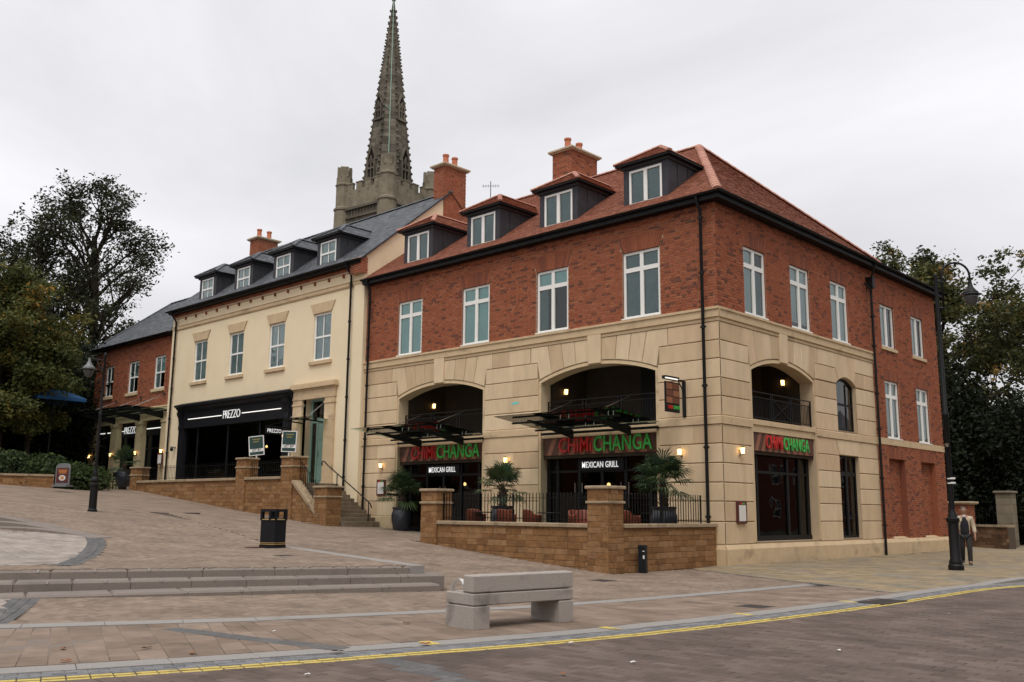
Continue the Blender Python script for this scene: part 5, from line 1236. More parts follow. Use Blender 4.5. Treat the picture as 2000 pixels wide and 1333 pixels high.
# ------------------------------------------------------------------ small brick building on the left
B3 = thing('brick_shop_building', 'low red brick building with slate roof and three sash windows, left of the cream one', 'building', (-41, 3, 2.5))
WB = [(-44.36, -43.24, 8.4, 10.33), (-41.14, -39.84, 8.4, 10.33), (-37.77, -36.47, 8.4, 10.33)]
m, rv = MB(), MB(); F0 = FL; panel(m, F0, -45.95, -35.45, 6.6, 11.6, WB, -.006, rv, .14); m.build('mortar_bed', 'mortar', B3); rv.build('window_reveal', 'brick_arch', B3)
m = MB(); m.poly([(-45.95, 8, 1), (-45.95, 0, 1), (-45.95, 0, 11.5), (-45.95, 8, 11.5)]); m.build('side_wall', 'brick_arch', B3)
hb = WB+[(w[0]-.02, w[1]+.02, w[3], w[3]+.32, .06) for w in WB]; mb = MB(); [mb.mesh(*a) for a in brick_items(F0, -45.95, -35.46, 7.3, 11.42, hb, seed=51, dark=.05)]; mb.build('brickwork', 'brick', B3, kind='stuff')
fa = []; [fa.extend(fan_arch(F0, w[0]-.02, w[1]+.02, w[3], w[3]+.32, .06)) for w in WB]; mb = MB(); [mb.mesh(*a) for a in fa]; mb.build('flat_arch_bricks', 'brick_arch', B3, kind='stuff')
for w in WB:
    m = MB(); fbox(m, F0, w[0]-.12, w[1]+.12, -.1, .1, w[2]-.17, w[2], c=.01); m.build('window_sill', 'trim_stone', B3); window(B3, F0, w[0]+.01, w[1]-.01, w[2], w[3]-.01, -.05, 'sash', 'white_paint', blind=[('blind_net_sky', 0, .5, 0, 1), ('blind_teal', .5, 1, .5, 1)])
bandb(B3, F0, -45.95, -35.46, [(-.03, 6.6), (.05, 6.6), (.05, 7.25), (.12, 7.3), (.12, 7.36), (-.03, 7.4)], 1.9, 'frieze_stone', 'trim_stone')
piers = [(-45.95, -45.0), (-42.8, -41.92), (-39.45, -38.67), (-36.3, -35.46)]
for (p, q) in piers:
    m = MB(); fbox(m, F0, p, q, -.4, .08, 2.0, 6.6); fbox(m, F0, p-.05, q+.05, -.4, .13, 2.0, 3.0); fbox(m, F0, p-.04, q+.04, -.4, .12, 6.4, 6.6); m.build('stone_pier', 'trim_stone', B3)
for k in range(3):
    p, q = piers[k][1], piers[k+1][0]; m = MB(); fbox(m, F0, p, q, -.35, -.2, 5.75, 6.6); fbox(m, F0, p, q, -.34, -.24, 2.3, 2.9)
    for s_ in (p+.05, (p+q)/2-.5, (p+q)/2+.5, q-.05): fbox(m, F0, s_-.045, s_+.045, -.34, -.23, 2.9, 5.75)
    fbox(m, F0, p, q, -.33, -.235, 4.95, 5.03)
    s3 = m.build('shopfront', 'black_paint', B3); m = MB(); m.poly([F0(p, -.29, 2.9), F0(q, -.29, 2.9), F0(q, -.29, 5.75), F0(p, -.29, 5.75)]); m.build('pane', 'glass_shop', s3)
    m = MB(); A4 = [(p, 2.4), (q, 2.4), (q, 6.2), (p, 6.2)]
    for i in range(4): x, y = A4[i], A4[(i+1) % 4]; m.poly([F0(y[0], -.36, y[1]), F0(x[0], -.36, x[1]), F0(x[0], -4, x[1]), F0(y[0], -4, y[1])])
    m.poly([F0(x[0], -4, x[1]) for x in A4]); m.build('dining_room', 'dark_room', s3)
m = MB(); fbox(m, F0, -46.1, -35.45, 0, .33, 11.4, 11.46); m.box(-46.2, -35.4, -.36, -.33, 11.44, 11.55); m.build('soffit', 'black_gutter', B3); gutter([(-46.2, -.42, 11.53), (-35.45, -.42, 11.53)], .07, B3)
e0, e1 = Vector((-46.25, -.35, 11.54)), Vector((-35.46, -.35, 11.54)); ap, rr_ = Vector((-43.1, 3.4, 14.85)), Vector((-35.46, 3.4, 14.85)); bk0 = Vector((-46.25, 7.15, 11.54))
m = MB(); m.poly([e0, e1, rr_, ap]); m.poly([bk0, e0, ap]); m.poly([bk0, ap, rr_, Vector((-35.46, 7.15, 11.54))]); r3 = m.build('roof', 'slate', B3)
V = (rr_-e1).normalized(); lv = (rr_-e1).length; hx3 = (ap.x-e0.x)/lv; mt = MB(); tile_field(mt, e0, (1, 0, 0), V, e1.x-e0.x, lv, .28, .19, lambda a, b, v: ((max(a, hx3*v), b) if b > hx3*v+.03 else None), seed=61, lift=.014); mt.build('roof_slates', 'slate', B3, kind='stuff')
ridge_tiles(e0, ap, .11, .45, r3, 'hip_tile', 'slate'); ridge_tiles(ap, rr_, .11, .45, r3, 'ridge_tile', 'slate')
settle(B3)
thin_sign('fascia_sign', 'small PREZZO sign between light lines above the middle bay of the low brick building', F0, -41.8, -39.55, 6.15, -.19, 'PREZZO', .62, line_gap=.78)
for (p, q, lb) in ((-44.9, -42.9, 'plain white light line over the leftmost shop bay of the low brick building'), (-38.55, -36.4, 'plain white light line over the right shop bay, beside the cream wall')):
    m = MB(); fbox(m, F0, p, q, -.195, -.165, 6.12, 6.17); tag(m.build('light_line', 'tube_glow'), lb, 'light')
# ------------------------------------------------------------------ church tower and spire
CH = thing('church', 'tall weathered stone church tower with crocketed spire and corner turrets', 'church', (0, 0, 0))
rc = random.Random(9); TW = 3.0; Z0 = 33.2
FT = [frame((0, -TW, 0), (1, 0, 0), (0, -1, 0)), frame((TW, 0, 0), (0, 1, 0), (1, 0, 0)), frame((0, TW, 0), (-1, 0, 0), (0, 1, 0)), frame((-TW, 0, 0), (0, -1, 0), (-1, 0, 0))]
m = MB(); m.box(-TW-.35, TW+.35, -TW-.35, TW+.35, 0, Z0-2.6)
tower = m.build('tower', 'church_stone', CH)
it = []
for f_ in FT[:2]+FT[3:]:
    z = Z0-9; k = 0
    while z < Z0-2.7:
        s_ = -TW-.35-(k % 2)*.35
        while s_ < TW+.35:
            w = rc.uniform(.55, .85); p, q = max(s_, -TW-.35)+.01, min(s_+w, TW+.35)-.01; s_ += w
            if q-p > .08: it.append(piece_prism(f_, [(p, z+.01), (q, z+.01), (q, z+.37), (p, z+.37)], .33, .375+rc.uniform(-.006, .006), .008, rc.random()+.01))
        z += .38; k += 1
mb = MB(); [mb.mesh(*a) for a in it]; mb.build('tower_stones', 'church_stone', tower, kind='stuff')
# panelled frieze, cornice and parapet
for f_ in FT:
    m = MB()
    fbx = lambda s0, s1, d0, d1, z0, z1: m.hexa([f_(s0, d0, z0), f_(s1, d0, z0), f_(s1, d1, z0), f_(s0, d1, z0), f_(s0, d0, z1), f_(s1, d0, z1), f_(s1, d1, z1), f_(s0, d1, z1)])
    fbx(-TW-.5, TW+.5, .2, .55, Z0-2.65, Z0-2.4); fbx(-TW-.45, TW+.45, .0, .36, Z0-2.4, Z0-1.75); 
    for i in range(14): s_ = -TW+.1+i*.44; fbx(s_, s_+.12, .3, .44, Z0-2.4, Z0-1.75)
    fbx(-TW-.55, TW+.55, .1, .62, Z0-1.75, Z0-1.5); m.build('frieze', 'church_stone', tower)
    m = MB(); fbx(-TW-.3, TW+.3, .1, .42, Z0-1.5, Z0+.35)
    for i in range(4): s_ = -2.35+i*1.3; fbx(s_, s_+.8, .11, .41, Z0+.35, Z0+1.05)
    for i in range(4): s_ = -2.35+i*1.3-.06; fbx(s_, s_+.92, .06, .46, Z0+1.05, Z0+1.15)
    for i in range(4): s_ = -1.95+i*1.3; fbx(s_-.05, s_+.05, .42, .45, Z0-.5, Z0+.6); fbx(s_-.2, s_+.2, .42, .45, Z0+.05, Z0+.15)
    m.build('parapet', 'church_light', tower)
for (sx, sy, dz) in ((1, -1, .0), (-1, -1, 0), (1, 1, 0), (-1, 1, 0)):
    m = MB(); r_ = .82; m.lathe([(r_*1.18, Z0-4.5), (r_*1.12, Z0-1.6), (r_*1.25, Z0-1.55), (r_*1.25, Z0-1.35), (r_, Z0-1.2), (r_, Z0+1.0), (r_*1.12, Z0+1.1), (r_*1.12, Z0+1.25), (r_, Z0+1.35), (r_, Z0+2.0)], 8, (sx*(TW+.12), sy*(TW+.12), 0)); tu = m.build('corner_turret', 'church_light', tower)
    for i in range(4):
        an = math.pi/4+i*math.pi/2; m = MB(); c_ = Vector((sx*(TW+.12)+math.cos(an)*.58, sy*(TW+.12)+math.sin(an)*.58, Z0+2.0)); x = Vector((-math.sin(an), math.cos(an), 0)); y = Vector((math.cos(an), math.sin(an), 0))
        P = [c_+x*a+y*b for a, b in ((-.4, -.16), (.4, -.16), (.4, .16), (-.4, .16))]; m.hexa(P+[p+Vector((0, 0, 1.05)) for p in P]); m.build('merlon', 'church_light', tu)
# spire
AZ = 55.9; ap_ = 2.62; R0 = ap_/math.cos(math.pi/8); SB = Z0-.6
def oct_pt(an, z): r_ = R0*(AZ-z)/(AZ-SB); return Vector((r_*math.cos(an), r_*math.sin(an), z))
ANG = [math.pi/8+i*math.pi/4 for i in range(8)]
m = MB(); apex = Vector((0, 0, AZ))
for i in range(8): m.poly([oct_pt(ANG[i], SB), oct_pt(ANG[(i+1) % 8], SB), apex])
spire = m.build('spire', 'church_stone', CH)
mb = MB(); z = SB; k = 0
while z < AZ-1.5:                                  # coursed stones of the spire
    for i in range(8):
        a0, a1 = oct_pt(ANG[i], z), oct_pt(ANG[(i+1) % 8], z); b0, b1 = oct_pt(ANG[i], z+.42), oct_pt(ANG[(i+1) % 8], z+.42); nn = ((a1-a0).cross(b0-a0)).normalized(); q = max(1, round((a1-a0).length/.7))
        for j in range(q):
            t0, t1 = j/q+.012, (j+1)/q-.012; o = nn*(.02+rc.uniform(-.01, .012)); P = [a0.lerp(a1, t0)+o, a0.lerp(a1, t1)+o, b0.lerp(b1, t1).lerp(a0.lerp(a1, t1), .05)+o, b0.lerp(b1, t0).lerp(a0.lerp(a1, t0), .05)+o]; mb.poly(P, rc.random()+.01)
    z += .42; k += 1
mb.build('spire_stones', 'church_stone', spire, kind='stuff')
m = MB()
for i in range(8): m.tube([oct_pt(ANG[i], SB), oct_pt(ANG[i], AZ-.3)], [.13, .05], 6)
m.build('spire_ribs', 'church_stone', spire, kind='stuff')
cro = MB(); cro.lathe([(0.02, -.16), (.10, -.10), (.14, 0), (.09, .09), (.02, .15)], 6); cme = cro.build('crocket', 'church_stone', spire).data; first = [o for o in spire.children if o.name == 'crocket'][0]
n_c = 30; used = False
for i in range(8):
    for k in range(n_c):
        z = SB+1.0+(AZ-SB-2.6)*k/(n_c-1); p = oct_pt(ANG[i], z); out = Vector((p.x, p.y, 0)).normalized(); p = p+out*.14; s_ = 1.15-.45*k/n_c
        if not used: o = first; used = True
        else: o = first.copy(); COL.objects.link(o); o.parent = spire
        o.location = p; o.scale = (s_, s_, s_)
def lucarne(face, z0, h, w, parent):
    an = face*math.pi/4; out = Vector((math.cos(an), math.sin(an), 0)); sd_ = Vector((-math.sin(an), math.cos(an), 0)); rr = ap_*(AZ-z0)/(AZ-SB)+.12; r2 = ap_*(AZ-z0-h*1.35)/(AZ-SB)-.1
    P = lambda s_, d, z: out*(rr+d)+sd_*s_+Vector((0, 0, z0+z))
    m = MB(); t = .14
    for s_ in (-w/2, w/2-t): m.hexa([P(s_, -1.2, 0), P(s_+t, -1.2, 0), P(s_+t, .05, 0), P(s_, .05, 0), P(s_, -1.2, h*.72), P(s_+t, -1.2, h*.72), P(s_+t, .05, h*.72), P(s_, .05, h*.72)])
    m.hexa([P(-t/3, -.2, 0), P(t/3, -.2, 0), P(t/3, .03, 0), P(-t/3, .03, 0), P(-t/3, -.2, h*.8), P(t/3, -.2, h*.8), P(t/3, .03, h*.8), P(-t/3, .03, h*.8)])
    m.hexa([P(-w/2, -.1, h*.36), P(w/2, -.1, h*.36), P(w/2, .02, h*.36), P(-w/2, .02, h*.36), P(-w/2, -.1, h*.42), P(w/2, -.1, h*.42), P(w/2, .02, h*.42), P(-w/2, .02, h*.42)])
    for sg in (-1, 1): m.bar(P(sg*w*.58, -.06, h*.66), P(0, -.06, h*1.22), .12, .13); m.bar(P(sg*w*.25, .0, h*.55), P(0, .0, h*.85), .07, .07)
    m.poly([P(-w*.55, -.05, h*.7), P(0, -.05, h*1.2), P(0, -1.4, h*1.2), P(-w*.55, -1.2, h*.7)]); m.poly([P(w*.55, -.05, h*.7), P(w*.55, -1.2, h*.7), P(0, -1.4, h*1.2), P(0, -.05, h*1.2)])
    m.hexa([P(-w*.62, -.4, -.18), P(w*.62, -.4, -.18), P(w*.62, .12, -.18), P(-w*.62, .12, -.18), P(-w*.62, -.4, 0), P(w*.62, -.4, 0), P(w*.62, .12, 0), P(-w*.62, .12, 0)])
    l = m.build('lucarne', 'church_stone', parent); m = MB(); m.poly([P(-w/2, -.13, 0), P(w/2, -.13, 0), P(w/2, -.13, h*.8), P(0, -.13, h*1.15), P(-w/2, -.13, h*.8)]); m.build('opening', 'dark_room', l)
for f_ in (0, 2, 4, 6): lucarne(f_, Z0+1.5, 3.0, 1.12, spire); lucarne(f_, Z0+8.3, 2.3, .9, spire)
m = MB(); an = -math.pi/4; o = Vector((math.cos(an), math.sin(an), 0)); sd_ = Vector((-o.y, o.x, 0))
pt = lambda z, s_=0.: o*(ap_*(AZ-z)/(AZ-SB)+.07)+sd_*s_+Vector((0, 0, z)); m.tube([pt(Z0+3.2, -.0), pt(AZ-12, 0), pt(AZ-.1, 0)], .05, 5); m.tube([pt(AZ-13.5, 0), pt(AZ-13.2, -.35), pt(AZ-13.0, -.55)], .04, 5); m.build('lightning_conductor', 'copper_green', spire)
m = MB(); m.lathe([(.06, AZ-.6), (.28, AZ-.2), (.1, AZ), (.16, AZ+.25), (.03, AZ+.7)], 8); m.build('finial', 'church_stone', spire)
cp = at_dist(757, 366, 95); place(CH, (cp.x, cp.y, 0), R(6.3))
# ------------------------------------------------------------------ ironstone terrace walls
rw = random.Random(77)
def stone_items(fr, s0, s1, zb, zt, d=0., ch=(.14, .19), ln=(.3, .85), proud=.012):
    """coursed rubble: zb is a function of s giving the bottom (ground), stones are clipped to it"""
    items = []; z = min(zb(s0), zb(s1), zb((s0+s1)/2))-.1
    while z < zt-.03:
        h = min(rw.uniform(*ch), zt-z); s_ = s0-rw.uniform(0, .3)
        if zt-z-h < .05: h = zt-z
        while s_ < s1:
            w = rw.uniform(*ln); a, b = max(s_, s0), min(s_+w, s1); s_ += w
            if b-a < .05: continue
            g = .006; P = [(a+g, z+g), (b-g, z+g), (b-g, z+h-g), (a+g, z+h-g)]
            if z+h < min(zb(a), zb(b))-.02: continue
            items.append(piece_prism(fr, P, d-.03, d+proud+rw.uniform(-.004, .005), .006, rw.random()+.001))
        z += h
    return items
def pier(parent, x0, x1, y0, y1, z0, z1, name='pier', faces='FRL'):
    m = MB(); m.box(x0+.02, x1-.02, y0+.02, y1-.02, z0, z1); p = m.build(name, 'iron_mortar', parent); it = []
    F_ = {'F': (frame((0, y0+.02, 0), (1, 0, 0), (0, -1, 0)), x0, x1), 'R': (frame((x1-.02, 0, 0), (0, 1, 0), (1, 0, 0)), y0, y1), 'L': (frame((x0+.02, 0, 0), (0, -1, 0), (-1, 0, 0)), -y1, -y0)}
    for k in faces: f_, a, b = F_[k]; it += stone_items(f_, a, b, lambda s: z0, z1, ln=(.28, .55))
    mb = MB(); 
    for q in it:
        me = bpy.data.meshes.new('stone'); me.from_pydata([tuple(v) for v in q[0]], [], q[1]); me.materials.append(MAT['ironstone']); at = me.attributes.new('rnd', 'FLOAT', 'FACE'); at.data.foreach_set('value', [q[2]]*len(q[1])); link('stone', me, p)
    m = MB(); m.cbox(x0-.03, x1+.03, y0-.03, y1+.03, z1-.38, z1-.31, .012); m.build('neck_stone', 'coping', p)
    m = MB(); m.cbox(x0-.045, x1+.045, y0-.045, y1+.045, z1, z1+.09, .02); m.build('cap_stone', 'coping', p)
    return p
TW1 = thing('terrace_wall', 'low orange ironstone wall with two piers around the terrace at the building corner', 'wall', (-3.5, -5.3, 0))
f1 = frame((0, -5.32, 0), (1, 0, 0), (0, -1, 0)); f2 = frame((-.22, 0, 0), (0, 1, 0), (1, 0, 0))
m = MB(); m.box(-6.95, -.8, -5.315, -4.95, -.3, 1.2); m.box(-.6, -.225, -4.8, -.05, -.3, 1.2); m.build('wall_core', 'iron_mortar', TW1)
it = stone_items(f1, -6.9, -.85, lambda s: zg(s, -5.4), 1.2)+stone_items(f2, -4.75, -.12, lambda s: 0, 1.2); pieces(it, 'stone', 'ironstone', TW1)
for (a, b, ax) in ((-6.9, -.86, 0), (-4.72, -.1, 1)):
    n = round((b-a)/.95)
    for i in range(n):
        p, q = a+(b-a)*i/n+.003, a+(b-a)*(i+1)/n-.003; m = MB()
        (m.cbox(p, q, -5.39, -4.9, 1.2, 1.31, .015) if ax == 0 else m.cbox(-.64, -.15, p, q, 1.2, 1.31, .015)); m.build('coping_stone', 'coping', TW1)
pier(TW1, -7.6, -6.88, -5.42, -4.75, .2, 2.2); pier(TW1, -.88, -.18, -5.42, -4.72, -.2, 2.22)
m = MB(); m.box(-7.4, -.6, -4.95, -.0, .3, .86); m.build('terrace_floor', 'slab_brown', TW1)
settle(TW1)
def rail_run(mb, p, q, z0, z1, step=.13, z0b=None, z1b=None, fin=True, r=.009):
    """vertical bar railing between two plan points; bottoms and tops may slope"""
    p, q = Vector(p), Vector(q); L_ = (q-p).length; n = max(1, round(L_/step)); z0b = z0 if z0b is None else z0b; z1b = z1 if z1b is None else z1b
    P = lambda t, z: (p.x+(q.x-p.x)*t, p.y+(q.y-p.y)*t, z)
    mb.bar(P(0, z1-.12), P(1, z1b-.12), .035, .012); mb.bar(P(0, z0+.1), P(1, z0b+.1), .035, .012)
    for i in range(n+1):
        t = i/n; a, b = z0+(z0b-z0)*t, z1+(z1b-z1)*t; x, y, _ = P(t, 0); mb.box(x-r, x+r, y-r, y+r, a+.02, b)
        if fin: mb.lathe([(.004, -.02), (.02, 0), (.004, .025)], 5, (x, y, b))
for (p, q, lb) in (((-6.85, -5.12), (-.9, -5.12), 'black upright bar railing on the front of the corner terrace wall'), ((-.42, -4.68), (-.42, -.6), 'short black bar railing on the terrace wall side nearest the drainpipe')):
    t = thing('terrace_railing', lb, 'railing', (p[0], p[1], 1.31)); m = MB(); rail_run(m, p, q, 1.31, 2.12); m.build('bars', 'black_metal', t); m = MB()
    for k in (0, .5, 1): x, y = p[0]+(q[0]-p[0])*k, p[1]+(q[1]-p[1])*k; m.box(x-.02, x+.02, y-.02, y+.02, 1.31, 2.14)
    m.build('posts', 'black_metal', t, kind='stuff'); settle(t)
# ---- wall, steps and railings in front of the cream building
TW2 = thing('raised_terrace_wall', 'long sloping ironstone retaining wall with piers below the black shopfront', 'wall', (-26, -2.6, 1.5))
YF = -2.6; f3 = frame((0, YF+.02, 0), (1, 0, 0), (0, -1, 0)); ZC = 2.86
m = MB(); m.box(-33.4, -19.3, YF+.025, YF+.4, .3, ZC); m.hexa([(-19.3, YF+.025, .3), (-17.3, YF+.025, .3), (-17.3, YF+.4, .3), (-19.3, YF+.4, .3), (-19.3, YF+.025, ZC-.1), (-17.3, YF+.025, 1.5), (-17.3, YF+.4, 1.5), (-19.3, YF+.4, ZC-.1)]); m.build('wall_core', 'iron_mortar', TW2)
it = stone_items(f3, -33.3, -19.0, lambda s: zg(s, -2.7), ZC, ch=(.14, .19), ln=(.3, .75))
slope = []
for q in stone_items(f3, -19.0, -17.3, lambda s: zg(s, -2.7), 2.7, ch=(.14, .18), ln=(.3, .6)):
    c_ = sum((Vector(v) for v in q[0]), Vector())/len(q[0])
    if c_.z < 2.72-(c_.x+19.0)*.74-.1: slope.append(q)
pieces(it+slope, 'stone', 'ironstone', TW2)
for (a, b) in ((-33.3, -23.5), (-22.75, -19.85)):
    n = round((b-a)/1.2)
    for i in range(n): m = MB(); m.cbox(a+(b-a)*i/n+.003, a+(b-a)*(i+1)/n-.003, YF-.07, YF+.45, ZC, ZC+.12, .015); m.build('coping_stone', 'coping', TW2)
m = MB(); m.bar((-19.0, YF+.18, 2.76), (-17.25, YF+.18, 1.46), .5, .12); m.build('sloping_coping', 'coping', TW2)
pier(TW2, -34.1, -33.3, YF-.06, YF+.6, 1.8, 3.62); pier(TW2, -23.5, -22.72, YF-.06, YF+.6, 1.0, 3.78); pier(TW2, -19.85, -19.0, YF-.06, YF+.68, .8, 3.74); pier(TW2, -17.35, -16.5, YF-.06, YF+.7, .4, 2.46)
m = MB(); m.box(-35.4, -19.3, YF+.4, -.1, 1.5, 2.72); m.build('terrace_floor', 'slab_brown', TW2); settle(TW2)
st = thing('stone_stairs', 'worn stone stairs climbing beside the cream wall to the green door', 'stairs', (-17.6, -1.2, .9)); n = 11
for i in range(n):
    x1 = -16.15-i*.295; z1 = .97+(i+1)*(2.72-.97)/n; m = MB(); m.cbox(x1-.33, x1, -1.95, -.2, .3, z1, .012); m.build('step', 'stair_stone', st)
m = MB(); m.box(-20.6, -19.38, -2.2, -.2, .5, 2.71); m.build('landing', 'stair_stone', st); settle(st)
t = thing('stair_railing', 'black sloping bar railing between the two piers beside the stairs', 'railing', (-18.2, -2.2, 2)); m = MB(); rail_run(m, (-18.95, -2.3), (-17.4, -2.3), 2.85, 3.72, .14, 1.62, 2.5, fin=False); m.build('bars', 'black_metal', t); settle(t)
t = thing('handrail', 'black tubular handrail with scrolled top end beside the green door', 'handrail', (-17.6, -.7, 1)); m = MB(); yh = -.72
m.tube([(-19.62, yh, 3.5), (-19.66, yh, 3.62), (-19.58, yh, 3.7), (-19.45, yh, 3.66), (-19.2, yh, 3.5), (-16.3, yh, 1.95), (-16.15, yh, 1.86), (-16.05, yh, 1.7)], .025, 8); m.build('rail', 'black_metal', t, smooth=True); m = MB()
for x, z0, z1 in ((-18.5, 2.1, 3.14), (-16.25, .9, 1.92)): m.tube([(x, yh, z0), (x, yh, z1)], .022, 8)
m.build('posts', 'black_metal', t, kind='stuff'); settle(t)
t = thing('terrace_railing', 'thin black railing along the top of the wall below the black shopfront', 'railing', (-27, -2.3, 2.98))
for (a, b) in ((-33.25, -23.55), (-22.7, -19.9)): m = MB(); rail_run(m, (a, -2.38), (b, -2.38), 2.98, 3.72, .15, fin=False, r=.007); m.build('bars', 'black_metal', t)
settle(t)
# ------------------------------------------------------------------ glass canopies
def canopy(xa, label):
    t = thing('glass_canopy', label, 'canopy', (xa, 0, 4.3)); x0, x1 = xa-1.35, xa+3.75
    for x in (xa, xa+2.47):
        m = MB(); q = [(0, 4.12), (-.0, 4.42), (-2.3, 4.60), (-2.33, 4.55)]; vs = [(x-.035, y, z) for y, z in q]+[(x+.035, y, z) for y, z in q]; m.mesh(vs, [(0, 1, 2, 3), (7, 6, 5, 4)]+[(i, (i+1) % 4, 4+(i+1) % 4, 4+i) for i in range(4)]); m.build('arm', 'black_metal', t)
    for (y, z, a, b) in ((-1.85, 4.57, x0+.2, x1-.3), (-.55, 4.42, x0+.1, x1-.2)): m = MB(); m.tube([(a, y, z), (b, y, z)], .035, 8); m.build('purlin', 'black_metal', t)
    m = MB(); m.box(x0-.05, x1-.1, -.12, -.02, 4.28, 4.36); m.build('wall_channel', 'black_metal', t)
    xs = [x0, (x0+x1)/2-.005, (x0+x1)/2+.005, x1]
    for (a, b) in ((xs[0], xs[1]), (xs[2], xs[3])):
        m = MB(); vs = [(a, -.15, 4.47), (b, -.15, 4.47), (b, -2.55, 4.76), (a, -2.55, 4.76)]; m.hexa([vs[3], vs[2], vs[1], vs[0]]+[(x, y, z+.014) for x, y, z in (vs[3], vs[2], vs[1], vs[0])]); m.build('glass_sheet', 'glass_canopy', t)
    for y, zz in ((-1.85, 4.57), (-.55, 4.42)):
        for x in (x0+.55, x0+.75, (x0+x1)/2-.18, (x0+x1)/2+.18, x1-.75, x1-.55):
            m = MB(); m.tube([(x, y, zz), (x, y, zz+.14)], .014, 6); m.lathe([(.03, .13), (.035, .15), (.02, .17)], 8, (x, y, zz)); m.build('glass_fixing', 'stud_steel', t, smooth=True)
    for x in (xa, xa+2.47): m = MB(); m.tube([(x, -1.9, 4.72), (x+.0, -.05, 5.4)], .012, 6); m.build('tie_rod', 'steel', t)
    settle(t)
canopy(-13.9, 'clear glass canopy on black arms over the left arch, partly behind the drainpipe'); canopy(-5.9, 'clear glass canopy on black arms over the arch beside the hanging sign')
t = thing('glass_canopy', 'long dark canopy held by tie rods across the low brick building', 'canopy', (-41, 0, 6.8))
for x in (-47.2, -45.4, -42.4, -39.1, -36.2):
    m = MB(); q = [(.0, 6.6), (0, 6.98), (-2.2, 7.06), (-2.2, 6.98)]; vs = [(x-.05, y, z) for y, z in q]+[(x+.05, y, z) for y, z in q]; m.mesh(vs, [(0, 1, 2, 3), (7, 6, 5, 4)]+[(i, (i+1) % 4, 4+(i+1) % 4, 4+i) for i in range(4)]); m.build('arm', 'black_metal', t)
    if x > -46: m = MB(); m.tube([(x, -1.9, 7.1), (x, -.02, 8.0)], .02, 6); m.lathe([(.09, -.06), (.09, .06)], 8, (x, -.06, 8.02), axes=(Vector((1, 0, 0)), Vector((0, 0, 1)), Vector((0, 1, 0)))); m.build('tie_rod', 'steel', t)
for y in (-2.15, -1.1, -.15): m = MB(); m.tube([(-48.2, y, 7.04), (-35.6, y, 7.04)], .045, 6); m.build('purlin', 'black_metal', t)
for i in range(6): m = MB(); a = -48.2+i*2.1; m.hexa([(a, -2.4, 7.13), (a+2.08, -2.4, 7.13), (a+2.08, -.05, 7.1), (a, -.05, 7.1), (a, -2.4, 7.145), (a+2.08, -2.4, 7.145), (a+2.08, -.05, 7.115), (a, -.05, 7.115)]); m.build('glass_sheet', 'glass_canopy', t)
settle(t)
# ------------------------------------------------------------------ restaurant signs
def chimi(fr, s0, s1, z0, z1, d, label, size, sx):
    t = thing('fascia_sign', label, 'sign', fr((s0+s1)/2, d, z0)); m = MB(); fbox(m, fr, s0, s1, d-.06, d, z0, z1, c=.008); m.build('board', 'sign_wood', t); L_ = s1-s0; rg = random.Random(4)
    for k in range(9):
        a = s0+.15+(L_-.6)*k/8.5; w = rg.uniform(.16, .32); sh = .28 if k < 4 else -.28
        if abs(k-4) < 1: sh = 0
        P = [(a, z0+.01), (a+w, z0+.01), (a+w+sh, z1-.01), (a+sh, z1-.01)]; P = clip(clip(P, (s1-.01, z0), (s1-.01, z1)), (s0+.01, z1), (s0+.01, z0))
        if len(P) > 2: m = MB(); m.prism(fr, P, d-.01, d+.004+.0006*k, 0, .5); m.build('stripe', 'sign_stripe', t)
    zc = (z0+z1)/2+.0; sm = (s0+s1)/2
    text_mesh('CHiMi', size, 'sign_red', 'red_lettering', t, fr(sm-.22*L_/5+.0, d+.05, zc), fr.u, (0, 0, 1), fr.n, .016, .006*size, 'RIGHT', sx, 1.03)
    text_mesh('CHANGA', size, 'sign_green', 'green_lettering', t, fr(sm-.16*L_/5, d+.05, zc), fr.u, (0, 0, 1), fr.n, .016, .006*size, 'LEFT', sx, 1.03)
    settle(t)
chimi(FL, AL1.c-2.46, AL1.c+2.46, 3.56, 4.18, -.1, 'CHiMiCHANGA sign in red and green under the left arch canopy', .73, .76)
chimi(FL, AL2.c-2.46, AL2.c+2.46, 3.56, 4.18, -.1, 'CHiMiCHANGA sign in red and green behind the palms, under the middle arch', .73, .76)
chimi(FRR, AR.c-2.12, AR.c+2.12, 3.60, 4.20, -.06, 'CHiMiCHANGA sign in red and green over the shop window facing the road', .60, .70)
for A, lb in ((AL1, 'white MEXICAN GRILL lettering above the door in the left arch'), (AL2, 'white MEXICAN GRILL lettering on the glass of the middle arch')):
    t = thing('lettering_sign', lb, 'sign', (A.c, 0, 3.2)); m = MB(); fbox(m, FL, A.c-.95, A.c+.95, -.3, -.27, 3.02, 3.4); m.build('panel', 'black_paint', t)
    text_mesh('MEXICAN GRILL', .29, 'sign_white_glow', 'lettering', t, FL(A.c-.05, -.262, 3.2), FL.u, (0, 0, 1), FL.n, .006, .002, sx=.72, space=1.05); settle(t)
t = thing('hanging_sign', 'projecting sign with six pictures on a black bracket beside the corner drainpipe', 'sign', (-1.26, -.1, 4.6)); x = -1.26
m = MB(); m.box(x-.05, x+.05, -.10, -.03, 4.58, 5.72); m.box(x-.03, x+.03, -1.22, -.1, 5.68, 5.74); m.tube([(x, -.1, 5.35), (x, -.2, 5.5), (x, -.38, 5.68)], .02, 6); m.build('bracket', 'black_metal', t)
m = MB(); m.box(x-.05, x+.09, -1.2, -.45, 5.74, 5.79); m.build('lamp_hood', 'black_metal', t); m = MB(); m.box(x+.03, x+.075, -1.15, -.5, 5.705, 5.738); m.build('lamp_tube', 'tube_glow', t)
m = MB(); m.box(x-.025, x+.025, -1.12, -.36, 4.68, 5.62); pn = m.build('panel', 'black_paint', t)
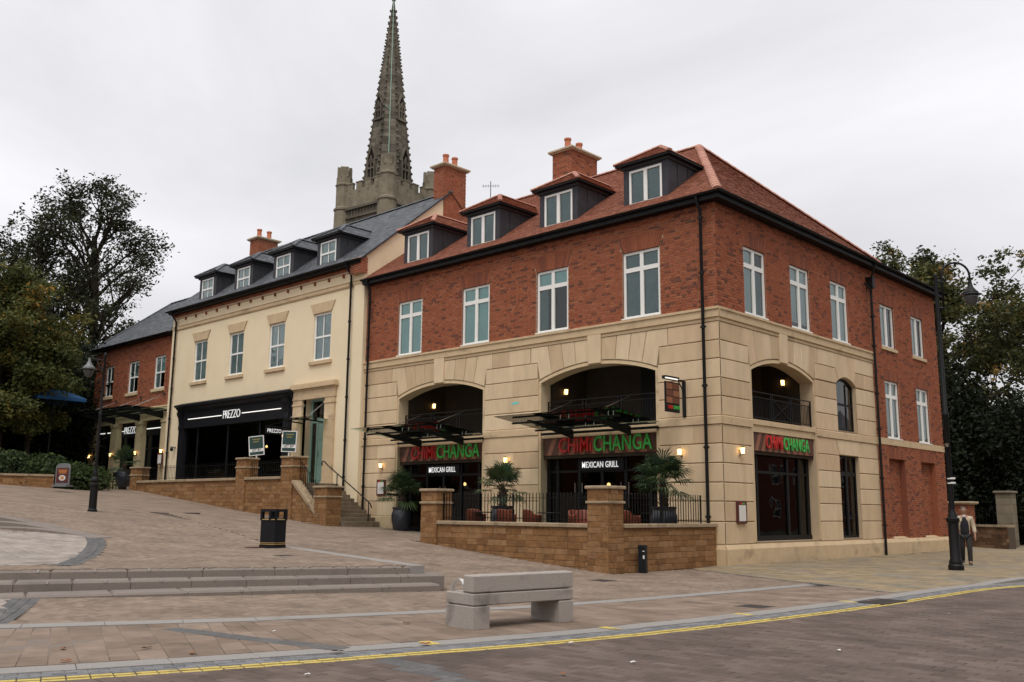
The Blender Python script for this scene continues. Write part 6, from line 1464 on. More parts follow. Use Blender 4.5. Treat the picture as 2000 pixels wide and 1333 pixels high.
for sg in (1, -1):
    for r_ in range(3):
        for c_ in range(2): m = MB(); y0 = -1.08+c_*.36; z0 = 4.96+r_*.215; m.box(x+sg*.026, x+sg*.031, y0, y0+.33, z0, z0+.19); m.build('picture', 'menu_wood' if (r_+c_) % 2 else 'sign_stripe', pn)
fs_ = frame((x, 0, 0), (0, 1, 0), (1, 0, 0)); text_mesh('CHiMi', .15, 'sign_red', 'red_lettering', pn, fs_(-.74, .03, 4.83), fs_.u, (0, 0, 1), fs_.n, .004, .006, 'RIGHT', .75, .9); text_mesh('CHANGA', .15, 'sign_green', 'green_lettering', pn, fs_(-.72, .03, 4.83), fs_.u, (0, 0, 1), fs_.n, .004, .006, 'LEFT', .62, .9); settle(t)
def menu_board(fr, s, z, d, label):
    t = thing('menu_board', label, 'menu board', fr(s, d, z)); m = MB(); fbox(m, fr, s-.27, s+.27, d, d+.07, z-.33, z+.33, c=.008); m.build('case', 'maroon', t); m = MB(); fbox(m, fr, s-.2, s+.2, d+.07, d+.075, z-.26, z+.22); m.build('menu_sheet', 'paper', t)
    for (a, b, mt) in ((-.14, .0, 'sign_red'), (.0, .14, 'sign_green')): m = MB(); fbox(m, fr, s+a, s+b, d+.07, d+.078, z+.245, z+.285); m.build('header_strip', mt, t)
    settle(t)
menu_board(FL, -16.28, 2.53, .035, 'lit menu case on the stone pier left of the left arch'); menu_board(FRR, .93, 1.64, .035, 'lit menu case on the corner pier facing the road'); menu_board(FC, -22.35-13.35, 4.3, .1, 'small menu case on the pier between the low brick and cream buildings')
def wall_lamp(fr, s, z, d, label, box=True, up=False):
    t = thing('wall_lamp', label, 'lamp', fr(s, d, z), 'lit wall lamps'); m = MB(); fbox(m, fr, s-.04, s+.04, d, d+.03, z-.16, z+.02); fbox(m, fr, s-.02, s+.02, d+.03, d+.1, z-.14, z-.1); m.build('bracket', 'steel' if not up else 'black_metal', t)
    p = fr(s, d+.12, z); m = MB(); m.lathe([(.05, -.1), (.065, .08)], 10, p); m.build('glowing_glass', 'lamp_glow', t); m = MB(); m.lathe([(.07, .08), (.075, .1), (.03, .13)], 10, p); m.lathe([(.055, -.13), (.055, -.1)], 10, p); m.build('cap', 'steel', t, smooth=True, autos=40); settle(t)
wall_lamp(FL, -16.28, 3.45, .033, 'lit wall lamp above the menu case by the left arch'); wall_lamp(FL, -9.0, 3.46, .033, 'lit wall lamp above the middle palm'); wall_lamp(FL, -1.42, 3.5, .033, 'lit wall lamp half hidden by the right palm'); wall_lamp(FRR, .98, 3.54, .033, 'lit wall lamp beside the sign facing the road')
fs1 = lambda x: frame((x, 0, 0), (0, 1, 0), (1, 0, 0))
wall_lamp(fs1(AL1.c-2.5), 1.85, 6.05, .0, 'lit lamp inside the balcony of the left arch'); wall_lamp(fs1(AL2.c-2.5), 1.25, 5.98, .0, 'lit lamp inside the balcony of the middle arch')
wall_lamp(frame((0, AR.c+2.17, 0), (1, 0, 0), (0, -1, 0)), -1.1, 6.3, .0, 'lit lamp inside the balcony facing the road')
for s, lb in ((-45.5, 'lit brass lamp on the leftmost pier of the low brick building'), (-42.36, 'lit brass lamp on the second pier, right of the black street lamp'), (-39.06, 'lit brass lamp on the third pier of the low brick building'), (-35.85, 'lit brass lamp on the pier next to the cream wall')): wall_lamp(FL, s, 4.75, .08, lb, up=True)
wall_lamp(FC, -23.25, 4.95, .16, 'lit lamp on the right pilaster of the black shopfront', up=True)
t = thing('security_camera', 'small camera on the cream wall left of the black shopfront', 'camera', FC(-34.3, .0, 4.75)); m = MB(); fbox(m, FC, -34.36, -34.24, 0, .25, 4.86, 4.92); m.build('bracket', 'grey_plastic', t); m = MB(); m.lathe([(.03, -.14), (.08, -.1), (.09, 0), (.05, .06)], 10, FC(-34.3, .2, 4.8)); m.build('dome', 'black_paint', t, smooth=True); settle(t)
t = thing('projecting_sign', 'small dark PREZZO sign on a long black arm beside the door surround', 'sign', FC(-22.6, .2, 5.5)); m = MB(); m.tube([FC(-22.9, .1, 5.35), FC(-22.9, 1.5, 5.35)], .025, 6); m.tube([FC(-22.9, 1.45, 5.35), FC(-22.9, .1, 5.75)], .012, 6); m.build('arm', 'black_metal', t)
m = MB(); m.box(-22.93, -22.87, -1.62, -.72, 5.0, 5.3); m.build('panel', 'black_paint', t); fp_ = frame((-22.87, 0, 0), (0, 1, 0), (1, 0, 0)); text_mesh('PREZZO', .24, 'sign_white_glow', 'lettering', t, fp_(-1.17, .004, 5.15), fp_.u, (0, 0, 1), fp_.n, .003, 0, sx=.85); settle(t)
t = thing('entrance_canopy', 'small glass canopy on rods above the green door', 'canopy', FC(-21.2, 0, 5.5)); m = MB(); 
for s_ in (-21.9, -20.5): m.bar(FC(s_, .02, 5.5), FC(s_, 1.0, 5.56), .04, .06)
m.tube([FC(-22.3, .95, 5.6), FC(-20.2, .95, 5.6)], .03, 6); m.build('arms', 'black_metal', t, kind='stuff'); m = MB(); m.hexa([FC(-22.4, .05, 5.6), FC(-20.0, .05, 5.6), FC(-20.0, 1.1, 5.66), FC(-22.4, 1.1, 5.66), FC(-22.4, .05, 5.612), FC(-20.0, .05, 5.612), FC(-20.0, 1.1, 5.672), FC(-22.4, 1.1, 5.672)]); m.build('glass_sheet', 'glass_canopy', t)
m = MB(); m.tube([FC(-20.5, .9, 5.65), FC(-20.5, .05, 6.35)], .012, 6); m.tube([FC(-21.9, .9, 5.65), FC(-21.9, .05, 6.35)], .012, 6); m.build('tie_rods', 'steel', t, kind='stuff'); settle(t)
# estate agents' boards
def let_board(px, py0, py1, wpx, y, label, tilt, pole):
    c0 = None; v = ray(px, (py0+py1)/2); k = (y-CAM.y)/v.y; c_ = CAM+v*k; w_ = pix(c_)[2]; W = wpx*w_/FPX*1.15; H = (py1-py0)*w_/FPX
    t = thing('letting_board', label, 'sign', (c_.x, c_.y, c_.z-1.2)); ang = R(32); u = Vector((math.cos(ang), math.sin(ang), 0)); n_ = Vector((u.y, -u.x, 0)); up = (Vector((0, 0, 1))+u*tilt).normalized(); u = (u-up*u.dot(up)).normalized()
    Q = lambda a, b, d: c_+u*(a*W/2)+up*(b*H/2)+n_*d
    def slab(a0, a1, b0, b1, d0, d1, name, mat): m = MB(); m.hexa([Q(a0, b0, d1), Q(a1, b0, d1), Q(a1, b0, d0), Q(a0, b0, d0), Q(a0, b1, d1), Q(a1, b1, d1), Q(a1, b1, d0), Q(a0, b1, d0)]); return m.build(name, mat, t)
    slab(-1, 1, -1, 1, -.012, .012, 'panel', 'sign_white'); slab(-.88, .88, -.30, .92, .012, .016, 'green_field', 'board_green'); slab(-.88, .88, -.92, -.62, .012, .016, 'lower_field', 'board_green')
    for k in range(2): slab(-.5+.1*k, .55-.2*k, .62-.25*k, .70-.25*k, .016, .018, 'faded_print', 'board_text')
    text_mesh('LET BY', H*.17, 'black_paint', 'lettering', t, Q(0, -.46, .014), u, up, n_, .002, .002, sx=1.0)
    m = MB(); b_ = Q(0, -1, -.03); m.bar(b_+up*.5*H, b_-Vector((0, 0, pole)), .05, .05); m.build('post', 'sign_white', t); settle(t)
let_board(501, 852, 890, 28, -2.05, 'green LET BY board leaning on a white post between the two wall piers', -.10, .95); let_board(565, 842, 883, 27, -1.9, 'green LET BY board standing upright beside the door surround', .03, .9)
# ------------------------------------------------------------------ street furniture
def street_lamp_tall():
    t = thing('street_lamp', 'tall black street lamp with swan neck beside the walking man', 'street lamp', (0, 0, 0)); m = MB()
    m.lathe([(.21, 0), (.21, .12), (.18, .16), (.18, .2), (.18, .24), (.145, .3), (.14, 1.30), (.17, 1.34), (.18, 1.38), (.18, 1.44), (.13, 1.48), (.12, 1.54), (.08, 1.62), (.068, 1.75)], 18); m.build('base_column', 'black_metal', t, smooth=True, autos=35)
    m = MB(); m.lathe([(.075, 1.7), (.07, 4.35), (.09, 4.38), (.09, 4.46), (.065, 4.5), (.055, 8.55), (.06, 8.6), (.02, 8.66)], 14); m.build('pole', 'black_metal', t, smooth=True, autos=35)
    for z in (2.42, 2.55): m = MB(); m.lathe([(.075, z), (.075, z+.035)], 14); m.box(.0, .16, -.06, -.02, z, z+.05); m.build('plate', 'sign_white', t)
    m = MB(); m.tube([(-.1, .0, 3.55), (.02, -.09, 3.56)], .02, 6); m.lathe([(.05, -.05), (.06, .05)], 8, (.03, -.1, 3.52)); m.build('sensor', 'steel', t)
    D = Vector((.80, .60, 0)); m = MB(); a0 = .17; r_ = .40; pts = [D*a0+Vector((0, 0, 7.55)), D*a0+Vector((0, 0, 8.58))]
    for i in range(1, 13): an = math.pi*(1-i/12); pts.append(D*(a0+r_+r_*math.cos(an))+Vector((0, 0, 8.58+r_*math.sin(an)*1.0)))
    pts.append(D*(a0+2*r_)+Vector((0, 0, 8.42))); m.tube(pts, .033, 10); m.build('swan_neck', 'black_metal', t, smooth=True)
    m = MB()
    for z in (7.6, 8.4): m.tube([Vector((0, 0, z)), D*(a0+.04)+Vector((0, 0, z))], .035, 8)
    m.build('neck_clamps', 'black_metal', t, kind='stuff')
    c_ = D*(a0+2*r_)+Vector((0, 0, 0)); m = MB(); m.lathe([(.045, 8.46), (.055, 8.34), (.085, 8.22), (.16, 8.12), (.22, 8.06), (.22, 8.02), (.0, 8.02)], 18, c_); hd = m.build('lamp_hood', 'black_metal', t, smooth=True, autos=45)
    m = MB(); m.lathe([(.31, 7.99), (.22, 8.02), (.05, 8.03)], 18, c_); m.build('rim', 'lantern_glass', hd, smooth=True)
    m = MB(); m.lathe([(.2, 8.01), (.2, 7.9), (.165, 7.76), (.08, 7.66), (.02, 7.63)], 18, c_); m.build('lamp_bowl', 'lantern_glass', hd, smooth=True); return t
place(street_lamp_tall(), (5.47, 3.34, .09))
def street_lamp_short():
    t = thing('street_lamp', 'black street lamp with a bell lantern on a bracket near the low brick building', 'street lamp'); m = MB()
    m.lathe([(.16, 0), (.16, .06), (.13, .1), (.125, .85), (.15, .88), (.15, .95), (.1, 1.0), (.14, 1.06), (.13, 1.14), (.08, 1.2), (.09, 1.3), (.05, 1.42)], 16); m.build('base_column', 'black_metal', t, smooth=True, autos=35)
    m = MB(); m.lathe([(.05, 1.35), (.045, 3.3), (.06, 3.32), (.06, 3.4), (.042, 3.45), (.04, 5.35), (.055, 5.38), (.055, 5.48), (.02, 5.55)], 12); m.build('pole', 'black_metal', t, smooth=True, autos=35)
    D = Vector((-.80, -.60, 0)); m = MB(); m.tube([Vector((0, 0, 5.25)), D*.3+Vector((0, 0, 5.3)), D*.55+Vector((0, 0, 5.36))], .022, 8); m.tube([Vector((0, 0, 4.95)), D*.18+Vector((0, 0, 5.0)), D*.3+Vector((0, 0, 5.28))], .018, 8); m.build('bracket', 'black_metal', t, smooth=True)
    c_ = D*.58; m = MB(); m.lathe([(.03, 5.36), (.05, 5.24), (.11, 5.1), (.2, 5.02), (.2, 4.99), (0, 4.99)], 16, c_); hd = m.build('lamp_hood', 'grey_plastic', t, smooth=True, autos=45)
    m = MB(); m.lathe([(.3, 4.95), (.2, 4.99), (.05, 5.0)], 16, c_); m.build('rim', 'lantern_glass', hd, smooth=True); m = MB(); m.lathe([(.17, 4.98), (.17, 4.88), (.13, 4.74), (.05, 4.67)], 14, c_); m.build('lamp_bowl', 'lantern_glass', hd, smooth=True); return t
pl_ = on_ground(180, 1000); place(street_lamp_short(), pl_)
def bench():
    t = thing('granite_bench', 'pale granite bench with a high back slab in the foreground', 'bench')
    m = MB(); L_, Dp = 1.86, .64
    for x in (0, L_-.28): m = MB(); m.cbox(x, x+.28, 0, Dp, 0, .32, .014); m.build('leg', 'bench_granite', t)
    m = MB(); m.cbox(0, L_, 0, Dp, .327, .49, .014); m.build('seat', 'bench_granite', t)
    m = MB(); m.cbox(.0, L_, 0, .24, .50, .735, .016); m.build('backrest', 'bench_granite', t)
    m = MB(); n = 10; x0 = .03; vs = []
    for xx in (x0, x0+.06):
        for i in range(n+1): an = math.pi*i/n; vs += [(xx, .43+.16*math.cos(an), .488+.19*math.sin(an)), (xx, .43+.135*math.cos(an), .488+.165*math.sin(an))]
    q = 2*(n+1); fs = []
    for i in range(n): a = 2*i; fs += [(a, a+2, a+3, a+1), (q+a, q+a+1, q+a+3, q+a+2), (a, q+a, q+a+2, a+2), (a+1, a+3, q+a+3, q+a+1)]
    m.mesh(vs, fs); m.build('armrest', 'stud_steel', t); return t
ang = math.atan2(1.85, .23); b = bench(); b.rotation_euler = (0, 0, ang); b.location = (5.735, -16.03, .02); del b['_b']
def litter_bin():
    t = thing('litter_bin', 'black litter bin with gold bands and open slots on the plaza', 'litter bin'); w = .27
    m = MB(); c_ = .09; P = [(-w, -w+c_), (-w+c_, -w), (w-c_, -w), (w, -w+c_), (w, w-c_), (w-c_, w), (-w+c_, w), (-w, w-c_)]
    def ring(z0, z1, s_=1., name='body', mat='black_paint'): m = MB(); m.mesh([(x*s_, y*s_, z0) for x, y in P]+[(x*s_, y*s_, z1) for x, y in P], [(i, (i+1) % 8, 8+(i+1) % 8, 8+i) for i in range(8)]+[tuple(range(8, 16)), tuple(reversed(range(8)))]); return m.build(name, mat, t)
    ring(.06, .70, 1, 'body'); ring(0, .08, 1.05, 'plinth'); ring(.10, .115, 1.012, 'gold_band', 'gold'); ring(.14, .15, 1.012, 'gold_band', 'gold'); ring(.70, .725, 1.04, 'rim'); ring(.725, .74, 1.045, 'gold_band', 'gold'); ring(.93, 1.0, 1.06, 'lid')
    for i in range(8):
        x, y = P[i]; m = MB(); m.box(x*.92-.035, x*.92+.035, y*.92-.035, y*.92+.035, .72, .94); m.build('post', 'black_paint', t)
    ring(.74, .78, .8, 'inner_ledge', 'grey_plastic'); m = MB(); m.box(-.42, -.05, -.55, -.2, -.02, .03); m.build('base_plate', 'maroon', t); return t
pb = on_ground(532, 1071); place(litter_bin(), pb, R(8))
def bollard():
    t = thing('bollard', 'short square black post standing against the corner terrace wall', 'bollard'); m = MB(); m.cbox(-.1, .1, -.1, .1, 0, .74, .012); m.build('body', 'black_paint', t); m = MB(); m.cbox(-.105, .105, -.105, .105, .66, .76, .02); m.build('cap', 'black_paint', t)
    m = MB(); m.box(.03, .075, -.104, -.1, .4, .49); m.box(.02, .08, -.104, -.1, .59, .61); m.build('label_plate', 'sign_white', t); return t
place(bollard(), (-.02, -4.12, 0.0), R(20))
def a_board():
    t = thing('pavement_sign', 'maroon board with a plate picture in a grey stand by the hedge', 'sign'); w, h = .42, 1.25
    def arch_panel(hw, z0, z1, d0, d1, mat, name): m = MB(); f_ = frame((0, 0, 0), (1, 0, 0), (0, -1, 0)); P = [(-hw, z0), (hw, z0), (hw, z1-.2)]+[(hw*math.cos(math.pi*i/8), z1-.2+.2*math.sin(math.pi*i/8)) for i in range(1, 8)]+[(-hw, z1-.2)]; m.prism(f_, P, d0, d1, .01, .5, back=True); return m.build(name, mat, t)
    arch_panel(w, .1, h, -.04, .04, 'grey_plastic', 'frame'); m = MB(); m.box(-w-.02, w+.02, -.3, .3, 0, .1); m.build('base', 'grey_plastic', t); m = MB(); m.box(-w+.07, w-.07, -.05, -.042, .2, 1.0); m.build('panel', 'maroon', t)
    for k, z in enumerate((.86, .78, .71)): m = MB(); m.box(-.26+.03*k, .26-.03*k, -.054, -.051, z, z+.04); m.build('printed_line', 'orange_text', t)
    m = MB(); m.lathe([(.0, 0), (.2, .001), (.2, .004), (0, .005)], 18, (0, -.055, .47), axes=(Vector((1, 0, 0)), Vector((0, 0, .75)), Vector((0, -1, 0)))); m.build('plate_picture', 'plate_white', t); m = MB(); m.lathe([(.0, 0), (.11, .001), (.11, .003), (0, .004)], 12, (0, -.062, .47), axes=(Vector((1, 0, 0)), Vector((0, 0, .75)), Vector((0, -1, 0)))); m.build('food_picture', 'orange_text', t); return t
pa = at_dist(121, 951, 48.5); s_ = (951-905)/1.27*pix(pa)[2]/FPX; o = place(a_board(), pa, R(35)); o.scale = (s_,)*3
# ------------------------------------------------------------------ palms and terrace chairs
def fan_palm(name, label, seed, trunk, n_fr, rad, pot):
    t = thing(name, label, 'palm', group='potted palms'); rg = random.Random(seed); z0 = 0
    if pot:
        m = MB(); m.lathe([(.26, 0), (.33, .1), (.40, .42), (.40, .66), (.34, .82), (.38, .88), (.38, .93), (.33, .93), (.3, .84)], 20); m.build('pot', 'pot_glaze', t, smooth=True, autos=40); z0 = .85
    m = MB(); pts = [(rg.uniform(-.02, .02), rg.uniform(-.02, .02), z0-.1+(trunk+.1)*i/6) for i in range(7)]; m.tube(pts, [.10, .11, .115, .12, .125, .13, .08], 10)
    for i in range(40): z = z0+trunk*rg.random(); an = rg.uniform(0, 6.28); m.bar((math.cos(an)*.1, math.sin(an)*.1, z), (math.cos(an)*.17, math.sin(an)*.17, z+.12), .05, .015)
    m.build('trunk', 'palm_bark', t)
    top = Vector((0, 0, z0+trunk))
    for k in range(n_fr):
        an = rg.uniform(0, 6.28); el = R(rg.choice((80, 68, 56, 44, 30, 16, 2, -14))+rg.uniform(-8, 8)); L_ = rad*rg.uniform(.45, .62)
        D = Vector((math.cos(an)*math.cos(el), math.sin(an)*math.cos(el), math.sin(el))); hub = top+D*L_+Vector((0, 0, -.12*L_*math.cos(el))); m = MB(); m.tube([top, top+D*L_*.5+Vector((0, 0, .02)), hub], .008, 4)
        X = D.cross(Vector((0, 0, 1))).normalized(); Y = X.cross(D).normalized(); nb = 19; fl = rad*rg.uniform(.42, .56); rv_ = rg.random()
        for i in range(nb):
            th = R(-115+230*i/(nb-1)); d_ = (D*math.cos(th)+X*math.sin(th)).normalized(); l = fl*(1-.25*abs(th)/2)*rg.uniform(.85, 1.08); w = .022
            s1 = d_.cross(Y).normalized(); drop = Vector((0, 0, -1)); mid = hub+d_*l*.55+Y*.03; tip = hub+d_*l+drop*(l*.28*rg.uniform(.4, 1.3)); 
            m.poly([hub, mid-s1*w, tip, mid+s1*w], min(1, max(.01, rv_+rg.uniform(-.25, .25))))
        m.build('frond', 'leaf_palm', t)
    return t
place(fan_palm('potted_palm', 'dark potted palm in a black glazed pot beside the left arch', 1, .55, 30, 1.2, True), (-14.25, -.62, zg(-14.25, -.62)), 0)
place(fan_palm('potted_palm', 'fan palm behind the terrace railing between the two arches', 2, .62, 30, 1.15, True), (-7.05, -2.3, .86), 1)
place(fan_palm('potted_palm', 'bushy fan palm behind the railing beside the corner drainpipe', 3, .72, 40, 1.12, True), (-.85, -1.9, .86), 2)
place(fan_palm('potted_palm', 'pale small palm in front of the piers of the low brick building', 5, .4, 20, 1.2, True), (-36.6, -1.9, 2.72), 2)
def tub_chair():
    t = thing('terrace_chair', 'x', 'chair', group='orange terrace chairs'); n = 14; m = MB(); vs = []
    for (r_, z) in ((.30, .42), (.315, .44), (.33, .80), (.30, .82), (.28, .80), (.27, .44)):
        for i in range(n+1): an = R(-20+220*i/n); k = z if z < .5 else z-.16*abs(math.cos(an))**2*(1 if math.sin(an) < .6 else .3); vs.append((r_*math.cos(an), r_*math.sin(an), k))
    fs = [(a*(n+1)+i, a*(n+1)+i+1, (a+1)*(n+1)+i+1, (a+1)*(n+1)+i) for a in range(5) for i in range(n)]+[tuple(a*(n+1) for a in range(6)), tuple(a*(n+1)+n for a in reversed(range(6)))]; m.mesh(vs, fs); m.build('shell', 'chair_orange', t, smooth=True, autos=50)
    m = MB(); m.lathe([(.0, .38), (.28, .38), (.3, .41), (.28, .45), (0, .46)], 16); m.build('seat', 'chair_orange', t, smooth=True, autos=50)
    for (x, y) in ((.2, .2), (-.2, .2), (.2, -.2), (-.2, -.2)): m = MB(); m.tube([(x*1.15, y*1.15, 0), (x, y, .4)], .014, 6); m.build('leg', 'steel', t)
    return t
proto = tub_chair(); del proto['_b']
spots = [(-6.55, -4.0, 'orange tub chair right behind the left end of the front railing'), (-5.7, -3.6, 'orange tub chair to the left of the middle palm trunk'), (-5.0, -4.2, 'orange tub chair in front of the middle palm pot'), (-4.0, -4.1, 'large orange tub chair behind the railing, left of the middle arch'), (-2.9, -3.3, 'orange tub chair deep in the terrace below the middle arch'), (-2.0, -4.1, 'bright orange tub chair left of the corner pier'), (-.95, -3.6, 'orange tub chair just right of the corner pier'), (-1.2, -2.9, 'dark orange tub chair beside the right palm pot')]
for i, (x, y, lb) in enumerate(spots):
    o = proto if i == 0 else copy_tree(proto); o.location = (x, y, .86); o.rotation_euler = (0, 0, rnd.uniform(0, 6.28)); o['label'] = lb
def table(x, y, lb):
    t = thing('terrace_table', lb, 'table', (x, y, .86), 'small terrace tables'); m = MB(); m.lathe([(.0, .70), (.34, .70), (.35, .72), (.34, .735), (0, .735)], 20, (x, y, .86)); m.build('top', 'black_paint', t); m = MB(); m.lathe([(.22, 0), (.22, .02), (.03, .05), (.03, .7)], 12, (x, y, .86)); m.build('pedestal', 'black_metal', t); settle(t)
table(-6.0, -4.3, 'small round dark table behind the left half of the front railing'); table(-3.3, -4.2, 'small round dark table near the middle of the terrace'); table(-1.6, -3.4, 'small round dark table behind the corner pier')
# dark chair and menu stand outside the low brick building
t = thing('cafe_chair', 'dark cafe chair outside the middle bay of the low brick building', 'chair', (-39.8, -1.0, 2.6)); m = MB(); x, y, z = -39.9, -1.1, zg(-39.9, -1.1)
m.cbox(x-.25, x+.25, y-.25, y+.25, z+.42, z+.47, .01); m.build('seat', 'black_paint', t); m = MB(); m.cbox(x-.25, x+.25, y+.2, y+.25, z+.55, z+1.0, .01); m.build('backrest', 'black_paint', t)
for a in (-.22, .22):
    for b_ in (-.22, .22): m = MB(); m.box(x+a-.02, x+a+.02, y+b_-.02, y+b_+.02, z, z+.42 if b_ < 0 else z+.55); m.build('leg', 'black_paint', t)
settle(t)
# aerial
t = thing('television_aerial', 'thin television aerial rising behind the tiled roof', 'aerial', (-17.0, 7.5, 15)); q = CAM+ray(958, 395)*((8-CAM.y)/ray(958, 395).y); q2 = CAM+ray(958, 355)*((8-CAM.y)/ray(958, 355).y); m = MB(); m.tube([(q.x, q.y, q.z-1.5), (q.x, q.y, q2.z)], .02, 6); m.build('mast', 'black_metal', t); m = MB()
m.tube([(q.x-.35, q.y-.3, q2.z-.25), (q.x+.35, q.y+.3, q2.z-.25)], .012, 5)
for k in range(7): f_ = -.3+k*.1; m.tube([(q.x+f_+.18, q.y+f_*.8-.18, q2.z-.25), (q.x+f_-.18, q.y+f_*.8+.18, q2.z-.25)], .008, 4)
m.build('antenna', 'black_metal', t); settle(t, (q.x, q.y, q.z-1.5))
# ------------------------------------------------------------------ walls and piers at the right edge
def low_wall(name, label, p, q, h, th, mat_core, mat, zb=0.0, cat='wall', chs=(.12, .2), lns=(.25, .6), cope=True):
    p, q = Vector(p), Vector(q); D = (q-p).normalized(); n_ = Vector((D.y, -D.x)); L_ = (q-p).length; f_ = frame((p.x, p.y, zb), (D.x, D.y, 0), (n_.x, n_.y, 0)); t = thing(name, label, cat, (p.x, p.y, zb)); m = MB()
    m.hexa([f_(0, -.005, -.2), f_(L_, -.005, -.2), f_(L_, -th, -.2), f_(0, -th, -.2), f_(0, -.005, h), f_(L_, -.005, h), f_(L_, -th, h), f_(0, -th, h)]); m.build('wall_core', mat_core, t)
    pieces(stone_items(f_, 0, L_, lambda s: 0, h, ch=chs, ln=lns, d=-.01), 'stone', mat, t, limit=150)
    if cope:
        k = max(1, round(L_/1.1))
        for i in range(k): m = MB(); a, b_ = L_*i/k+.004, L_*(i+1)/k-.004; m.hexa([f_(a, .05, h), f_(b_, .05, h), f_(b_, -th-.05, h), f_(a, -th-.05, h), f_(a, .04, h+.1), f_(b_, .04, h+.1), f_(b_, -th-.04, h+.1), f_(a, -th-.04, h+.1)]); m.build('coping_stone', 'coping', t)
    settle(t); return t
wp = on_z(1888, 1068, .09); wq = on_z(1972, 1073, .09)
low_wall('churchyard_wall', 'dark low rubble wall behind the walking man', (wp.x-2.6, wp.y+.9), (wq.x, wq.y), 1.02, .4, 'rubble_mortar', 'rubble_dark', .05)
gp = on_z(1972, 1069, .09); t = thing('gate_pier', 'tall grey stone gate pier at the right edge behind the low wall', 'pier', (gp.x, gp.y, 0)); w_ = pix(gp)[2]; hp = (1069-962)*w_/FPX; ww = .36
rg = random.Random(3); z = .0; 
while z < hp-.1: hh = rg.uniform(.35, .5); hh = min(hh, hp-z); m = MB(); m.cbox(gp.x-ww, gp.x+ww, gp.y-ww, gp.y+ww, z+.003, z+hh-.003, .012); m.build('pier_stone', 'church_light', t); z += hh
m = MB(); m.cbox(gp.x-ww-.08, gp.x+ww+.08, gp.y-ww-.08, gp.y+ww+.08, hp, hp+.12, .03); m.build('cap_stone', 'church_light', t); settle(t)
bp_ = at_dist(1883, 1060, 52); t = thing('brick_pier', 'red brick gate pier with a flat cap directly behind the man', 'pier', (bp_.x, bp_.y, 0)); zt = at_dist(1883, 978, 52).z; pier_ = chimney(t, bp_.x-.45, bp_.x+.45, bp_.y-.45, bp_.y+.45, -.3, zt-.2, []); pier_.name = 'shaft'; settle(t)
t = thing('iron_gate', 'black spiked iron railing between the low wall and the gate pier', 'railing', (gp.x-1, gp.y+.4, 0)); m = MB(); rail_run(m, (wp.x-1.5, wp.y+1.2), (gp.x-.4, gp.y+.3), 1.1, 1.95, .16, fin=True, r=.012); m.build('bars', 'black_metal', t); settle(t)
bp2 = at_dist(1941, 985, 58); t = thing('blue_sign_panel', 'bright blue panel on a post behind the iron railing', 'sign', (bp2.x, bp2.y, 0)); m = MB(); m.cbox(bp2.x-.35, bp2.x+.35, bp2.y-.05, bp2.y+.05, bp2.z-.6, bp2.z+.75, .02); m.build('panel', 'parasol_blue', t); m = MB(); m.tube([(bp2.x, bp2.y+.1, -.2), (bp2.x, bp2.y+.1, bp2.z)], .05, 8); m.build('post', 'black_metal', t); settle(t)

# pendant lamps, mostly added for their glow, and furniture behind the shop glass
def pendant(p, lb, mat='lamp_glow', r_=.07):
    t = thing('pendant_lamp', lb, 'lamp', p, 'lamps inside the restaurants'); m = MB(); m.lathe([(.01, -r_), (r_*.8, -r_*.6), (r_, 0), (r_*.7, r_*.7), (.01, r_)], 10, p); m.build('bulb', mat, t, smooth=True); m = MB(); m.tube([(p[0], p[1], p[2]+r_), (p[0], p[1], p[2]+1.0)], .006, 4); m.build('cord', 'black_metal', t); settle(t)
for (x, y, z, lb) in ((-6.2, 2.4, 2.6, 'added warm pendant lamp deep inside the middle arch'), (-3.1, 1.8, 2.0, 'small bright lamp inside, left of the right palm'), (-13.6, 2.2, 2.7, 'added warm pendant lamp inside the left arch'), (-29.5, 2.6, 4.9, 'added warm pendant lamp inside the black shopfront, left half'), (-26.0, 3.2, 4.8, 'added warm pendant lamp inside the black shopfront, right half')): pendant((x, y, z), lb)
t = thing('light_string', 'row of small red and white lights inside the black shopfront', 'lamp', (-24.8, 1.2, 3.6))
for i in range(7): m = MB(); m.lathe([(.01, -.03), (.04, 0), (.01, .03)], 8, (-25.3+i*.17, 1.2, 3.75)); m.build('bulb', 'lamp_glow' if i % 2 else 'sign_red', t, smooth=True)
m = MB(); m.tube([(-25.4, 1.2, 3.79), (-24.2, 1.2, 3.79)], .008, 4); m.build('cable', 'black_metal', t); settle(t)
def inside_table(x, y, z, lb):
    t = thing('dining_table', lb, 'table', (x, y, z), 'tables inside the restaurants'); m = MB(); m.cbox(x-.4, x+.4, y-.35, y+.35, z+.71, z+.75, .008); m.build('top', 'paper', t); m = MB(); m.lathe([(.25, 0), (.25, .02), (.04, .05), (.04, .71)], 10, (x, y, z)); m.build('pedestal', 'black_metal', t); m = MB(); m.lathe([(.03, .75), (.03, .76), (.006, .77), (.006, .83), (.04, .87), (.035, .95)], 8, (x+.1, y, z)); m.build('wine_glass', 'plate_white', t); settle(t)
for (x, y, z, lb) in ((-6.4, 1.2, .86, 'table inside the middle arch, left'), (-3.4, 1.4, .86, 'table inside the middle arch, right'), (-11.6, 1.3, .82, 'table inside the left arch'), (-31.4, .9, 2.75, 'table inside the black shopfront, left'), (-28.2, 1.0, 2.75, 'table inside the black shopfront, centre'), (-25.2, .9, 2.75, 'table inside the black shopfront, right')): inside_table(x, y, z, lb)
m = MB(); P = [(-8.86, 5.55), (-8.6, 5.60), (-8.42, 5.56), (-8.5, 5.50), (-8.75, 5.49)]; m.prism(FL, P, .03, .036); tag(m.build('teal_mark', 'teal_colour'), 'tiny turquoise mark on the stone pier between the two arches', 'paint mark')  # small flat turquoise patch on the face of the pier
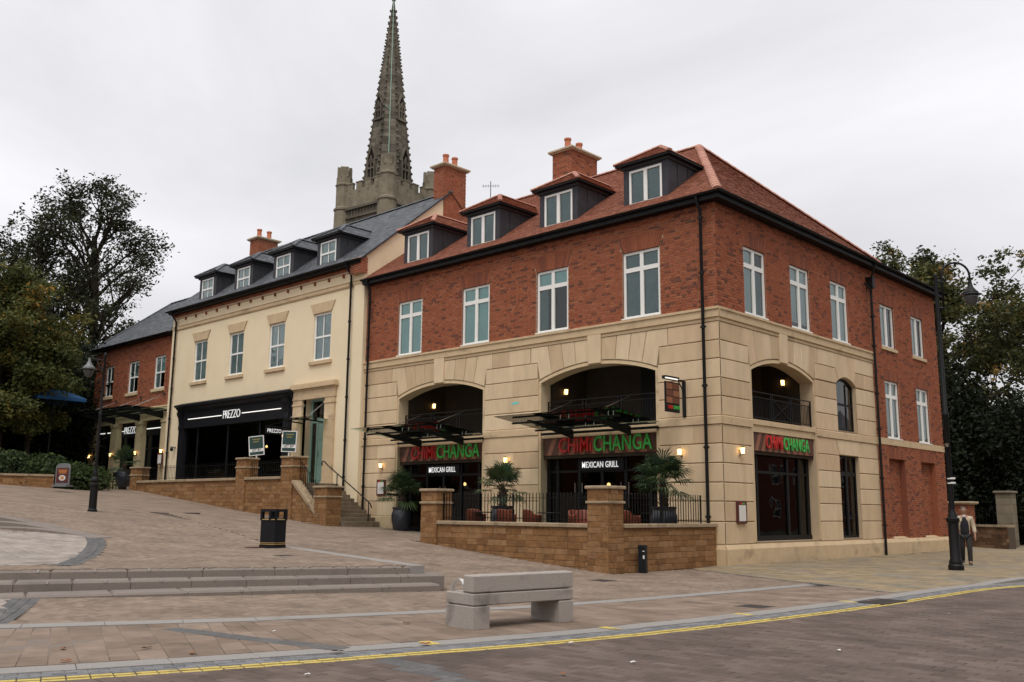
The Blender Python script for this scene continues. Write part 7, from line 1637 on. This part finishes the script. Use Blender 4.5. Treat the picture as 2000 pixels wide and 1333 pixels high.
# ------------------------------------------------------------------ trees
def make_tree(name, label, base, h, spread, trunk_r, seed, leaf, per_twig, lsize, clear=.3, levels=3, lean=(0, 0), group=None, limbs=9, twig_r=.9, cat='tree', droop=.0, bark='bark', up=.55, bare=.0):
    rg = random.Random(seed); t = thing(name, label, cat, base, group); base = Vector(base); wood = MB(); fine = MB(); twigs = []
    def grow(p, d, L_, r, lvl):
        n = 4; pts = [p]; rs_ = [r]; q = p; dd = d.normalized()
        for i in range(n):
            dd = (dd+Vector((rg.uniform(-1, 1), rg.uniform(-1, 1), rg.uniform(-.5, .9)))*.17-Vector((0, 0, droop*(lvl > 1)*.2))).normalized(); q = q+dd*(L_/n); pts.append(q); rs_.append(r*(1-.62*(i+1)/n))
        (wood if lvl < 2 else fine).tube(pts, rs_, 7 if lvl < 2 else 4, cap=False)
        if lvl >= levels: twigs.append((pts, L_)); return
        k = limbs if lvl == 0 else rg.randint(4, 6)
        for j in range(k):
            f_ = (clear+(1-clear)*(j+.3)/k) if lvl == 0 else rg.uniform(.3, 1.0); i0 = min(int(f_*n), n-1); fr_ = f_*n-i0; bp = pts[i0].lerp(pts[i0+1], fr_); az = j*2.4+rg.uniform(-.5, .5)
            if lvl == 0: g_ = (f_-clear)/(1-clear); el = R(12+52*g_); cd_ = Vector((math.cos(az)*math.cos(el), math.sin(az)*math.cos(el), math.sin(el))); cl = spread*(.55+.5*math.sin(math.pi*min(1, .22+.72*g_)))*rg.uniform(.8, 1.12)
            else:
                side = Vector((rg.uniform(-1, 1), rg.uniform(-1, 1), rg.uniform(-.3, .8))).normalized(); cd_ = (dd*.75+side*.8+Vector((0, 0, up*.35))).normalized(); cl = L_*rg.uniform(.42, .62)
            grow(bp, cd_, cl, max(.012, rs_[i0]*(.55 if lvl == 0 else .6)), lvl+1)
        if lvl > 0: grow(pts[-1], dd, L_*.5, rs_[-1], lvl+1)
    grow(base-Vector((0, 0, .3)), Vector((lean[0], lean[1], 1)), h*.86, trunk_r, 0)
    wood.build('trunk', bark, t, smooth=True); fine.build('branches', bark, t, kind='stuff')
    lv = MB()
    for pts, L_ in twigs:
        tone = rg.gauss(.48, .22)
        if rg.random() < bare: continue
        cl_ = [pts[-1].lerp(pts[-2], rg.random()*1.5)+Vector((rg.gauss(0, 1), rg.gauss(0, 1), rg.gauss(0, .6)))*(twig_r*.3) for q in range(3)]
        for k in range(int(per_twig*rg.uniform(.5, 1.4))):
            c_ = rg.choice(cl_)+Vector((rg.gauss(0, 1), rg.gauss(0, 1), rg.gauss(0, .65)))*(twig_r*.27)
            a = Vector((rg.gauss(0, 1), rg.gauss(0, 1), rg.gauss(0, .6))).normalized(); b = a.cross(Vector((rg.gauss(0, 1), rg.gauss(0, 1), rg.gauss(0, 1)))).normalized(); s_ = lsize*rg.uniform(.6, 1.3)
            lv.poly([c_-a*s_, c_+b*s_*.5, c_+a*s_, c_-b*s_*.5], min(.999, max(.01, tone+rg.uniform(-.22, .22))))
    lv.build('crown', leaf, t, kind='stuff'); settle(t); return t
def shrub(name, label, base, rx, ry, h, seed, leaf, n, ls, cat='bush', group=None, stem=True):
    """dense evergreen mass: many leaves through an uneven volume built of lobes, on a few stems"""
    rg = random.Random(seed); t = thing(name, label, cat, base, group); base = Vector(base); lobes = []
    for i in range(14): an = rg.uniform(0, 6.28); rr = rg.uniform(0, .75); lobes.append((base+Vector((math.cos(an)*rx*rr, math.sin(an)*ry*rr, h*rg.uniform(.15, .82))), rg.uniform(.28, .5)))
    m = MB()
    for c_, k in lobes[:7]: m.tube([base-Vector((0, 0, .2)), (base+c_)/2+Vector((rg.uniform(-.2, .2), 0, 0)), c_], [.12, .07, .03], 6)
    m.build('stems', 'bark', t, kind='stuff'); lv = MB()
    for i in range(n):
        c0, k = rg.choice(lobes); d_ = Vector((rg.gauss(0, 1), rg.gauss(0, 1), rg.gauss(0, 1))).normalized()*(rg.random()**.35); c_ = c0+Vector((d_.x*rx*k*1.3, d_.y*ry*k*1.3, d_.z*h*k*.8))
        if c_.z < base.z: c_.z = base.z+rg.random()*.4
        a = Vector((rg.gauss(0, 1), rg.gauss(0, 1), rg.gauss(0, .7))).normalized(); b = a.cross(Vector((rg.gauss(0, 1), rg.gauss(0, 1), rg.gauss(0, 1)))).normalized(); s_ = ls*rg.uniform(.6, 1.3); lv.poly([c_-a*s_, c_+b*s_*.55, c_+a*s_, c_-b*s_*.55], min(.999, max(.01, rg.gauss(.45, .25))))
    lv.build('foliage', leaf, t, kind='stuff'); settle(t); return t
def at_base(px, d, z): p = at_dist(px, 950, d); return Vector((p.x, p.y, z))
def top_z(px, py, d): return at_dist(px, py, d).z
b = at_base(146, 76, 2.8); make_tree('plane_tree', 'tall sparse dark tree with a thick trunk behind the low brick building', b, top_z(176, 368, 76)-2.8, 4.9, .5, 11, 'leaf_dark', 25, .14, clear=.3, limbs=22, twig_r=1.0, bare=.12, lean=(.02, .02))
b = at_base(70, 74, 2.8); make_tree('plane_tree', 'second sparse dark tree left of the tallest one', b, top_z(92, 415, 74)-2.8, 4.2, .38, 12, 'leaf_dark', 22, .14, clear=.35, limbs=18, twig_r=1.0, bare=.12, lean=(-.03, -.02))
b = at_base(-18, 60, 2.7); make_tree('maple_tree', 'dense green tree turning yellow at the left edge', b, top_z(10, 530, 60)-2.7, 2.8, .3, 13, 'leaf_autumn', 100, .12, clear=.32, limbs=13, twig_r=1.0, droop=.6)
b = at_base(44, 61, 2.7); make_tree('maple_tree', 'smaller green tree with orange leaves above the blue parasol', b, top_z(66, 620, 61)-2.7, 1.55, .2, 14, 'leaf_autumn', 80, .12, clear=.4, limbs=10, twig_r=.8, droop=.6)
for i, (px, d, w, tp, lb) in enumerate(((-110, 64, 4.4, 600, 'dark evergreen mass just beyond the left edge of the frame'), (-290, 62, 4.4, 620, 'dark evergreen mass farthest left, beyond the frame'), (30, 66, 4.2, 640, 'dark evergreen mass at the left edge behind the hedge'), (120, 68, 3.8, 660, 'dark evergreen tree between the maple and the tall trunk'), (172, 72, 3.2, 690, 'dark evergreen tree touching the low brick building'))):
    shrub('evergreen_tree', lb, at_base(px, d, 2.4), w, w, top_z(px, tp, d)-2.4, 30+i, 'leaf_ever', 20000, .14, 'tree', 'dark evergreens on the left')
# hedge, railing and low wall at the left edge
hw0, hw1 = at_dist(-260, 925, 52), at_dist(104, 950, 52)
wl = low_wall('low_stone_wall', 'low buff stone wall at the left edge below the hedge', hw0.xy, hw1.xy, .62, .35, 'iron_mortar', 'ironstone', min(hw0.z, hw1.z)-.15)
dv = (hw1.xy-hw0.xy).normalized(); nv = Vector((-dv.y, dv.x))
if nv.dot(Vector((-1, .3))) < 0: nv = -nv
t = thing('hedge_railing', 'thin black railing on the low wall in front of the hedge', 'railing', hw0); m = MB(); a_, b_ = hw0.xy+nv*.2, hw1.xy+nv*.2; rail_run(m, a_, b_, hw0.z+.45, hw0.z+1.5, .16, hw1.z+.45, hw1.z+1.5, fin=False, r=.008); m.build('bars', 'black_metal', t); settle(t)
for i in range(5):
    p = hw0.xy.lerp(hw1.xy+dv*2.0, (i+.5)/5)+nv*1.7; shrub('laurel_hedge', ('laurel hedge section farthest left, beyond the frame', 'laurel hedge section just beyond the left edge of the frame', 'bright laurel hedge section at the left edge behind the railing', 'bright laurel hedge section in the middle behind the railing', 'bright laurel hedge section behind the maroon board')[i], (p.x, p.y, hw0.z-.1-.22*i), 1.7, 1.7, 1.75, 60+i, 'leaf_hedge', 6000, .10, 'hedge', 'laurel hedge behind the low wall')
# blue parasol
pc = at_dist(104, 774, 60.3); t = thing('blue_parasol', 'large blue parasol half hidden by the maple leaves', 'parasol', (pc.x, pc.y, 2.7)); m = MB(); w = 1.35; A_ = pc+Vector((0, 0, .55)); Q = [pc+Vector((x*w, y*w, -.15)) for x, y in ((-1, -1), (1, -1), (1, 1), (-1, 1))]
for i in range(4): m.poly([Q[i], Q[(i+1) % 4], A_]); m.poly([Q[i], Q[i]-Vector((0, 0, .18)), Q[(i+1) % 4]-Vector((0, 0, .18)), Q[(i+1) % 4]])
m.build('canopy', 'parasol_blue', t); m = MB()
for q in Q: m.bar(A_-Vector((0, 0, .06)), q-Vector((0, 0, .03)), .05, .04)
m.build('ribs', 'steel', t, kind='stuff'); m = MB(); m.tube([(pc.x, pc.y, 2.5), A_], .05, 8); m.build('pole', 'black_metal', t); settle(t)
# right side
b = at_base(1895, 66, 0); make_tree('lime_tree', 'yellowing lime tree behind the tall street lamp', b, top_z(1890, 540, 66), 4.6, .35, 21, 'leaf_lime', 60, .15, clear=.4, limbs=13, twig_r=1.0)
b = at_base(1990, 64, 0); make_tree('lime_tree', 'sparser lime tree at the right edge of the picture', b, top_z(1985, 590, 64), 4.0, .32, 22, 'leaf_lime', 40, .15, clear=.4, limbs=12, twig_r=1.0)
b = at_base(1752, 84, 0); make_tree('lime_tree', 'distant tree whose top shows above the tiled roof', b, top_z(1752, 492, 84), 4.2, .35, 23, 'leaf_lime', 34, .17, clear=.5, limbs=11, twig_r=.9)
for i, (px, d, w, tp, lb) in enumerate(((1862, 60, 3.2, 740, 'dark evergreen directly behind the end of the brick wing'), (1930, 60, 3.6, 760, 'black-green evergreen above the gate pier and the low wall'), (2010, 58, 3.6, 780, 'black-green evergreen at the right edge'), (1900, 74, 5.5, 800, 'deep dark evergreen filling the gap behind the man'), (1990, 76, 5.5, 800, 'deep dark evergreen farthest back at the right edge'))):
    shrub('evergreen_tree', lb, at_base(px, d, -.3), w, w, top_z(px, tp, d)+.3, 40+i, 'leaf_ever', 20000, .14, 'tree', 'dark evergreens on the right')
# ------------------------------------------------------------------ the walking man
def skinned(name, verts, edges, mat, parent, sub=2, root=0):
    me = bpy.data.meshes.new(name); me.from_pydata([v[:3] for v in verts], edges, []); o = link(name, me, parent); me.materials.append(MAT[mat])
    md = o.modifiers.new('skin', 'SKIN'); md.use_smooth_shade = True
    for i, v in enumerate(verts): s_ = me.skin_vertices[0].data[i]; s_.radius = (v[3], v[4] if len(v) > 4 else v[3]); s_.use_root = (i == root)
    sm = o.modifiers.new('sub', 'SUBSURF'); sm.levels = sub; sm.render_levels = sub; return o
man = thing('person', 'man in a beige jacket, dark jumper and trousers walking past the street lamp', 'person')
V = [(0, 0, .96, .13, .10), (0, .0, 1.12, .13, .095), (0, .0, 1.3, .155, .105), (0, -.005, 1.45, .12, .09), (0, -.015, 1.53, .055), (0, -.03, 1.60, .07, .085), (0, -.035, 1.68, .085, .10), (0, -.03, 1.745, .06, .07),
     (.19, 0, 1.42, .06), (.25, .03, 1.16, .045), (.28, -.06, .92, .03), (.285, -.09, .84, .03, .018), (-.19, 0, 1.42, .06), (-.25, -.02, 1.16, .045), (-.27, -.12, .93, .03), (-.275, -.14, .85, .03, .018),
     (.095, 0, .9, .09), (.10, -.13, .52, .06), (.10, -.10, .1, .042), (.10, -.24, .05, .035), (-.095, 0, .9, .09), (-.10, .0, .5, .06), (-.10, .20, .14, .042), (-.10, .10, .045, .035)]
E_ = [(0, 1), (1, 2), (2, 3), (3, 4), (4, 5), (5, 6), (6, 7), (3, 8), (8, 9), (9, 10), (10, 11), (3, 12), (12, 13), (13, 14), (14, 15), (0, 16), (16, 17), (17, 18), (18, 19), (0, 20), (20, 21), (21, 22), (22, 23)]
n0 = len(V)
for (wi, sg) in ((11, 1), (15, -1)):
    x, y, z = V[wi][:3]
    for k, (dx, dy, l) in enumerate(((-.022, -.018, .07), (-.008, -.008, .085), (.008, .0, .08), (.022, .008, .065))):
        i = len(V); V.append((x+dx*.6, y+dy-.005, z-.03, .009)); V.append((x+dx*.6-.004*sg, y+dy-.018, z-.03-l*.5, .008)); V.append((x+dx*.5-.012*sg, y+dy-.012, z-.03-l, .007)); E_ += [(wi, i), (i, i+1), (i+1, i+2)]
    i = len(V); V.append((x-.03*sg, y-.03, z+.02, .011)); V.append((x-.035*sg, y-.05, z-.025, .009)); E_ += [(wi, i), (i, i+1)]
skinned('body', V, E_, 'skin', man)
jv = [(0, .01, .93, .175, .135), (0, .01, 1.12, .17, .135), (0, .01, 1.3, .19, .14), (0, .01, 1.44, .15, .11), (0, .015, 1.5, .085, .075), (.20, .01, 1.42, .085), (.265, .035, 1.16, .07), (.285, -.05, .95, .058), (-.20, .01, 1.42, .085), (-.265, -.015, 1.16, .07), (-.28, -.11, .96, .058)]
skinned('jacket', jv, [(0, 1), (1, 2), (2, 3), (3, 4), (3, 5), (5, 6), (6, 7), (3, 8), (8, 9), (9, 10)], 'jacket_beige', man)
m = MB(); m.lathe([(.86, .86), (.98, 1.0), (1.0, 1.15), (1.02, 1.3), (.72, 1.41), (.42, 1.47)], 16, (0, -.035, 0), axes=(Vector((.135, 0, 0)), Vector((0, .108, 0)), Vector((0, 0, 1)))); m.build('jumper', 'jumper_navy', man, smooth=True)
skinned('shirt_collar', [(0, -.085, 1.43, .045, .06), (0, -.035, 1.525, .066, .068)], [(0, 1)], 'shirt_white', man)
skinned('trousers', [(0, 0, .95, .15, .12), (.095, -.01, .86, .11), (.10, -.13, .52, .085), (.10, -.10, .05, .072), (-.095, 0, .86, .11), (-.10, .0, .5, .085), (-.10, .20, .08, .072)], [(0, 1), (1, 2), (2, 3), (0, 4), (4, 5), (5, 6)], 'trouser_dark', man)
for (x, y, z) in ((.10, -.1, .05), (-.10, .2, .09)):
    m = MB(); m.lathe([(.03, -.02), (.055, 0), (.05, .03), (.035, .08)], 10, (x, y, z)); q = [(x-.045, y-.17, z-.045), (x+.045, y-.17, z-.045), (x+.05, y+.06, z-.045), (x-.05, y+.06, z-.045), (x-.035, y-.16, z+.0), (x+.035, y-.16, z+.0), (x+.045, y+.05, z+.04), (x-.045, y+.05, z+.04)]; m.hexa(q); m.build('shoe', 'shoe_black', man)
m = MB(); n = 12; vs = []
for k in range(5):
    ph = math.pi/2*k/4
    for i in range(n): an = 2*math.pi*i/n; f_ = 1.0; vs.append((.088*math.cos(an)*math.cos(ph), .0+.098*math.sin(an)*math.cos(ph), 1.72+.065*math.sin(ph)-(.08 if math.sin(an) > .2 and k == 0 else 0)))
m.mesh(vs, [(k*n+i, k*n+(i+1) % n, (k+1)*n+(i+1) % n, (k+1)*n+i) for k in range(4) for i in range(n)]); m.build('hair', 'hair_grey', man, smooth=True)
m = MB(); m.lathe([(.002, -.018), (.016, -.008), (.014, .012), (.004, .03)], 8, (0, -.135, 1.645)); m.build('nose', 'skin', man, smooth=True)
for sg in (-1, 1):
    m = MB(); m.lathe([(.003, -.01), (.012, 0), (.003, .01)], 8, (sg*.033, -.122, 1.685)); m.build('eye', 'shoe_black', man, smooth=True); m = MB(); m.lathe([(.004, -.032), (.014, -.012), (.016, .015), (.004, .035)], 8, (sg*.09, -.03, 1.665)); m.build('ear', 'skin', man, smooth=True)
m = MB(); m.box(-.026, .026, -.128, -.118, 1.612, 1.618); m.build('mouth', 'maroon', man)
mp_ = on_z(1889, 1104, .09); place(man, (mp_.x, mp_.y, .105), R(22)); man.rotation_euler = (0, 0, R(22)); 
t = thing('carrier_bag', 'dark bag hanging from the hand of the walking man, half behind the lamp post', 'bag', (0, 0, 0)); m = MB(); m.hexa([(-.11, -.05, .38), (.11, -.05, .38), (.11, .05, .38), (-.11, .05, .38), (-.13, -.04, .74), (.13, -.04, .74), (.13, .04, .74), (-.13, .04, .74)]); m.build('body', 'shoe_black', t); m = MB(); m.tube([(-.06, 0, .74), (-.03, 0, .81), (.03, 0, .81), (.06, 0, .74)], .008, 5); m.build('handle', 'shoe_black', t)
hp_ = Matrix.Rotation(R(22), 3, 'Z') @ Vector((-.29, -.16, 0)); place(t, (mp_.x+hp_.x, mp_.y+hp_.y, .105), R(40))
# ------------------------------------------------------------------ brick houses across the road and the square: they show in the shop windows
def facing_house(label, o, u, n, L_, h, depth):
    t = thing('facing_house', label, 'building', o, 'houses reflected in the windows'); f_ = frame(o, u, n); m = MB(); H = lambda s0, s1, d0, d1, z0, z1: m.hexa([f_(s0, d1, z0), f_(s1, d1, z0), f_(s1, d0, z0), f_(s0, d0, z0), f_(s0, d1, z1), f_(s1, d1, z1), f_(s1, d0, z1), f_(s0, d0, z1)])
    H(0, L_, -depth, 0, -.6, h); m.build('wall', 'brick_arch', t); m = MB(); v = [f_(-.2, .3, h), f_(L_+.2, .3, h), f_(L_+.2, -depth-.3, h), f_(-.2, -depth-.3, h), f_(-.2, -depth/2, h+depth*.4), f_(L_+.2, -depth/2, h+depth*.4)]; m.mesh(v, [(0, 1, 5, 4), (2, 3, 4, 5), (0, 4, 3), (1, 2, 5), (3, 2, 1, 0)]); m.build('roof', 'slate', t)
    k = int(L_/4.5)
    for i in range(k):
        for z in (1.2, 4.3, 7.2):
            if z+1.6 > h: continue
            s_ = (i+.5)*L_/k; m = MB(); H(s_-.6, s_+.6, 0, .04, z, z+1.7); w_ = m.build('window', 'white_paint', t)
            for a in (-.54, .03):
                for b in (.08, .88): m = MB(); H(s_+a, s_+a+.51, .04, .045, z+b, z+b+.74); m.build('pane', 'black_paint', w_)
    settle(t, o)
facing_house('brick terrace across the road, seen only as a reflection in the road-side shop window', (28, -34, 0), (0, 1, 0), (-1, 0, 0), 112, 10.0, 8)
facing_house('brick terrace across the square, seen only as a reflection in the black shopfront', (-150, -52, 1.5), (1, 0, 0), (0, 1, 0), 144, 13, 8)
